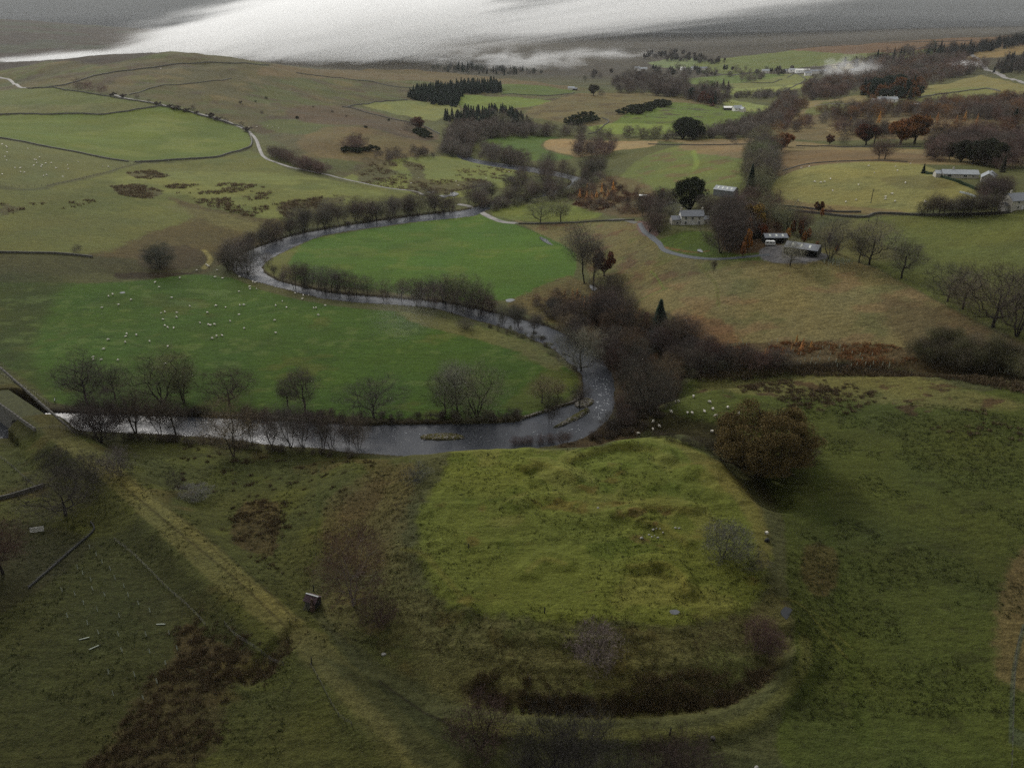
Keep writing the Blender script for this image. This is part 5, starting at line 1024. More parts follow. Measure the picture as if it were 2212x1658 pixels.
wood('bank_scrub', [(1020,690),(1160,726),(1230,770),(1262,800),(1250,810),(1215,785),(1150,740),(1030,700)], 36, SC, 11, [BROWN, MOSS], 'scrub on the inner bank above the river bend', seed=44)
wood('bank_scrub', [(1190,680),(1330,690),(1420,730),(1570,780),(1560,808),(1470,822),(1440,880),(1330,920),(1330,800),(1280,745)], 190, SC, 22, [BROWN, (.20,.13,.08), (.16,.105,.08), (.15,.145,.09)], 'mixed brown undergrowth through the close wood on the river slope', seed=45)
wood('bank_scrub', [(1270,950),(1340,905),(1420,880),(1430,900),(1380,930),(1300,960)], 60, ('t0','t1'), 16, [BROWN, (.10,.08,.055)], 'brambles on the steep bank over the bend', seed=46)
wood('bank_scrub', [(1020,455),(1100,435),(1230,408),(1300,372),(1320,380),(1240,425),(1100,450),(1040,466)], 90, SC, 18, [BROWN, GREY, MOSS], 'scrub in the riverside wood above the lane bridge', seed=47)
wood('farm_scrub', [(1560,440),(1700,480),(1760,520),(1700,505),(1640,520),(1600,540),(1560,480)], 70, SC, 16, [BROWN, MOSS, (.12,.07,.045)], 'shrubs and undergrowth round the farm', seed=48)
wood('bracken_scrub', [(1220,425),(1320,395),(1400,420),(1440,470),(1330,465),(1250,450)], 90, SC, 14, [(.13,.085,.06), BROWN], 'russet scrub on the slope above the lane', seed=49)
wood('river_scrub', [(1130,660),(1230,640),(1330,660),(1380,690),(1300,700),(1180,690)], 80, SC, 22, [(.24,.17,.10), BROWN, GREY], 'tawny scrub beside the river below the poplars', seed=50)

LOD = 1
wood('slope_trees', [(1760,250),(1800,240),(1900,238),(2000,242),(2120,240),(2212,246),(2212,262),(2050,258),(1900,256),(1780,262)], 60, ('s0','s1','b0'), 24, [DARK, BROWN, (.16,.09,.045)], 'leafless trees along the field edges below the long white house', seed=60)
wood('slope_trees', [(1780,285),(1840,280),(1960,284),(2100,285),(2212,283),(2212,292),(2000,294),(1800,296)], 46, ('s0','s1','b4'), 26, [DARK, PURPLE, (.10,.055,.035)], 'leafless hedgerow trees above the dun hill field', seed=61)
wood('slope_trees', [(2000,318),(2100,312),(2212,318),(2212,345),(2100,340)], 40, ('s0','b0','b4'), 32, [DARK, PURPLE], 'dark leafless trees climbing the slope behind the bungalow', seed=62)
wood('valley_trees', [(1330,175),(1400,168),(1500,195),(1580,222),(1560,228),(1450,212)], 60, ('s0','s1'), 24, [DARK, BROWN], 'dark leafless belt thickening the wood beyond the brown bank', seed=63)
wood('hill_bushes', [(450,200),(600,200),(760,215),(860,262),(900,300),(760,300),(640,290),(560,260)], 16, ('gorse','t0'), 5, [GORSEC, DARK], 'small dark bushes dotted over the hill flank', seed=64)
wood('far_trees', [(1180,175),(1300,160),(1450,150),(1620,150),(1620,162),(1480,165),(1330,175)], 44, ('s0','s1','leafy'), 12, [DARK, (.04,.045,.035)], 'scattered trees in the far valley', seed=65)
wood('far_trees', [(1790,150),(1900,125),(2020,105),(2100,112),(2000,135),(1860,158)], 90, ('s0','s1','con3'), 15, [DARK, BROWN, CON, (.09,.055,.04)], 'trees spilling along the upper edge of the hillside wood', seed=66)

for u, v, h in [(1420,944,14),(1448,950,16),(1500,962,18),(1530,968,20),(1556,975,22),(1480,958,14)]: plant(pick('t0','t1'), u, v, h, 'dark bramble bush in the shaded hollow left of the oak', 'bush', 'brambles in the shaded hollow', (.075,.065,.045), 1.5)

for u, v, h, c in [(1700,520,26,(.36,.18,.06)),(1745,518,24,(.30,.15,.06)),(1806,548,20,(.40,.20,.05)),(1775,470,18,(.30,.14,.06)),(1650,520,30,(.20,.07,.03)),(1590,470,26,(.26,.16,.06)),(1430,430,22,(.22,.10,.05)),(1360,690,30,(.34,.2,.12)),(1395,700,26,(.32,.19,.12)),(1340,720,28,(.30,.17,.10))]:
    plant('slim', u, v, h, 'small copper-orange tree catching the eye among bare ones near the farm and river', 'tree', 'scattered copper-orange trees', c, 1.1)
# ---------------------------------------------------------------- materials for built things
def mat(name, col, rough=.8, bump=None, spec=.2, var=.25, vs=2.0, metal=0, bscale=3.0):
    m = bpy.data.materials.new(name); t = None
    global t_, N, L, geo
    t_, N, L, b, o = nodes(m); geo = N.new('ShaderNodeNewGeometry')
    s = N.new('ShaderNodeVectorMath'); s.operation = 'SCALE'; s.inputs[0].default_value = col; L.new(maprange(noise(vs, 4, .7), .3, .7, 1 - var, 1 + var), s.inputs['Scale'])
    L.new(s.outputs[0], b.inputs['Base Color']); b.inputs['Roughness'].default_value = rough; b.inputs['Specular IOR Level'].default_value = spec; b.inputs['Metallic'].default_value = metal
    if bump: bp = N.new('ShaderNodeBump'); bp.inputs['Distance'].default_value = bump; bp.inputs['Strength'].default_value = .8; L.new(noise(bscale, 3, .6), bp.inputs['Height']); L.new(bp.outputs[0], b.inputs['Normal'])
    return m
M = dict(stone=mat('stone_wall', (.42,.40,.35), vs=1.6, var=.4, bump=.12), drystone=mat('dry_stone', (.075,.072,.062), vs=1.2, var=.5, bump=.2), render=mat('pale_render', (.60,.59,.56)), slate=mat('slate_roof', (.12,.13,.15), .5, spec=.4, vs=1.0, bump=.03),
 tin=mat('grey_sheet_roof', (.20,.215,.23), .45, spec=.4, vs=.8), sky=mat('roof_light', (.55,.57,.52), .4), wood=mat('dark_boards', (.030,.031,.030), vs=4), post=mat('weathered_post', (.10,.095,.08), vs=6), glass=mat('window_glass', (.02,.024,.03), .1, spec=.6), white=mat('white_paint', (.75,.75,.73), .5, var=.06),
 maroon=mat('maroon_roof', (.10,.062,.072), .5, spec=.35, var=.12), track=mat('wet_track', (.17,.16,.15), .75, spec=.15, vs=.12, var=.45, bump=.05), tarmac=mat('grey_drive', (.065,.072,.08), .8, vs=.7), wool=mat('wool', (.78,.74,.66), .95, spec=.05, var=.18, vs=5, bump=.06, bscale=12), face=mat('sheep_face', (.05,.045,.04), .9), wface=mat('pale_face', (.40,.36,.31), .9),
 tube=mat('tree_guard_plastic', (.42,.46,.38), .4, var=.1), rock=mat('pale_rock', (.34,.33,.30), vs=3, bump=.15), parapet=mat('bridge_stone', (.17,.165,.145), vs=1.3, var=.55, bump=.2), coping=mat('coping_stone', (.06,.056,.048), vs=1.5, var=.4), door=mat('white_door', (.6,.6,.6)), rush=mat('rush_blades', (.13,.10,.06), .95, spec=.02, vs=.8, var=.5), steel=mat('galvanised', (.35,.38,.37), .5), hedge=tint_mat('hedge_leaves', scale=1.2, var=.4, fixed=(.022,.034,.018)), wire=mat('fence_wire', (.12,.12,.12), .5), brown=mat('brown_boards', (.09,.06,.045), vs=5))
class MB:
    """collects boxes, prisms and tubes into one mesh"""
    def __init__(s): s.V = []; s.F = []
    def add(s, V, F): b = len(s.V); s.V += [tuple(v) for v in V]; s.F += [tuple(b + i for i in f) for f in F]
    def box(s, c, d, rz=0, tilt=0):
        x, y, z = d[0] / 2, d[1] / 2, d[2] / 2; ca, sa = math.cos(rz), math.sin(rz); V = []
        for i in (-1, 1):
            for j in (-1, 1):
                for k in (-1, 1):
                    X, Y, Z = i * x, j * y, k * z
                    if tilt: Y, Z = Y * math.cos(tilt) - Z * math.sin(tilt), Y * math.sin(tilt) + Z * math.cos(tilt)
                    V.append((c[0] + X * ca - Y * sa, c[1] + X * sa + Y * ca, c[2] + Z))
        s.add(V, [(0,1,3,2),(4,6,7,5),(0,4,5,1),(2,3,7,6),(0,2,6,4),(1,5,7,3)])
    def bar(s, a, b, w=.06, h=.06):
        a = np.array(a, float); b = np.array(b, float); d, x, y = frame(b - a); V = []
        for p in (a, b):
            for i, j in ((-1,-1),(1,-1),(1,1),(-1,1)): V.append(p + x * i * w / 2 + y * j * h / 2)
        s.add(V, [(0,3,2,1),(4,5,6,7),(0,1,5,4),(1,2,6,5),(2,3,7,6),(3,0,4,7)])
    def build(s, name, m, parent=None, smooth=False): return link(name, new_mesh(name, np.array(s.V), s.F, m, smooth), parent)
def one(name, m, parent, fn): b = MB(); fn(b); return b.build(name, m, parent)
def gable_roof(w, d, z, rise, over=.35, th=.18, along='x'):
    """two sloping slabs; ridge runs along x"""
    V = []; y = d / 2 + over; x = w / 2 + over; zl = z - rise * over / (d / 2)
    for X in (-x, x): V += [(X, -y, zl), (X, 0, z + rise), (X, y, zl), (X, -y, zl + th), (X, 0, z + rise + th), (X, y, zl + th)]
    F = [(0,6,7,1),(1,7,8,2),(3,4,10,9),(4,5,11,10),(0,3,9,6),(2,8,11,5),(0,1,4,3),(1,2,5,4),(6,9,10,7),(7,10,11,8)]
    return V, F
def walls(w, d, z, rise, openfront=None):
    V = [(-w/2,-d/2,-1.2),(w/2,-d/2,-1.2),(w/2,d/2,-1.2),(-w/2,d/2,-1.2),(-w/2,-d/2,z),(w/2,-d/2,z),(w/2,d/2,z),(-w/2,d/2,z),(-w/2,0,z+rise),(w/2,0,z+rise)]
    F = [(1,2,6,9,5),(2,3,7,6),(3,0,4,8,7)]
    if not openfront: F.append((0,1,5,4))
    return V, F
def house(name, u, v, w, d, z, rise, rz, label, cat, wall='stone', roof='slate', wins=(), doors=(), chim=(), lights=(), wing=None, group=None, openfront=False, foot=True):
    x, y, z0, g = G(u, v); r = empty(name, (x, y, z0), rz); tag(r, label, cat, group)
    V, F = walls(w, d, z, rise, openfront); b = MB(); b.add(V, F)
    if openfront:
        n = 4
        for k in range(n + 1): b.box((-w/2 + .1 + k * (w - .2) / n, -d/2 + .12, z/2 - .5), (.22, .2, z + 1))
        b.box((0, 0, .05), (w - .1, d - .1, .1)); b.box((0, -d/2 + .1, z - .25), (w, .12, .5))
    b.build('wall', M[wall], r)
    V, F = gable_roof(w, d, z, rise); b = MB(); b.add(V, F); rf = b.build('roof', M[roof], r)
    for wx, wz, ww, wh in wins:
        fr = one('window', M['white'], r, lambda b: [b.box((wx, -d/2 - .05, wz), (ww + .3, .14, wh + .3))])
        one('pane', M['glass'], fr, lambda b: [b.box((wx - ww/4 - .02, -d/2 - .14, wz), (ww/2 - .06, .06, wh)), b.box((wx + ww/4 + .02, -d/2 - .14, wz), (ww/2 - .06, .06, wh))])
    for dx, dw, dh in doors: one('door', M['door'], r, lambda b: b.box((dx, -d/2 - .06, dh/2), (dw, .14, dh)))
    for cx in chim: one('chimney', M['stone'], rf, lambda b: [b.box((cx, 0, z + rise + .55), (.9, .7, 1.7)), b.box((cx, 0, z + rise + 1.45), (1.05, .85, .14)), b.box((cx - .2, 0, z + rise + 1.7), (.22, .22, .4)), b.box((cx + .2, 0, z + rise + 1.7), (.22, .22, .4))])
    sl = math.atan2(rise, d/2)
    for lx, side in lights: one('roof_light', M['sky'], rf, lambda b: b.box((lx, side * d * .25, z + rise * .5 + .24), (1.0, d * .26, .06), 0, -side * sl))
    return r
def lean(r, cx, w, d, z, rise, wall, roof, yoff=0, wins=()):
    one('lean_to', M[wall], r, lambda b: b.add(*[(lambda VF: ([(p[0] + cx, p[1] + yoff, p[2]) for p in VF[0]], VF[1]))(walls(w, d, z, rise))][0]))
    V, F = gable_roof(w, d, z, rise, .2); b = MB(); b.add([(p[0] + cx, p[1] + yoff, p[2]) for p in V], F); b.build('lean_to_roof', M[roof], r)
    for wx, wz, ww, wh in wins:
        fr = one('window', M['white'], r, lambda b: b.box((cx + wx, yoff - d/2 - .05, wz), (ww + .3, .14, wh + .3))); one('pane', M['glass'], fr, lambda b: b.box((cx + wx, yoff - d/2 - .14, wz), (ww, .06, wh)))
# farmhouse
fh = house('farmhouse', 1492, 483, 14.5, 7, 5.6, 2.9, R(3), 'two-storey grey stone farmhouse with slate roof and white-framed windows', 'house', wall='render', wins=[(-4.3,4.3,1.1,1.3),(0,4.3,1.1,1.3),(4.3,4.3,1.1,1.3),(-4.3,1.5,1.2,1.5),(4.3,1.5,1.2,1.5)], doors=[(0,1.2,2.2)], chim=(-6.7, 6.7))
lean(fh, -10.2, 5.6, 6, 3.2, 1.9, 'stone', 'slate', -.2, [(.8,1.5,1.2,1.2)]); lean(fh, 9.4, 3.8, 5.2, 3.0, 1.8, 'stone', 'slate', .3, [(0,1.5,1,1.1)])
house('cattle_barn', 1567, 423, 15, 9, 4.6, 2.1, R(-38), 'tall grey sheet barn with three roof lights behind the dark evergreen', 'barn', 'tin', 'tin', lights=[(-5,-1),(-1.6,-1),(1.8,-1),(5,-1)])
house('open_shed', 1672, 523, 12.5, 7, 3.4, 1.5, R(0), 'open-fronted black shed with three roof lights behind the caravan', 'shed', 'wood', 'slate', lights=[(-3.4,-1),(.2,-1),(3.8,-1)], openfront=True)
house('hay_barn', 1733, 547, 17, 11, 3.6, 2.0, R(-32), 'larger black barn with a shallow grey roof at the end of the yard', 'barn', 'wood', 'slate', lights=[(-5,-1),(-.5,-1),(4,-1)], openfront=True)
bg_ = house('bungalow', 2070, 383, 22, 8, 2.7, 2.2, R(-9), 'long stone bungalow with grey roof and white picture windows above the hedge', 'house', 'stone', 'tin', wins=[(-7,1.5,2.6,1.4),(2.6,1.6,2.2,1),(7.6,1.6,1.6,1)], chim=(-4,))
lean(bg_, -13, 4, 6, 2.4, 1.7, 'stone', 'tin', .5)
gh = house('stone_cottage', 2132, 391, 13, 7.5, 3.0, 2.6, R(62), 'pale-roofed stone cottage gable end beside the bungalow', 'house', 'stone', 'tin', wins=[(-3,1.6,1.8,1.6),(2.5,1.6,1.2,1.2)]); lean(gh, 9.5, 7, 6.5, 2.7, 2.2, 'stone', 'slate', -2)
fr_ = house('gabled_house', 2200, 449, 19, 8.5, 5.2, 3.4, R(14), 'two-storey stone house cut by the frame edge with white door', 'house', 'stone', 'slate', wins=[(-5,4.2,1,1.2),(-5,1.5,1.1,1.3),(0,4.2,1,1.2)], doors=[(-2,1.4,2.3)], chim=(-7.8,))
lean(fr_, -10, 3, 5, 2.4, 1.2, 'render', 'slate')
lw = house('long_house', 1915, 222, 30, 9, 5, 3.4, R(2), 'long white-walled house with grey roof below the orange larches', 'house', 'render', 'tin', wins=[(-9,3,1.6,2),(-3,3,1.6,2),(3,3,1.6,2),(9,3,1.6,2)], chim=(-10, 0, 10)); lean(lw, -19, 8, 8, 3.4, 2.6, 'render', 'tin')
house('low_barn', 1993, 231, 26, 9, 3.4, 1.2, R(-12), 'low flat pale-roofed barn standing right of the long white house', 'barn', 'wood', 'render')
house('farm_shed', 1574, 238, 17, 9, 4, 2.2, R(-6), 'white-roofed long shed at the left of the valley-bottom farm', 'shed', 'wood', 'render')
house('farm_cottage', 1592, 240, 14, 9, 5, 3.8, R(12), 'grey-roofed farmhouse in the middle of the valley-bottom farm', 'house', 'render', 'tin', wins=[(-3,2.6,1.6,1.8),(3,2.6,1.6,1.8)], chim=(5,)); house('farm_byre', 1602, 241, 11, 8, 4, 3, R(-60), 'grey gabled byre at the right end of the valley-bottom farm', 'barn', 'stone', 'tin')
house('hut', 2131, 297, 9, 5, 3, 1.2, R(0), 'small white-roofed hut beside the dark conifer at the frame edge', 'hut', 'wood', 'render')
house('field_barn', 1234, 194, 13, 7, 4, 2, R(-10), 'small stone barn alone on the moor edge', 'barn', 'stone', 'tin'); house('field_barn', 1242, 195, 9, 6, 3, 1.6, R(-10), 'darker low barn right beside the small stone one on the moor', 'barn', 'wood', 'slate')
house('field_shelter', 1389, 428, 6, 3.4, 2.3, .5, R(-2), 'small white-roofed field shelter in the thicket above the lane', 'shed', 'wood', 'white')
for i, (u, v, w_, wl, rf, lb) in enumerate([(1733,157,34,'white','render','brightest long white hall in the far village'),(1712,156,20,'render','tin','pale house just left of the white hall in the far village'),(1693,158,14,'stone','slate','dark-roofed house at the left end of the main village cluster'),(1768,159,44,'stone','slate','long grey terrace right of the white hall in the far village'),(1745,163,16,'render','slate','house in front of the white hall in the far village'),
    (1653,158,18,'stone','tin','isolated house with garden left of the far village'),(1500,151,20,'render','tin','pale farmstead by the wood left of the far village'),(1518,152,24,'stone','slate','grey farmstead barn left of the far village'),(1475,152,14,'render','render','small white shed in the far fields'),(1388,153,26,'render','tin','pale farm at the foot of the dark moor wood'),(1376,151,14,'stone','tin','small house left of the pale farm under the moor'),(1842,157,16,'render','slate','house showing through the smoke on the wooded slope')]):
    house('village_house', u, v, w_, 9, 5.5, 3.2, R(random.uniform(-14, 10)), lb, 'house', wl, rf, wins=[(-w_/4,3,2,2),(w_/4,3,2,2)], chim=(w_/2 - 1,))
# railway hut with maroon roof
x, y, z, g = G(677, 1305); ht = tag(empty('hut', (x, y, z), R(-22)), 'little platelayers hut with maroon roof, tall brick chimney and leaning boards under the birch', 'hut')
V, F = walls(3.1, 2.6, 2.0, .9); b = MB(); b.add(V, F); b.build('wall', M['wood'], ht)
V, F = gable_roof(3.1, 2.6, 2.0, .9, .3, .08); b = MB(); b.add(V, F)
for k in range(14): b.bar((-1.75 + k * .27, -1.62, 1.87), (-1.75 + k * .27, -.02, 3.0), .05, .05)
rf = b.build('roof', M['maroon'], ht)
one('ridge_cap', M['steel'], rf, lambda b: b.box((0, .0, 3.03), (3.75, .34, .07)))
one('chimney', M['brown'], ht, lambda b: [b.box((.95, -1.65, 1.2), (.55, .55, 3.6)), b.box((.95, -1.65, 3.1), (.34, .34, .6))])
one('buttress', M['brown'], ht, lambda b: b.box((1.25, -2.0, .5), (.8, 1.0, 2.0)))
one('boards', M['post'], ht, lambda b: [b.bar((-1.3 + k * .3, -2.6 - .2 * (k % 2), -.1), (-1.0 + k * .3, -1.35, 1.7), .16, .04) for k in range(6)])
# caravan
x, y, z, g = G(1663, 530); cv = tag(empty('caravan', (x, y, z), R(-8)), 'white touring caravan parked in front of the open black shed', 'caravan')
def cvbody(b):
    prof = [(-2.6,.5),(-2.75,1.2),(-2.45,2.3),(-1.9,2.62),(2.0,2.62),(2.5,2.35),(2.75,1.3),(2.6,.5)]; n = len(prof)
    V = [(p[0], -1.1, p[1]) for p in prof] + [(p[0], 1.1, p[1]) for p in prof]; b.add(V, [tuple(range(n)), tuple(range(2*n-1, n-1, -1))] + [(i, i + n, (i + 1) % n + n, (i + 1) % n) for i in range(n)])
one('body', M['white'], cv, cvbody)
for wx, ww in ((-1.6, 1.1), (.4, 1.2), (1.8, .7)): one('window', M['glass'], cv, lambda b: b.box((wx, -1.11, 1.75), (ww, .05, .5)))
one('window', M['glass'], cv, lambda b: b.box((-2.66, 0, 1.75), (.08, 1.5, .55)))
for s in (-1, 1):
    def wh(b):
        n = 12; V = [(math.cos(2*math.pi*k/n)*.33 - .1, s * 1.05, .33 + math.sin(2*math.pi*k/n)*.33) for k in range(n)] + [(math.cos(2*math.pi*k/n)*.33 - .1, s * .85, .33 + math.sin(2*math.pi*k/n)*.33) for k in range(n)]
        b.add(V, [tuple(range(n)), tuple(range(2*n-1, n-1, -1))] + [(i, i + n, (i + 1) % n + n, (i + 1) % n) for i in range(n)])
    one('wheel', M['wood'], cv, wh)
one('tow_bar', M['steel'], cv, lambda b: [b.bar((2.6, .4, .5), (3.9, 0, .5)), b.bar((2.6, -.4, .5), (3.9, 0, .5)), b.bar((3.8, 0, .5), (3.8, 0, 0.02))])
# ---------------------------------------------------------------- roads
def dense_line(P, step=3.0):
    W = smooth_line(GP(P)[:, :2], 6); s = np.r_[0, np.cumsum(np.hypot(*np.diff(W, axis=0).T))]; n = max(2, int(s[-1] / step)); t = np.linspace(0, s[-1], n)
    return np.stack([np.interp(t, s, W[:, 0]), np.interp(t, s, W[:, 1])], -1)
def strip(name, P, wd, m, label, lift=.12, kind='structure'):
    C = dense_line(P, 2.5); T = np.gradient(C, axis=0); T /= np.linalg.norm(T, axis=1)[:, None] + 1e-9; Nn = np.stack([-T[:, 1], T[:, 0]], -1); offs = np.linspace(-.5, .5, 5); V = []
    wn = wd * (1 + .15 * fbm(C[:, 0] / 9, C[:, 1] / 9, 3, 2))
    for o_ in offs:
        p = C + Nn * (o_ * wn)[:, None]; V.append(np.column_stack([p, hgt(p[:, 0], p[:, 1])]))
    Z = np.max([v_[:, 2] for v_ in V], 0) + lift * (1 + np.hypot(C[:, 0], C[:, 1]) / 500)
    lf = lift * (1 + np.hypot(C[:, 0], C[:, 1]) / 500)
    for k, v_ in enumerate(V): v_[:, 2] += lf if k in (1, 2, 3) else lf * .35
    n = len(C); VV = np.concatenate(V); F = [(k * n + i, k * n + i + 1, (k + 1) * n + i + 1, (k + 1) * n + i) for k in range(4) for i in range(n - 1)]
    return tag(link(name, new_mesh(name, VV, F, m, True)), label, 'road', kind=kind)
strip('lane', [(238,203),(280,214),(340,224),(400,238),(440,248),(490,262),(520,275),(540,286),(552,300),(560,320),(572,340),(600,352),(640,364),(700,376),(740,386),(800,399),(850,408),(895,413),(915,421)], 3.4, M['track'], 'wet pale lane winding down from the moor')
strip('lane', [(990,441),(1020,450),(1045,462),(1070,474),(1090,480),(1115,482)], 5.5, M['track'], 'wet pale lane coming off the bridge between the fields')
strip('lane', [(1115,482),(1200,481),(1280,478),(1340,474),(1375,482)], 3.2, M['drystone'], 'dark lane running on towards the farmhouse', .08)
strip('track', [(-60,160),(0,168),(25,176),(42,188),(58,190)], 4.5, M['track'], 'pale moor track at the far left edge')
strip('hill_road', [(2080,112),(2100,120),(2118,138),(2130,150),(2150,157),(2175,170),(2212,180),(2260,186)], 9, M['track'], 'broad pale road crossing the far right-hand hill')
strip('driveway', [(1382,482),(1392,500),(1410,514),(1424,526),(1432,538),(1450,546),(1490,555),(1530,559),(1580,558),(1630,553),(1662,550)], 3.0, M['tarmac'], 'blue-grey drive curving from the farmhouse to the yard')
strip('farm_track', [(1760,228),(1800,224),(1850,223)], 4, M['track'], 'pale track in the small field left of the long house')
# ---------------------------------------------------------------- field walls, fences, hedges
def wall(P, label, h=1.2, th=.7, m='drystone', name='stone_wall', cat='wall', cope=False, step=2.0, group=None):
    C = dense_line(P, step); far_ = np.hypot(C[:, 0], C[:, 1]); th = max(th, .0); T = np.gradient(C, axis=0); T /= np.linalg.norm(T, axis=1)[:, None] + 1e-9; Nn = np.stack([-T[:, 1], T[:, 0]], -1)
    z = hgt(C[:, 0], C[:, 1]); hh = h * (1 + .12 * fbm(C[:, 0] / 2, C[:, 1] / 2, 5, 2)); n = len(C); V = []
    for s, zz in ((-.6, -.6), (-.4, 1), (.4, 1), (.6, -.6)): p = C + Nn * s * th; V.append(np.column_stack([p, z + (zz * hh if zz > 0 else zz)]))
    F = [(k * n + i, k * n + i + 1, (k + 1) * n + i + 1, (k + 1) * n + i) for k in range(3) for i in range(n - 1)] + [(0, n, 2 * n, 3 * n), (n - 1, 4 * n - 1, 3 * n - 1, 2 * n - 1)]
    return tag(link(name, new_mesh(name, np.concatenate(V), F, M[m])), label, cat, group)
wall([(-60,249),(0,248),(100,248),(209,248),(260,243),(310,235),(348,229)], 'dry stone wall between the rough strip and the smooth green field', 1.5, 1.1)
wall([(350,230),(400,240),(450,254),(500,269),(530,280),(542,296),(543,314),(525,324),(490,334),(462,341),(400,345),(340,349),(292,351)], 'dry stone wall curving round the smooth green field beside the lane', 1.6, 1.2)
wall([(-60,298),(0,299),(60,309),(130,323),(200,337),(255,347),(278,350)], 'tumbled wall and hedge line under the smooth green field', 1.4, 1.2)
wall([(60,192),(100,190),(150,196),(210,205),(250,212),(300,219),(350,228)], 'dark wall on the lower side of the moor road', 1.4, 1.1)
wall([(100,190),(140,184),(180,172),(230,160),(300,150),(380,139),(430,137),(520,137),(580,141)], 'long wall climbing and crossing the face of the hill', 1.5, 1.4)
wall([(280,205),(330,190),(400,182),(450,176),(500,170)], 'faint broken wall slanting across the hill face', 1.0, 1.1)
wall([(740,232),(780,226),(830,219),(880,217)], 'wall along the top of the pale pasture by the spruce block', 1.3, 1.2); wall([(745,232),(800,246),(860,260),(930,280),(950,290)], 'wall along the foot of the pale pasture by the spruce block', 1.3, 1.2)
wall([(640,158),(720,168),(800,176),(880,190),(1000,185)], 'dark boundary wall across the brown moor', 1.3, 1.6)
wall([(1083,205),(1150,206),(1220,204),(1240,200)], 'wall under the narrow green field on the moor edge', 1.3, 1.2)
wall([(1300,255),(1315,262),(1300,276),(1285,287),(1270,290)], 'short curving wall on the brown bank', 1.2, 1.2)
wall([(1580,165),(1620,158),(1700,150),(1800,143),(1840,133),(1900,120),(1980,106),(2060,96)], 'upper dark wall dividing the far green fields under the ridge', 1.5, 1.8)
wall([(1600,178),(1650,180),(1690,172)], 'short dark wall in the far village fields', 1.4, 1.6); wall([(1700,168),(1720,160),(1740,172),(1690,200)], 'kinked dark wall right of the far village fields', 1.4, 1.6)
wall([(1560,208),(1640,205),(1700,199)], 'wall between the two bright valley meadows', 1.2, 1.3); wall([(1700,108),(1800,100),(1950,92),(2100,88)], 'wall under the crest of the ridge', 1.5, 1.8)
wall([(1985,212),(2020,205),(2080,198),(2130,192),(2160,198)], 'straight dark wall between the dun field and the yellow-green field', 1.6, 1.6)
wall([(1120,484),(1180,484),(1240,482),(1300,478),(1370,476)], 'low wall on the field side of the dark lane', 1.1, .8)
wall([(1700,454),(1750,460),(1820,468),(1870,470),(1900,462),(2000,466),(2090,464),(2180,460)], 'dark wall below the open hillside field', 1.3, 1.1); wall([(1690,446),(1740,450),(1800,458),(1860,459)], 'second dark wall beside the lane under the open hillside', 1.1, .9)
wall([(1400,312),(1500,314),(1620,312),(1680,308)], 'boundary wall of the straw-coloured strip', 1.0, .9); wall([(1720,316),(1800,317),(1900,318),(1990,318)], 'boundary wall of the dun hill field', 1.0, .9)
wall([(1690,370),(1750,354),(1850,348),(1960,350)], 'low bank topping the open hillside field', .7, 1.0)
wall([(-80,545),(0,546),(60,547),(130,549),(200,556)], 'dark wall across the left edge above the sheep pasture', 1.2, .9)
wall([(-60,1086),(0,1079),(50,1066),(96,1050)], 'short dry stone wall at the left edge above the hurdle', 1.3, .8)
wall([(62,1270),(110,1228),(160,1184),(203,1146),(196,1128)], 'dark broken wall and hedge leading up to the spreading tree', .5, .4, 'wood')
fence_later = [(62,1272),(110,1230),(160,1186),(203,1148)]
# clipped hedge by the bungalow
hx = wall([(1998,374),(2030,382),(2060,391),(2090,402),(2108,410)], 'clipped dark hedge sloping down in front of the bungalow lawn', 1.5, 1.6, 'hedge', 'hedge', 'hedge', step=.8)
wall([(2073,416),(2090,420),(2108,426)], 'low green-topped garden wall below the bungalow', 1.0, .8, 'steel')
# post-and-wire fences: each post a part, wires a part
def fence(P, label, sp=2.6, h=1.15, w_=.13, posts=100, m='post'):
    C = dense_line(P, sp); C = C[:posts]; z = hgt(C[:, 0], C[:, 1]); c = C[len(C) // 2]; r = tag(empty('fence', (c[0], c[1], float(hgt(c[0], c[1])))), label, 'fence')
    b = MB(); b.box((0, 0, h / 2 - .25), (w_, w_, h + .5)); pm_ = new_mesh('post', np.array(b.V), b.F, M[m])
    for p, zz in zip(C, z):
        o = link('post', pm_, r, (p[0] - c[0], p[1] - c[1], zz - r.location.z + .0), (random.uniform(-.06, .06), random.uniform(-.06, .06), random.uniform(0, 1.5)))
    b = MB()
    for k in (.35, .7, 1.05):
        for i in range(len(C) - 1): b.bar((C[i,0]-c[0], C[i,1]-c[1], z[i]-r.location.z + k * h), (C[i+1,0]-c[0], C[i+1,1]-c[1], z[i+1]-r.location.z + k * h), .012, .012)
    b.build('wire', M['wire'], r); return r
fence([(-40,768),(0,806),(50,835),(85,858),(106,874)], 'wire fence along the top of the railway bank by the bridge', 2.4)
fence([(248,1168),(290,1200),(330,1240),(368,1278),(400,1305),(430,1335),(445,1353)], 'straggling wire fence beside the planted saplings', 3.0)
fence([(486,1349),(510,1375),(550,1400),(580,1424),(612,1436)], 'short wire fence meeting the cattle creep', 2.2)
fence([(672,1440),(690,1470),(705,1500),(720,1528),(735,1550),(760,1566)], 'leaning wire fence down the side of the old railway bank', 1.8)
fence([(0,989),(25,1008),(50,1030),(77,1053)], 'grey fence above the short stone wall at the left edge', 2.2)
fence([(85,928),(100,926),(118,924),(135,926),(155,934)], 'row of low posts across the railway bank at the end of the bridge', 2.4)
fence([(1118,487),(1150,500),(1190,520),(1225,538),(1240,548)], 'wire fence round the corner of the bright meadow', 3.0)
fence([(1700,575),(1760,570),(1800,562)], 'wooden fence behind the saplings below the sheds', 3.0)
fence([(1860,568),(1920,592),(1990,620),(2040,655),(2110,692),(2180,735),(2230,765)], 'long wire fence between the beige and green fields', 4.5)
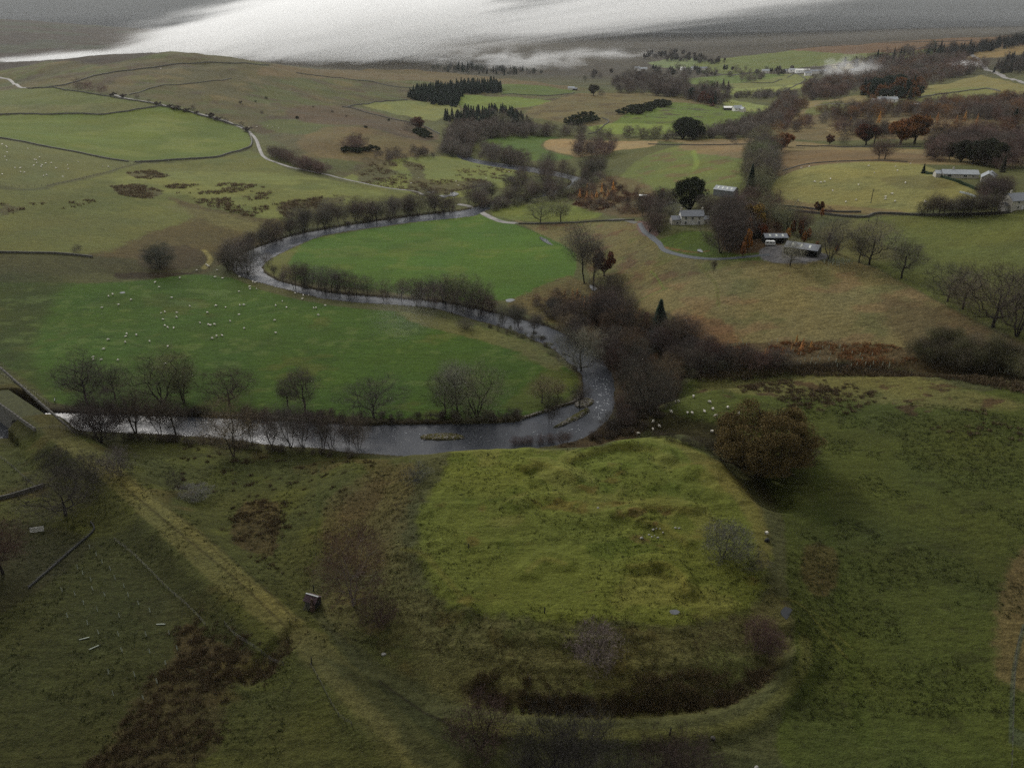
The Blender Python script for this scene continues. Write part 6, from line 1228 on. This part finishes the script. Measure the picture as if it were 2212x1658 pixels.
fence([(0,398),(40,404),(90,402),(140,394),(200,380),(250,366),(300,352)], 'wire fence round the dull sheep field at the left', 5.0, 1.3, .2)
fence([(290,352),(295,352),(305,352)], 'wooden gateway between the wall ends', 2.0, 1.5, .3)
fence([(1480,803),(1560,798),(1650,792),(1750,790),(1850,796),(1950,806)], 'fence along the lip of the dark burn', 3.2)
fence([(2212,1345),(2196,1400),(2190,1470),(2187,1560),(2184,1660)], 'pale wire fence running down the right edge', 3.5)
fence(fence_later, 'dark posts standing along the broken wall by the spreading tree', 3.4)
# odd single posts
def post(u, v, h, label, w_=.22, m='wood', lean_=0.06, name='marker_post', cat='post'):
    x, y, z, g = G(u, v); b = MB(); b.box((0, 0, h / 2 - .2), (w_, w_, h + .4)); b.box((0, 0, h + .02), (w_ * .8, w_ * .8, .06)); o = b.build(name, M[m]); o.location = (x, y, z); o.rotation_euler = (lean_, lean_ * .5, .4); return tag(o, label, cat)
post(1176,1323,1.7,'upright dark post on the south lip of the earthwork'); post(1012,1184,1.6,'dark post on the west edge of the flat top'); post(1144,1470,1.3,'greyish post low on the dark slope', .16, 'post'); post(1137,1512,1.3,'dark post just above the ditch', .16)
post(1447,1585,1.8,'dark post beyond the outer bank of the ditch'); post(677,1276,1.9,'black leaning post above the maroon-roofed hut', .26, lean_=.22); post(673,1432,1.9,'black post at the mouth of the cattle creep', .24, lean_=.1)
def pole(u, v, hpx, label):
    x, y, z, g = G(u, v); h = hpx * g / math.cos(math.atan2(CAM_H - z, math.hypot(x, y))); r = tag(empty('telegraph_pole', (x, y, z)), label, 'pole')
    T = Tubes(); T.add([(0,0,-.8),(0,0,h*.5),(.3,0,h)], [.22,.2,.16], 8); link('shaft', new_mesh('shaft', np.array(T.V), T.F, M['wood'], True), r); one('crossarm', M['wood'], r, lambda b: b.box((.28, 0, h - .5), (.16, 1.8, .16)))
pole(1881,439,27,'telegraph pole in the middle of the open hillside field'); pole(1682,440,26,'telegraph pole at the left edge of the open hillside field'); pole(1876,478,13,'short telegraph pole beside the lane wall')
# gate lying against the wall, hurdle, bridge-end gate
x, y, z, g = G(80, 1148); gt = tag(empty('hurdle', (x, y, z), R(14)), 'white metal field gate leaning among weeds at the left', 'gate')
one('frame', M['white'], gt, lambda b: [b.bar((-1.8,0,.1),(-1.8,.5,1.25),.09,.09), b.bar((1.8,0,.1),(1.8,.5,1.25),.09,.09), b.bar((-1.8,0,.1),(1.8,0,.1),.08,.08), b.bar((-1.8,.5,1.25),(1.8,.5,1.25),.08,.08)])
one('rails', M['white'], gt, lambda b: [b.bar((-1.8,.12*k,.1+.29*k),(1.8,.12*k,.1+.29*k),.06,.06) for k in (1,2,3)] + [b.bar((-1.8,0,.1),(0,.5,1.25),.06,.06), b.bar((0,.5,1.25),(1.8,0,.1),.06,.06)])
x, y, z, g = G(119, 868); gg = tag(empty('field_gate', (x, y, z), R(-62)), 'grey-white solid gate at the end of the bridge fence', 'gate')
one('panel', M['steel'], gg, lambda b: [b.box((0, 0, .75 ), (3.6, .06, .9))]); 
for s in (-1, 1): one('gate_post', M['wood'], gg, lambda b: b.box((s * 1.95, 0, .6), (.2, .2, 1.8)))
# ---------------------------------------------------------------- railway bridge
pa = GP([(0,792),(55,838),(110,888),(158,934)]); b0 = at_z(0, 800, 9)
A1 = at_z(-40, 757, 9.4); A2 = at_z(163, 934, 9.4); B1 = at_z(-60, 830, 9.4); B2 = at_z(76, 927, 9.4)
br = tag(empty('railway_bridge', (float((A2[0]+B2[0])/2), float((A2[1]+B2[1])/2), 9.0)), 'old stone railway bridge with grass-grown deck and arch over the river', 'bridge'); ox, oy, oz = br.location
def para(name, a, b_, th, h0, h1, m, n=26, cope=True):
    a = np.array(a); b_ = np.array(b_); d = (b_ - a); Ln = np.linalg.norm(d); d /= Ln; nn_ = np.array([-d[1], d[0]]); mb = MB(); cp = MB()
    for k in range(n):
        p = a + d * Ln * (k + .5) / n; j = .06 * math.sin(k * 7.3); mb.box((p[0]-ox, p[1]-oy, (h0 + h1)/2 - oz + j), (Ln / n * 1.0, th + .05 * math.sin(k * 3.1), h1 - h0), math.atan2(d[1], d[0]))
        cp.box((p[0]-ox, p[1]-oy, h1 - oz + j + .1), (Ln / n * .8, th + .04, .16), math.atan2(d[1], d[0]))
    o = mb.build(name, M[m], br); cp.build('coping', M['coping'], o); return o
para('parapet', A1, A2, .5, 8.2, 9.25, 'parapet'); 
para('parapet', B1, B2, .55, 7.4, 9.7, 'parapet', 22)
# spandrel wall on the near side with its arch opening, deck fill and soffit
dB = B2 - B1; LB = float(np.linalg.norm(dB)); dB = dB / LB; nB = np.array([-dB[1], dB[0]]); wB = abs(float(np.dot(A2 - B2, nB))); sgn = 1 if np.dot(A2 - B2, nB) > 0 else -1
def archwall(b, off):
    c, rr, n = LB - 16.5, 10.5, 18; top = 7.5; base = -1.5; V = []; F = []
    pts = [(c - rr * math.cos(math.pi * k / n), -1.0 + rr * .78 * math.sin(math.pi * k / n)) for k in range(n + 1)]
    for (s, zz) in pts: V.append((s, zz)); V.append((s, top))
    for k in range(n): F.append((2*k, 2*k+2, 2*k+3, 2*k+1))
    i0 = len(V); V += [(0, base), (c - rr, base), (c - rr, top), (0, top), (c + rr, base), (LB + 4, base), (LB + 4, top), (c + rr, top)]; F += [(i0, i0+1, i0+2, i0+3), (i0+4, i0+5, i0+6, i0+7)]
    b.add([(B1[0] + dB[0]*s + nB[0]*off - ox, B1[1] + dB[1]*s + nB[1]*off - oy, zz - oz) for s, zz in V], F)
    return pts
one('spandrel_wall', M['parapet'], br, lambda b: (archwall(b, -.02 * sgn), archwall(b, (wB + .0) * sgn)))
def soffit(b):
    c, rr, n = LB - 16.5, 10.5, 18; V = []
    for k in range(n + 1):
        s = c - rr * math.cos(math.pi * k / n); zz = -1.0 + rr * .78 * math.sin(math.pi * k / n)
        for off in (0, wB * sgn): V.append((B1[0] + dB[0]*s + nB[0]*off - ox, B1[1] + dB[1]*s + nB[1]*off - oy, zz - oz))
    b.add(V, [(2*k, 2*k+1, 2*k+3, 2*k+2) for k in range(n)])
one('arch', M['stone'], br, soffit)
def deckf(b):
    V = []
    for s in (0, LB + 4):
        for off in (0.3, wB - .3): V.append((B1[0] + dB[0]*s + nB[0]*off*sgn - ox, B1[1] + dB[1]*s + nB[1]*off*sgn - oy, 8.75 - oz))
    b.add(V, [(0, 1, 3, 2)])
TURF = mat('deck_turf', lin((62,64,36)), .95, bump=.3, var=.35, vs=.6)
one('deck', TURF, br, deckf)
# ---------------------------------------------------------------- young trees in guards, rocks
def zc(k, P, ox_, oy_): return [(ox_ * .8848 + x * .3362, oy_ * .8848 + y * .3362) for x, y in P]
T = Tubes(); T.add([(0,0,-.1),(0,0,.6),(0,0,1.25)], [.075,.075,.075], 7); T.add([(0.13,0,-.2),(0.13,0,1.1)], [.028,.028], 4); TG = new_mesh('tree_guard', np.array(T.V), T.F, M['tube'], True)
def guard(u, v, label, group, s=1.0, lie=None):
    x, y, z, g = G(u, v); o = link('tree_guard', TG, loc=(x, y, z + (.1 if lie is not None else 0)), rot=((R(88), 0, lie) if lie is not None else (random.uniform(-.09, .09), random.uniform(-.09, .09), random.uniform(0, 6)))); o.scale = (s, s, s); tag(o, label, 'tree guard', group)
for u, v in zc(0, [(577,240),(620,287),(657,335),(710,380),(499,370),(533,408),(585,447),(598,508),(400,515),(483,540),(538,598),(627,641),(436,682),(564,730),(635,787),(675,545),(798,490),(825,547),(891,600),(964,648),(766,680),(762,800),(939,803),(1088,792),(1140,890),(784,904),(964,910),(699,1043),(868,1061),(1012,1103),(729,1182),(923,1208),(740,437),(1066,985)], 0, 1244):
    guard(u, v + 3, 'upright pale plastic tube guarding a sapling in the dark corner field', 'sapling guards in the dark corner field', 1.15)
for (u, v), a, lb in zip(zc(0, [(516,835),(579,897),(1010,737)], 0, 1244), (R(112), R(128), R(90)), ('first of two fallen pale tubes lying side by side', 'second of two fallen pale tubes, nearer the camera', 'single fallen pale tube lying level near the rushes')): guard(u, v, lb, None, 1.6, a)
grp = 'sapling guards above the burn'
for u, v in scatter([(1590,745),(1700,735),(1800,745),(1930,775),(1960,800),(1800,795),(1700,790),(1580,795)], 54, np.random.default_rng(5)) + scatter([(1570,735),(1610,735),(1620,765),(1580,765)], 8, np.random.default_rng(6)): guard(u, v, 'pale sapling tube in the bracken above the dark burn', grp, 1.35)
for u, v in scatter([(1775,565),(1830,562),(1850,572),(1790,575)], 30, np.random.default_rng(7)): guard(u, v, 'white sapling tube in the tight cluster by the hilltop fence', 'tight cluster of tubes by the fence', 1.4)
for u, v in scatter([(1300,455),(1350,440),(1400,430),(1380,450),(1300,462)], 24, np.random.default_rng(8)): guard(u, v, 'sapling tube on the bracken slope above the lane', 'tubes on the bracken slope', 1.4)
for u, v in scatter([(2140,790),(2180,780),(2200,800),(2160,812)], 9, np.random.default_rng(9)): guard(u, v, 'sapling tube beside the young plantation', 'tubes beside the plantation', 1.4)
def rock(u, v, size, label, group=None, m='rock', seed=0, flat=.6):
    x, y, z, g = G(u, v); V, F = ico(2); V = V * (1 + .28 * fbm(V[:, 0] * 1.3 + seed * 7, V[:, 1] * 1.3 + V[:, 2], seed, 2))[:, None] * np.array([1, .75, flat]) * size / 2
    o = link('boulder', new_mesh('boulder', V, F, M[m]), loc=(x, y, z + size * flat * .15), rot=(0, 0, seed)); return tag(o, label, 'rock', group)
rock(829, 1413, 1.1, 'lone pale boulder below the birch'); rock(1540, 1594, 1.2, 'tan boulder in the dark grass beyond the ditch', m='coping', seed=2); rock(1292, 1097, .8, 'small white stone on the flat top', seed=3); rock(1634, 1658, .9, 'small dull boulder at the bottom edge', seed=4)
for i, (u, v) in enumerate([(1411,1144),(1418,1141),(1426,1142),(1402,1155),(1408,1159),(1414,1157),(1421,1161),(1432,1150),(1459,1140),(1467,1141)]): rock(u, v, random.uniform(.4, .85), 'bared white stone in the scar on the earthwork', 'bared stones in the scar', seed=10 + i)
for i, (u, v) in enumerate([(868,934),(880,938),(1386,1162)]): rock(u, v, 1.0, 'wet rock breaking the river surface' if v < 1000 else 'white stone beside the scar', 'rocks in the river' if v < 1000 else None, seed=30 + i)
for i, (u, v) in enumerate([(1240,880),(1250,872),(1262,866),(1270,870),(1278,864),(1258,876),(1310,945),(1180,905),(1160,910),(1145,913)]): rock(u, v, random.uniform(.7, 1.5), 'dark wet stone on the river bend spit', 'stones on the river bend spit', 'parapet', 50 + i)
rock(1657, 1168, 1.6, 'dark stump-like rock behind the lone sheep', m='wood', seed=70, flat=.9)
# ---------------------------------------------------------------- sheep
def sheep_mesh(name, graze=True, lying=False, dark=True):
    me = bpy.data.meshes.new('sk'); H_ = .52 if not lying else .26
    V = [(0,0,H_+.1),(.28,0,H_+.12),(-.3,0,H_+.11),(.46,0,H_+.16)]; E = [(0,1),(0,2),(1,3)]; Rr = [.29,.26,.28,.15]
    hd = (.68,0,.14) if graze and not lying else (.66,0,H_+.42); V += [((.46+hd[0])/2+.06,0,(H_+.16+hd[2])/2), hd, (hd[0]+(.08 if graze else .16),0,hd[2]-(.1 if graze else .05))]; Rr += [.11,.10,.06]; E += [(3,4),(4,5),(5,6)]
    if not lying:
        for sx, at_ in ((.26, 1), (-.3, 2)):
            for sy in (-1, 1):
                i = len(V); V += [(sx, sy*.15, .36), (sx+.02, sy*.15, .18), (sx, sy*.15, .0)]; Rr += [.085,.045,.04]; E += [(at_, i), (i, i+1), (i+1, i+2)]
    i = len(V); V += [(-.54,0,H_+.08),(-.6,0,H_-.08)]; Rr += [.09,.045]; E += [(2,i),(i,i+1)]
    for sy in (-1, 1): j = len(V); V.append((hd[0]-.05, sy*.15, hd[2]+.08)); Rr.append(.035); E.append((5, j))
    me.from_pydata(V, E, []); o = bpy.data.objects.new('sk', me); COL.objects.link(o); md = o.modifiers.new('s', 'SKIN'); sv = me.skin_vertices[0].data
    for k, r_ in enumerate(Rr): sv[k].radius = (r_, r_)
    sv[0].use_root = True; s2 = o.modifiers.new('d', 'SUBSURF'); s2.levels = 1; s2.render_levels = 1
    dg = bpy.context.evaluated_depsgraph_get(); m2 = bpy.data.meshes.new_from_object(o.evaluated_get(dg)); m2.name = name; bpy.data.objects.remove(o)
    m2.materials.clear(); m2.materials.append(M['wool']); m2.materials.append(M['face' if dark else 'wface'])
    for p in m2.polygons:
        p.use_smooth = True; c = p.center
        if (c.x > hd[0] - .1 and (c.z < hd[2] + .3)) or c.z < .22 and not lying: p.material_index = 1
    return m2
SH_ = [sheep_mesh('sheep', True), sheep_mesh('sheep', True, dark=False), sheep_mesh('sheep', False), sheep_mesh('sheep', False, True, False)]
def flock(P, label, group, s=1.12):
    for u, v in P:
        x, y, z, g = G(u, v + 1); o = link('sheep', random.choice(SH_), loc=(x, y, z - .02), rot=(0, 0, random.uniform(0, 6.28))); k = s * random.uniform(.9, 1.12); o.scale = (k, k * 1.05, k); tag(o, label, 'sheep', group)
Z = lambda P, a, b_: zc(0, P, a, b_)
flock(Z([(600,665),(600,677),(650,680),(758,683),(665,614),(695,552),(815,515),(808,530),(877,523),(806,570),(962,562),(1078,594),(1060,462),(1078,474),(1117,476),(1047,422),(1036,379),(1061,374),(1137,378),(1136,408),(1221,337),(1332,378),(1286,445),(1340,456),(1353,457),(1378,454),(1365,545),(1392,530),(1428,524),(1480,433),(1450,343),(1387,335),(1542,330),(1568,330),(1537,389),(1570,480),(1766,428),(1772,506),(1772,333),(1842,343),(1815,303),(1537,241),(2016,349),(2031,350),(2046,394),(2090,331),(842,295),(725,261),(699,273),(763,327),(655,347),(1105,280),(1022,212),(997,182),(1063,705)], 0, 620), 'white sheep grazing on the big green pasture inside the river loop', 'flock on the big green pasture')
flock(Z([(1605,212),(1648,224),(1608,227),(1944,290),(1950,268),(1897,253),(1984,265),(1540,148),(1625,180),(1640,185),(1652,182),(1430,156),(1383,150),(1395,105),(1265,105),(1335,75),(1326,72),(1342,80),(1156,155)], 0, 620), 'white sheep strung out along the river fence of the pasture', 'sheep along the river fence')
flock(Z([(2155,953),(2176,950),(2128,1018)], 830, 620) + Z([(86,920),(191,955),(211,1000),(157,1013),(307,990),(378,1028),(48,1024),(77,1024),(228,1045),(369,1048)], 1660, 620), 'white sheep on the rim of the right-hand pasture left of the russet oak', 'sheep left of the russet oak', 1.2)
flock(Z([(2010,1080),(2052,1110),(2010,1127),(1917,1153)], 830, 620) + Z([(312,1107),(278,1131),(205,1143)], 1660, 620), 'white sheep in the shaded hollow between earthwork and oak', 'sheep in the shaded hollow', 1.2)
flock(Z([(555,158)], 1660, 1244), 'solitary white sheep at the east foot of the earthwork', None, 1.35)
flock(Z([(180,955),(15,928),(40,937),(45,948),(48,977),(33,1007),(45,1032),(255,1012),(222,1025),(232,1028),(237,1047),(218,1063),(270,1062),(265,1072),(295,1050),(331,1047),(361,1081),(435,1062),(440,1085),(503,1040),(660,1070),(697,1072),(97,1080),(131,1079),(133,1105),(158,1108),(16,1120),(280,1130),(300,1125),(404,1135)], 0, 0), 'white sheep in the dull walled field at the left edge', 'flock in the dull walled field', 1.25)
flock(Z([(1034,443)], 0, 0), 'single white sheep high on the hill face', None, 2.2); flock(Z([(532,984)], 0, 0), 'single sheep in the corner of the smooth green field', None, 1.3)
flock(Z([(866,1170),(905,1174),(929,1169),(967,1150),(1147,1186),(981,1225),(1362,1247),(1320,1267),(1318,1280),(1130,1287),(1065,1300),(1380,1295),(1397,1098),(1447,1177),(1575,1290),(1703,1308),(1750,1323),(1212,1067),(757,1291),(1575,1303),(1480,1055),(1385,1070),(1250,1110),(780,1080),(830,1070)], 1660, 0), 'white sheep spread over the open hillside field by the bungalow', 'flock on the open hillside field', 1.25)
flock(Z([(1540,815),(1600,818),(1620,823),(1650,816),(1720,812),(1750,818),(1790,825)], 0, 0) , 'sheep high on the rough brown hill slope', 'sheep on the rough hill slope', 1.3)
flock([(1100,372),(1050,385),(985,392),(1060,401),(990,400),(1080,392),(905,384),(888,396),(1120,380)], 'white sheep in the rushy meadow above the lane', 'sheep in the rushy meadow', 1.2)
# ---------------------------------------------------------------- rushes, tussocks and stems (nobody could count them)
def blades(name, spots, label, n=16, h=.7, w_=.10, sp=.45, m=None, cat='rushes'):
    rng = np.random.default_rng(len(spots)); S = np.array(spots, float); k = len(S); x = np.repeat(S[:, 0], n); y = np.repeat(S[:, 1], n); sc_ = np.repeat(S[:, 2], n)
    a = rng.uniform(0, 6.28, n * k); r = sp * sc_ * rng.uniform(0, 1, n * k) ** .6; px, py = x + np.cos(a) * r, y + np.sin(a) * r; pz = hgt(px, py) - .05; hh = h * sc_ * rng.uniform(.5, 1.2, n * k); lx = rng.normal(0, .3, n * k) * hh + np.cos(a) * .3 * hh; ly = rng.normal(0, .3, n * k) * hh + np.sin(a) * .3 * hh
    b2 = rng.uniform(0, 6.28, n * k); ww = w_ * sc_ * rng.uniform(.6, 1.4, n * k)
    V = np.stack([np.stack([px - np.cos(b2) * ww, py - np.sin(b2) * ww, pz], -1), np.stack([px + np.cos(b2) * ww, py + np.sin(b2) * ww, pz], -1), np.stack([px + lx, py + ly, pz + hh], -1)], 1).reshape(-1, 3)
    return tag(link(name, new_mesh(name, V, np.arange(len(V)).reshape(-1, 3), m or M['rush'])), label, cat, kind='stuff')
def inside(P, n, thr=None, size=8, seed=0, smin=.6, smax=1.5):
    W = GP(P)[:, :2]; rng = np.random.default_rng(seed + 40); out_ = []; lo, hi = W.min(0), W.max(0); X = rng.uniform(lo[0], hi[0], n * 6); Y = rng.uniform(lo[1], hi[1], n * 6); ok = sdf(X, Y, W) < 0
    if thr is not None: ok &= fbm(X / size, Y / size, seed + 60, 3) > thr
    X, Y = X[ok][:n], Y[ok][:n]; return list(zip(X, Y, rng.uniform(smin, smax, len(X))))
def clumps(P, nc, per, rad, seed, elong=2.2, ang=.7, smin=.6, smax=1.4):
    """ragged drifts: each clump is a streak of tufts"""
    W = GP(P)[:, :2]; rng = np.random.default_rng(seed + 700); lo, hi = W.min(0), W.max(0); X = rng.uniform(lo[0], hi[0], nc * 8); Y = rng.uniform(lo[1], hi[1], nc * 8); ok = sdf(X, Y, W) < 0; X, Y = X[ok][:nc], Y[ok][:nc]
    r = rad * rng.uniform(.3, 1.3, len(X)) ** 1.3; out_ = []
    for x, y, q in zip(X, Y, r):
        n_ = max(2, int(per * (q / rad) ** 2)); a = rng.normal(0, 1, (n_, 2)) * q * .5 * np.array([elong, 1]); ca_, sa = math.cos(ang), math.sin(ang)
        out_ += [(x + p[0] * ca_ - p[1] * sa, y + p[0] * sa + p[1] * ca_, rng.uniform(smin, smax)) for p in a]
    return out_
RB = mat('rush_dark', (.15, .115, .07), .95, spec=.02, vs=.6, var=.5); RS = mat('straw_blades', (.16, .125, .07), .95, spec=.02, vs=.6, var=.35); RG = mat('green_tussock', (.045, .055, .022), .95, spec=.02, vs=.5, var=.4)
blades('rushes', clumps([(395,960),(520,980),(740,995),(840,1000),(720,1090),(640,1160),(500,1120),(390,1050)], 70, 4, 1.3, 1, 1.6, .3), 'brown rush tufts dotting the field above the railway bank', 34, .7, .055, .55)
blades('rushes', clumps([(530,1085),(580,1080),(612,1100),(600,1160),(590,1205),(620,1240),(600,1235),(540,1190),(505,1170),(500,1130)], 40, 7, 2.0, 2, 1.6, .9), 'dark brown rush bed in the middle of the near field', 34, .6, .05, .6, RB)
blades('rushes', clumps([(400,1335),(440,1370),(520,1400),(560,1420),(620,1372),(630,1380),(590,1450),(500,1480),(490,1520),(470,1560),(450,1640),(300,1700),(140,1700),(230,1620),(300,1500),(390,1410),(380,1360)], 120, 11, 2.0, 3, 2.4, .75), 'big black-brown rush bed in the lower left corner', 36, .65, .055, .65, RB)
blades('rushes', clumps([(985,1480),(1150,1508),(1350,1516),(1550,1500),(1640,1455),(1670,1450),(1640,1492),(1550,1528),(1350,1540),(1150,1532),(1010,1505)], 90, 7, 1.4, 4, 2.2, .05), 'dark rushes and dead bracken filling the ditch', 32, .6, .055, .6, RB)
blades('rushes', inside([(1010,1450),(1300,1470),(1600,1440),(1660,1470),(1560,1525),(1300,1540),(1050,1520)], 400, .1, 6, 5), 'straw-coloured stems along the ditch edge', 26, .7, .05, .7, RS)
blades('rushes', inside([(1590,835),(1700,820),(1800,825),(1900,838),(1850,875),(1700,885),(1600,880)], 420, .05, 12, 6, .6, 1.5), 'dark rush tufts on the brow of the right-hand pasture', 34, .7, .07, .7, RB)
blades('rushes', inside([(1780,830),(2000,850),(2212,880),(2212,960),(2000,930),(1800,900)], 70, .15, 14, 7, .7, 1.6), 'scattered dark tufts in the right-hand pasture', 40, .8, .07, .7, RB)
blades('bracken', inside([(1500,800),(1700,785),(1900,790),(2212,830),(2212,850),(1900,812),(1700,808),(1500,822)], 900, None, 9, 8, .8, 1.8), 'dark bracken and brambles choking the burn', 26, .9, .08, .9, RB)
blades('rushes', inside([(1500,745),(1900,742),(2080,770),(1900,790),(1600,795)], 500, .0, 9, 9, .8, 1.6), 'tawny bracken on the slope above the burn', 26, .7, .08, .9, mat('bracken', (.26,.14,.065), .95, spec=.02, vs=.5, var=.4))
for P, n, s_, lb in [([(275,372),(330,368),(368,380),(330,387),(280,384)], 130, 11, 'small dark rush patch beside the wall corner'), ([(240,402),(300,398),(360,415),(320,430),(260,422)], 260, 12, 'dark rush patch in the pale left pasture'), ([(350,400),(450,392),(560,400),(620,430),(540,470),(430,440)], 520, 13, 'rush tufts peppering the pale left pasture'), ([(590,440),(680,428),(770,420),(700,458),(620,472)], 260, 14, 'dark rush patch above the river wood'), ([(770,350),(910,352),(920,385),(1040,388),(1060,398),(960,420),(880,412),(780,395)], 500, 15, 'brown rush beds in the wet meadow'), ([(1000,355),(1150,370),(1110,395),(980,385)], 160, 16, 'rush specks in the meadow by the upper bend'), ([(0,440),(130,435),(260,425),(150,450),(30,465)], 60, 17, 'dark tufts along the left pasture'), ([(1180,420),(1330,400),(1380,420),(1300,455),(1230,440)], 260, 18, 'russet bracken tufts above the lane')]:
    blades('rushes', inside(P, n, -.05 if n > 100 else .1, 14, s_, .9, 2.2), lb, 12, .9, .16, .9, RB if s_ != 18 else mat('russet_bracken', (.10,.045,.026), .95, spec=.02))
# grass tussocks over the near slopes
blades('grass', inside([(0,1000),(700,990),(900,1000),(1380,950),(1660,1200),(1700,1400),(1500,1500),(1200,1480),(900,1400),(640,1400),(600,1700),(0,1700)], 9000, -.1, 12, 20, .5, 1.2), 'coarse green tussocks on the near slopes', 9, .4, .07, .5, RG, 'grass')
blades('grass', inside([(700,1100),(740,1050),(860,1000),(900,1010),(960,1320),(1100,1340),(1640,1330),(1700,1400),(1600,1480),(1200,1490),(860,1400),(700,1300)], 4500, -.05, 9, 21, .5, 1.1), 'dead straw-coloured tussocks on the earthwork slopes', 9, .38, .05, .5, RS, 'grass')
blades('grass', inside([(1700,830),(2212,900),(2212,1658),(1720,1658),(1700,1300)], 9000, .0, 14, 22, .5, 1.2), 'dark green tussocks on the right-hand pasture', 8, .38, .07, .5, RG, 'grass')
# unseen blocker added over the camera: dims the sky above the near ground
V, F = ico(4); V = V * (1 + .10 * fbm(V[:, 0] * 3 + 9, V[:, 1] * 3 + V[:, 2] * 2, 77, 3))[:, None]
oc = link('added_shade_cloud', new_mesh('added_shade_cloud', V, F, mat('shade_cloud_grey', (.25,.25,.26), 1, spec=0, var=.1, vs=.01)), loc=(40, -170, 460)); oc.scale = (820, 470, 110); tag(oc, 'unseen screen added to dim the sky above the near slope', 'added_shade_cloud', kind='structure')

def foam(P, n, seed, rot=0.0, smax=1.0):
    n = int(n * .5); smax *= .62
    W = at_z(*np.array(P, float).T, -.25); rng = np.random.default_rng(seed + 90); lo, hi = W.min(0), W.max(0); X = rng.uniform(lo[0], hi[0], n * 8); Y = rng.uniform(lo[1], hi[1], n * 8); ok = (sdf(X, Y, W) < 0) & (sdf(X, Y, RIVW) < -.6) & (fbm(X / 2.2, Y / 1.2, seed, 3) > .05); X, Y = X[ok][:n], Y[ok][:n]
    V = []; F = []
    for x, y in zip(X, Y):
        l = rng.uniform(.25, 1) * smax; w_ = l * rng.uniform(.12, .35); a = rot + rng.normal(0, .25); b = len(V); k = 7
        for j in range(k): t = 2 * math.pi * j / k; r = rng.uniform(.6, 1.2); p = (math.cos(t) * l * r, math.sin(t) * w_ * r); V.append((x + p[0] * math.cos(a) - p[1] * math.sin(a), y + p[0] * math.sin(a) + p[1] * math.cos(a), -.235 + .03 * rng.uniform(0, 1)))
        F.append(tuple(range(b, b + k)))
    return V, F
FV, FF = [], []
for k, (P, n, rot, sm) in enumerate([([(1262,815),(1318,815),(1325,850),(1318,905),(1290,925),(1262,890),(1290,860)], 320, 1.3, .9), ([(1180,905),(1290,900),(1260,945),(1120,960)], 120, .5, .8), ([(120,905),(175,900),(190,930),(140,932)], 60, .3, 1.0), ([(300,900),(520,906),(560,945),(330,930)], 120, .1, .8), ([(850,920),(930,925),(930,960),(840,965)], 70, .1, .8), ([(960,945),(1100,935),(1100,965),(980,975)], 50, .1, .7), ([(505,580),(560,560),(610,606),(540,606)], 120, -.4, 1.6), ([(1090,680),(1180,705),(1190,745),(1100,710)], 70, -.5, 1.0), ([(880,650),(1020,665),(1020,690),(880,662)], 60, -.2, 1.2), ([(0,925),(60,930),(40,945),(0,945)], 40, 0, 1.0)]):
    V, F = foam(P, n, k, rot, sm); b_ = len(FV); FV += V; FF += [tuple(i + b_ for i in f) for f in F]
tag(link('white_water', new_mesh('white_water', np.array(FV), FF, mat('foam', (.42,.44,.46), .6, var=.3, vs=3))), 'broken white water where the river runs over stones', 'foam', kind='stuff')
def shingle(P, n, seed):
    W = at_z(*np.array(P, float).T, .2); rng = np.random.default_rng(seed + 190); lo, hi = W.min(0), W.max(0); X = rng.uniform(lo[0], hi[0], n * 8); Y = rng.uniform(lo[1], hi[1], n * 8); ok = sdf(X, Y, W) < 0; return list(zip(X[ok][:n], Y[ok][:n]))
IV, IF = ico(0); SV, SF = [], []
for k, (P, n) in enumerate([([(1120,905),(1180,885),(1235,868),(1262,846),(1270,862),(1240,885),(1190,905),(1140,918)], 900), ([(905,938),(1000,936),(1004,950),(910,952)], 120), ([(1190,925),(1270,885),(1280,895),(1215,928)], 260), ([(1235,870),(1285,858),(1290,876),(1240,886)], 240), ([(560,575),(576,600),(640,622),(640,632),(590,616),(558,590)], 300), ([(150,880),(420,893),(700,905),(700,912),(420,902),(150,892)], 420)]):
    for x, y in shingle(P, n, k):
        s_ = float(np.random.default_rng(len(SV)).uniform(.12, .5)); z = float(hgt(x, y))
        if z < -.5: continue
        b_ = len(SV); SV += [(x + v[0] * s_, y + v[1] * s_, z + v[2] * s_ * .5) for v in IV]; SF += [tuple(int(i) + b_ for i in f) for f in IF]
tag(link('shingle', new_mesh('shingle', np.array(SV), SF, mat('shingle_stones', (.17,.155,.135), vs=.9, var=.6))), 'grey-brown shingle and cobbles along the water edge', 'shingle', kind='stuff')
haze = tag(link('haze', boxmesh('haze', (-13000, -4500, -12), (13000, 13000, 235), volmat('haze', (.93, .96, 1), .00002, .2))), 'thin grey air over the valley', 'haze', kind='stuff')
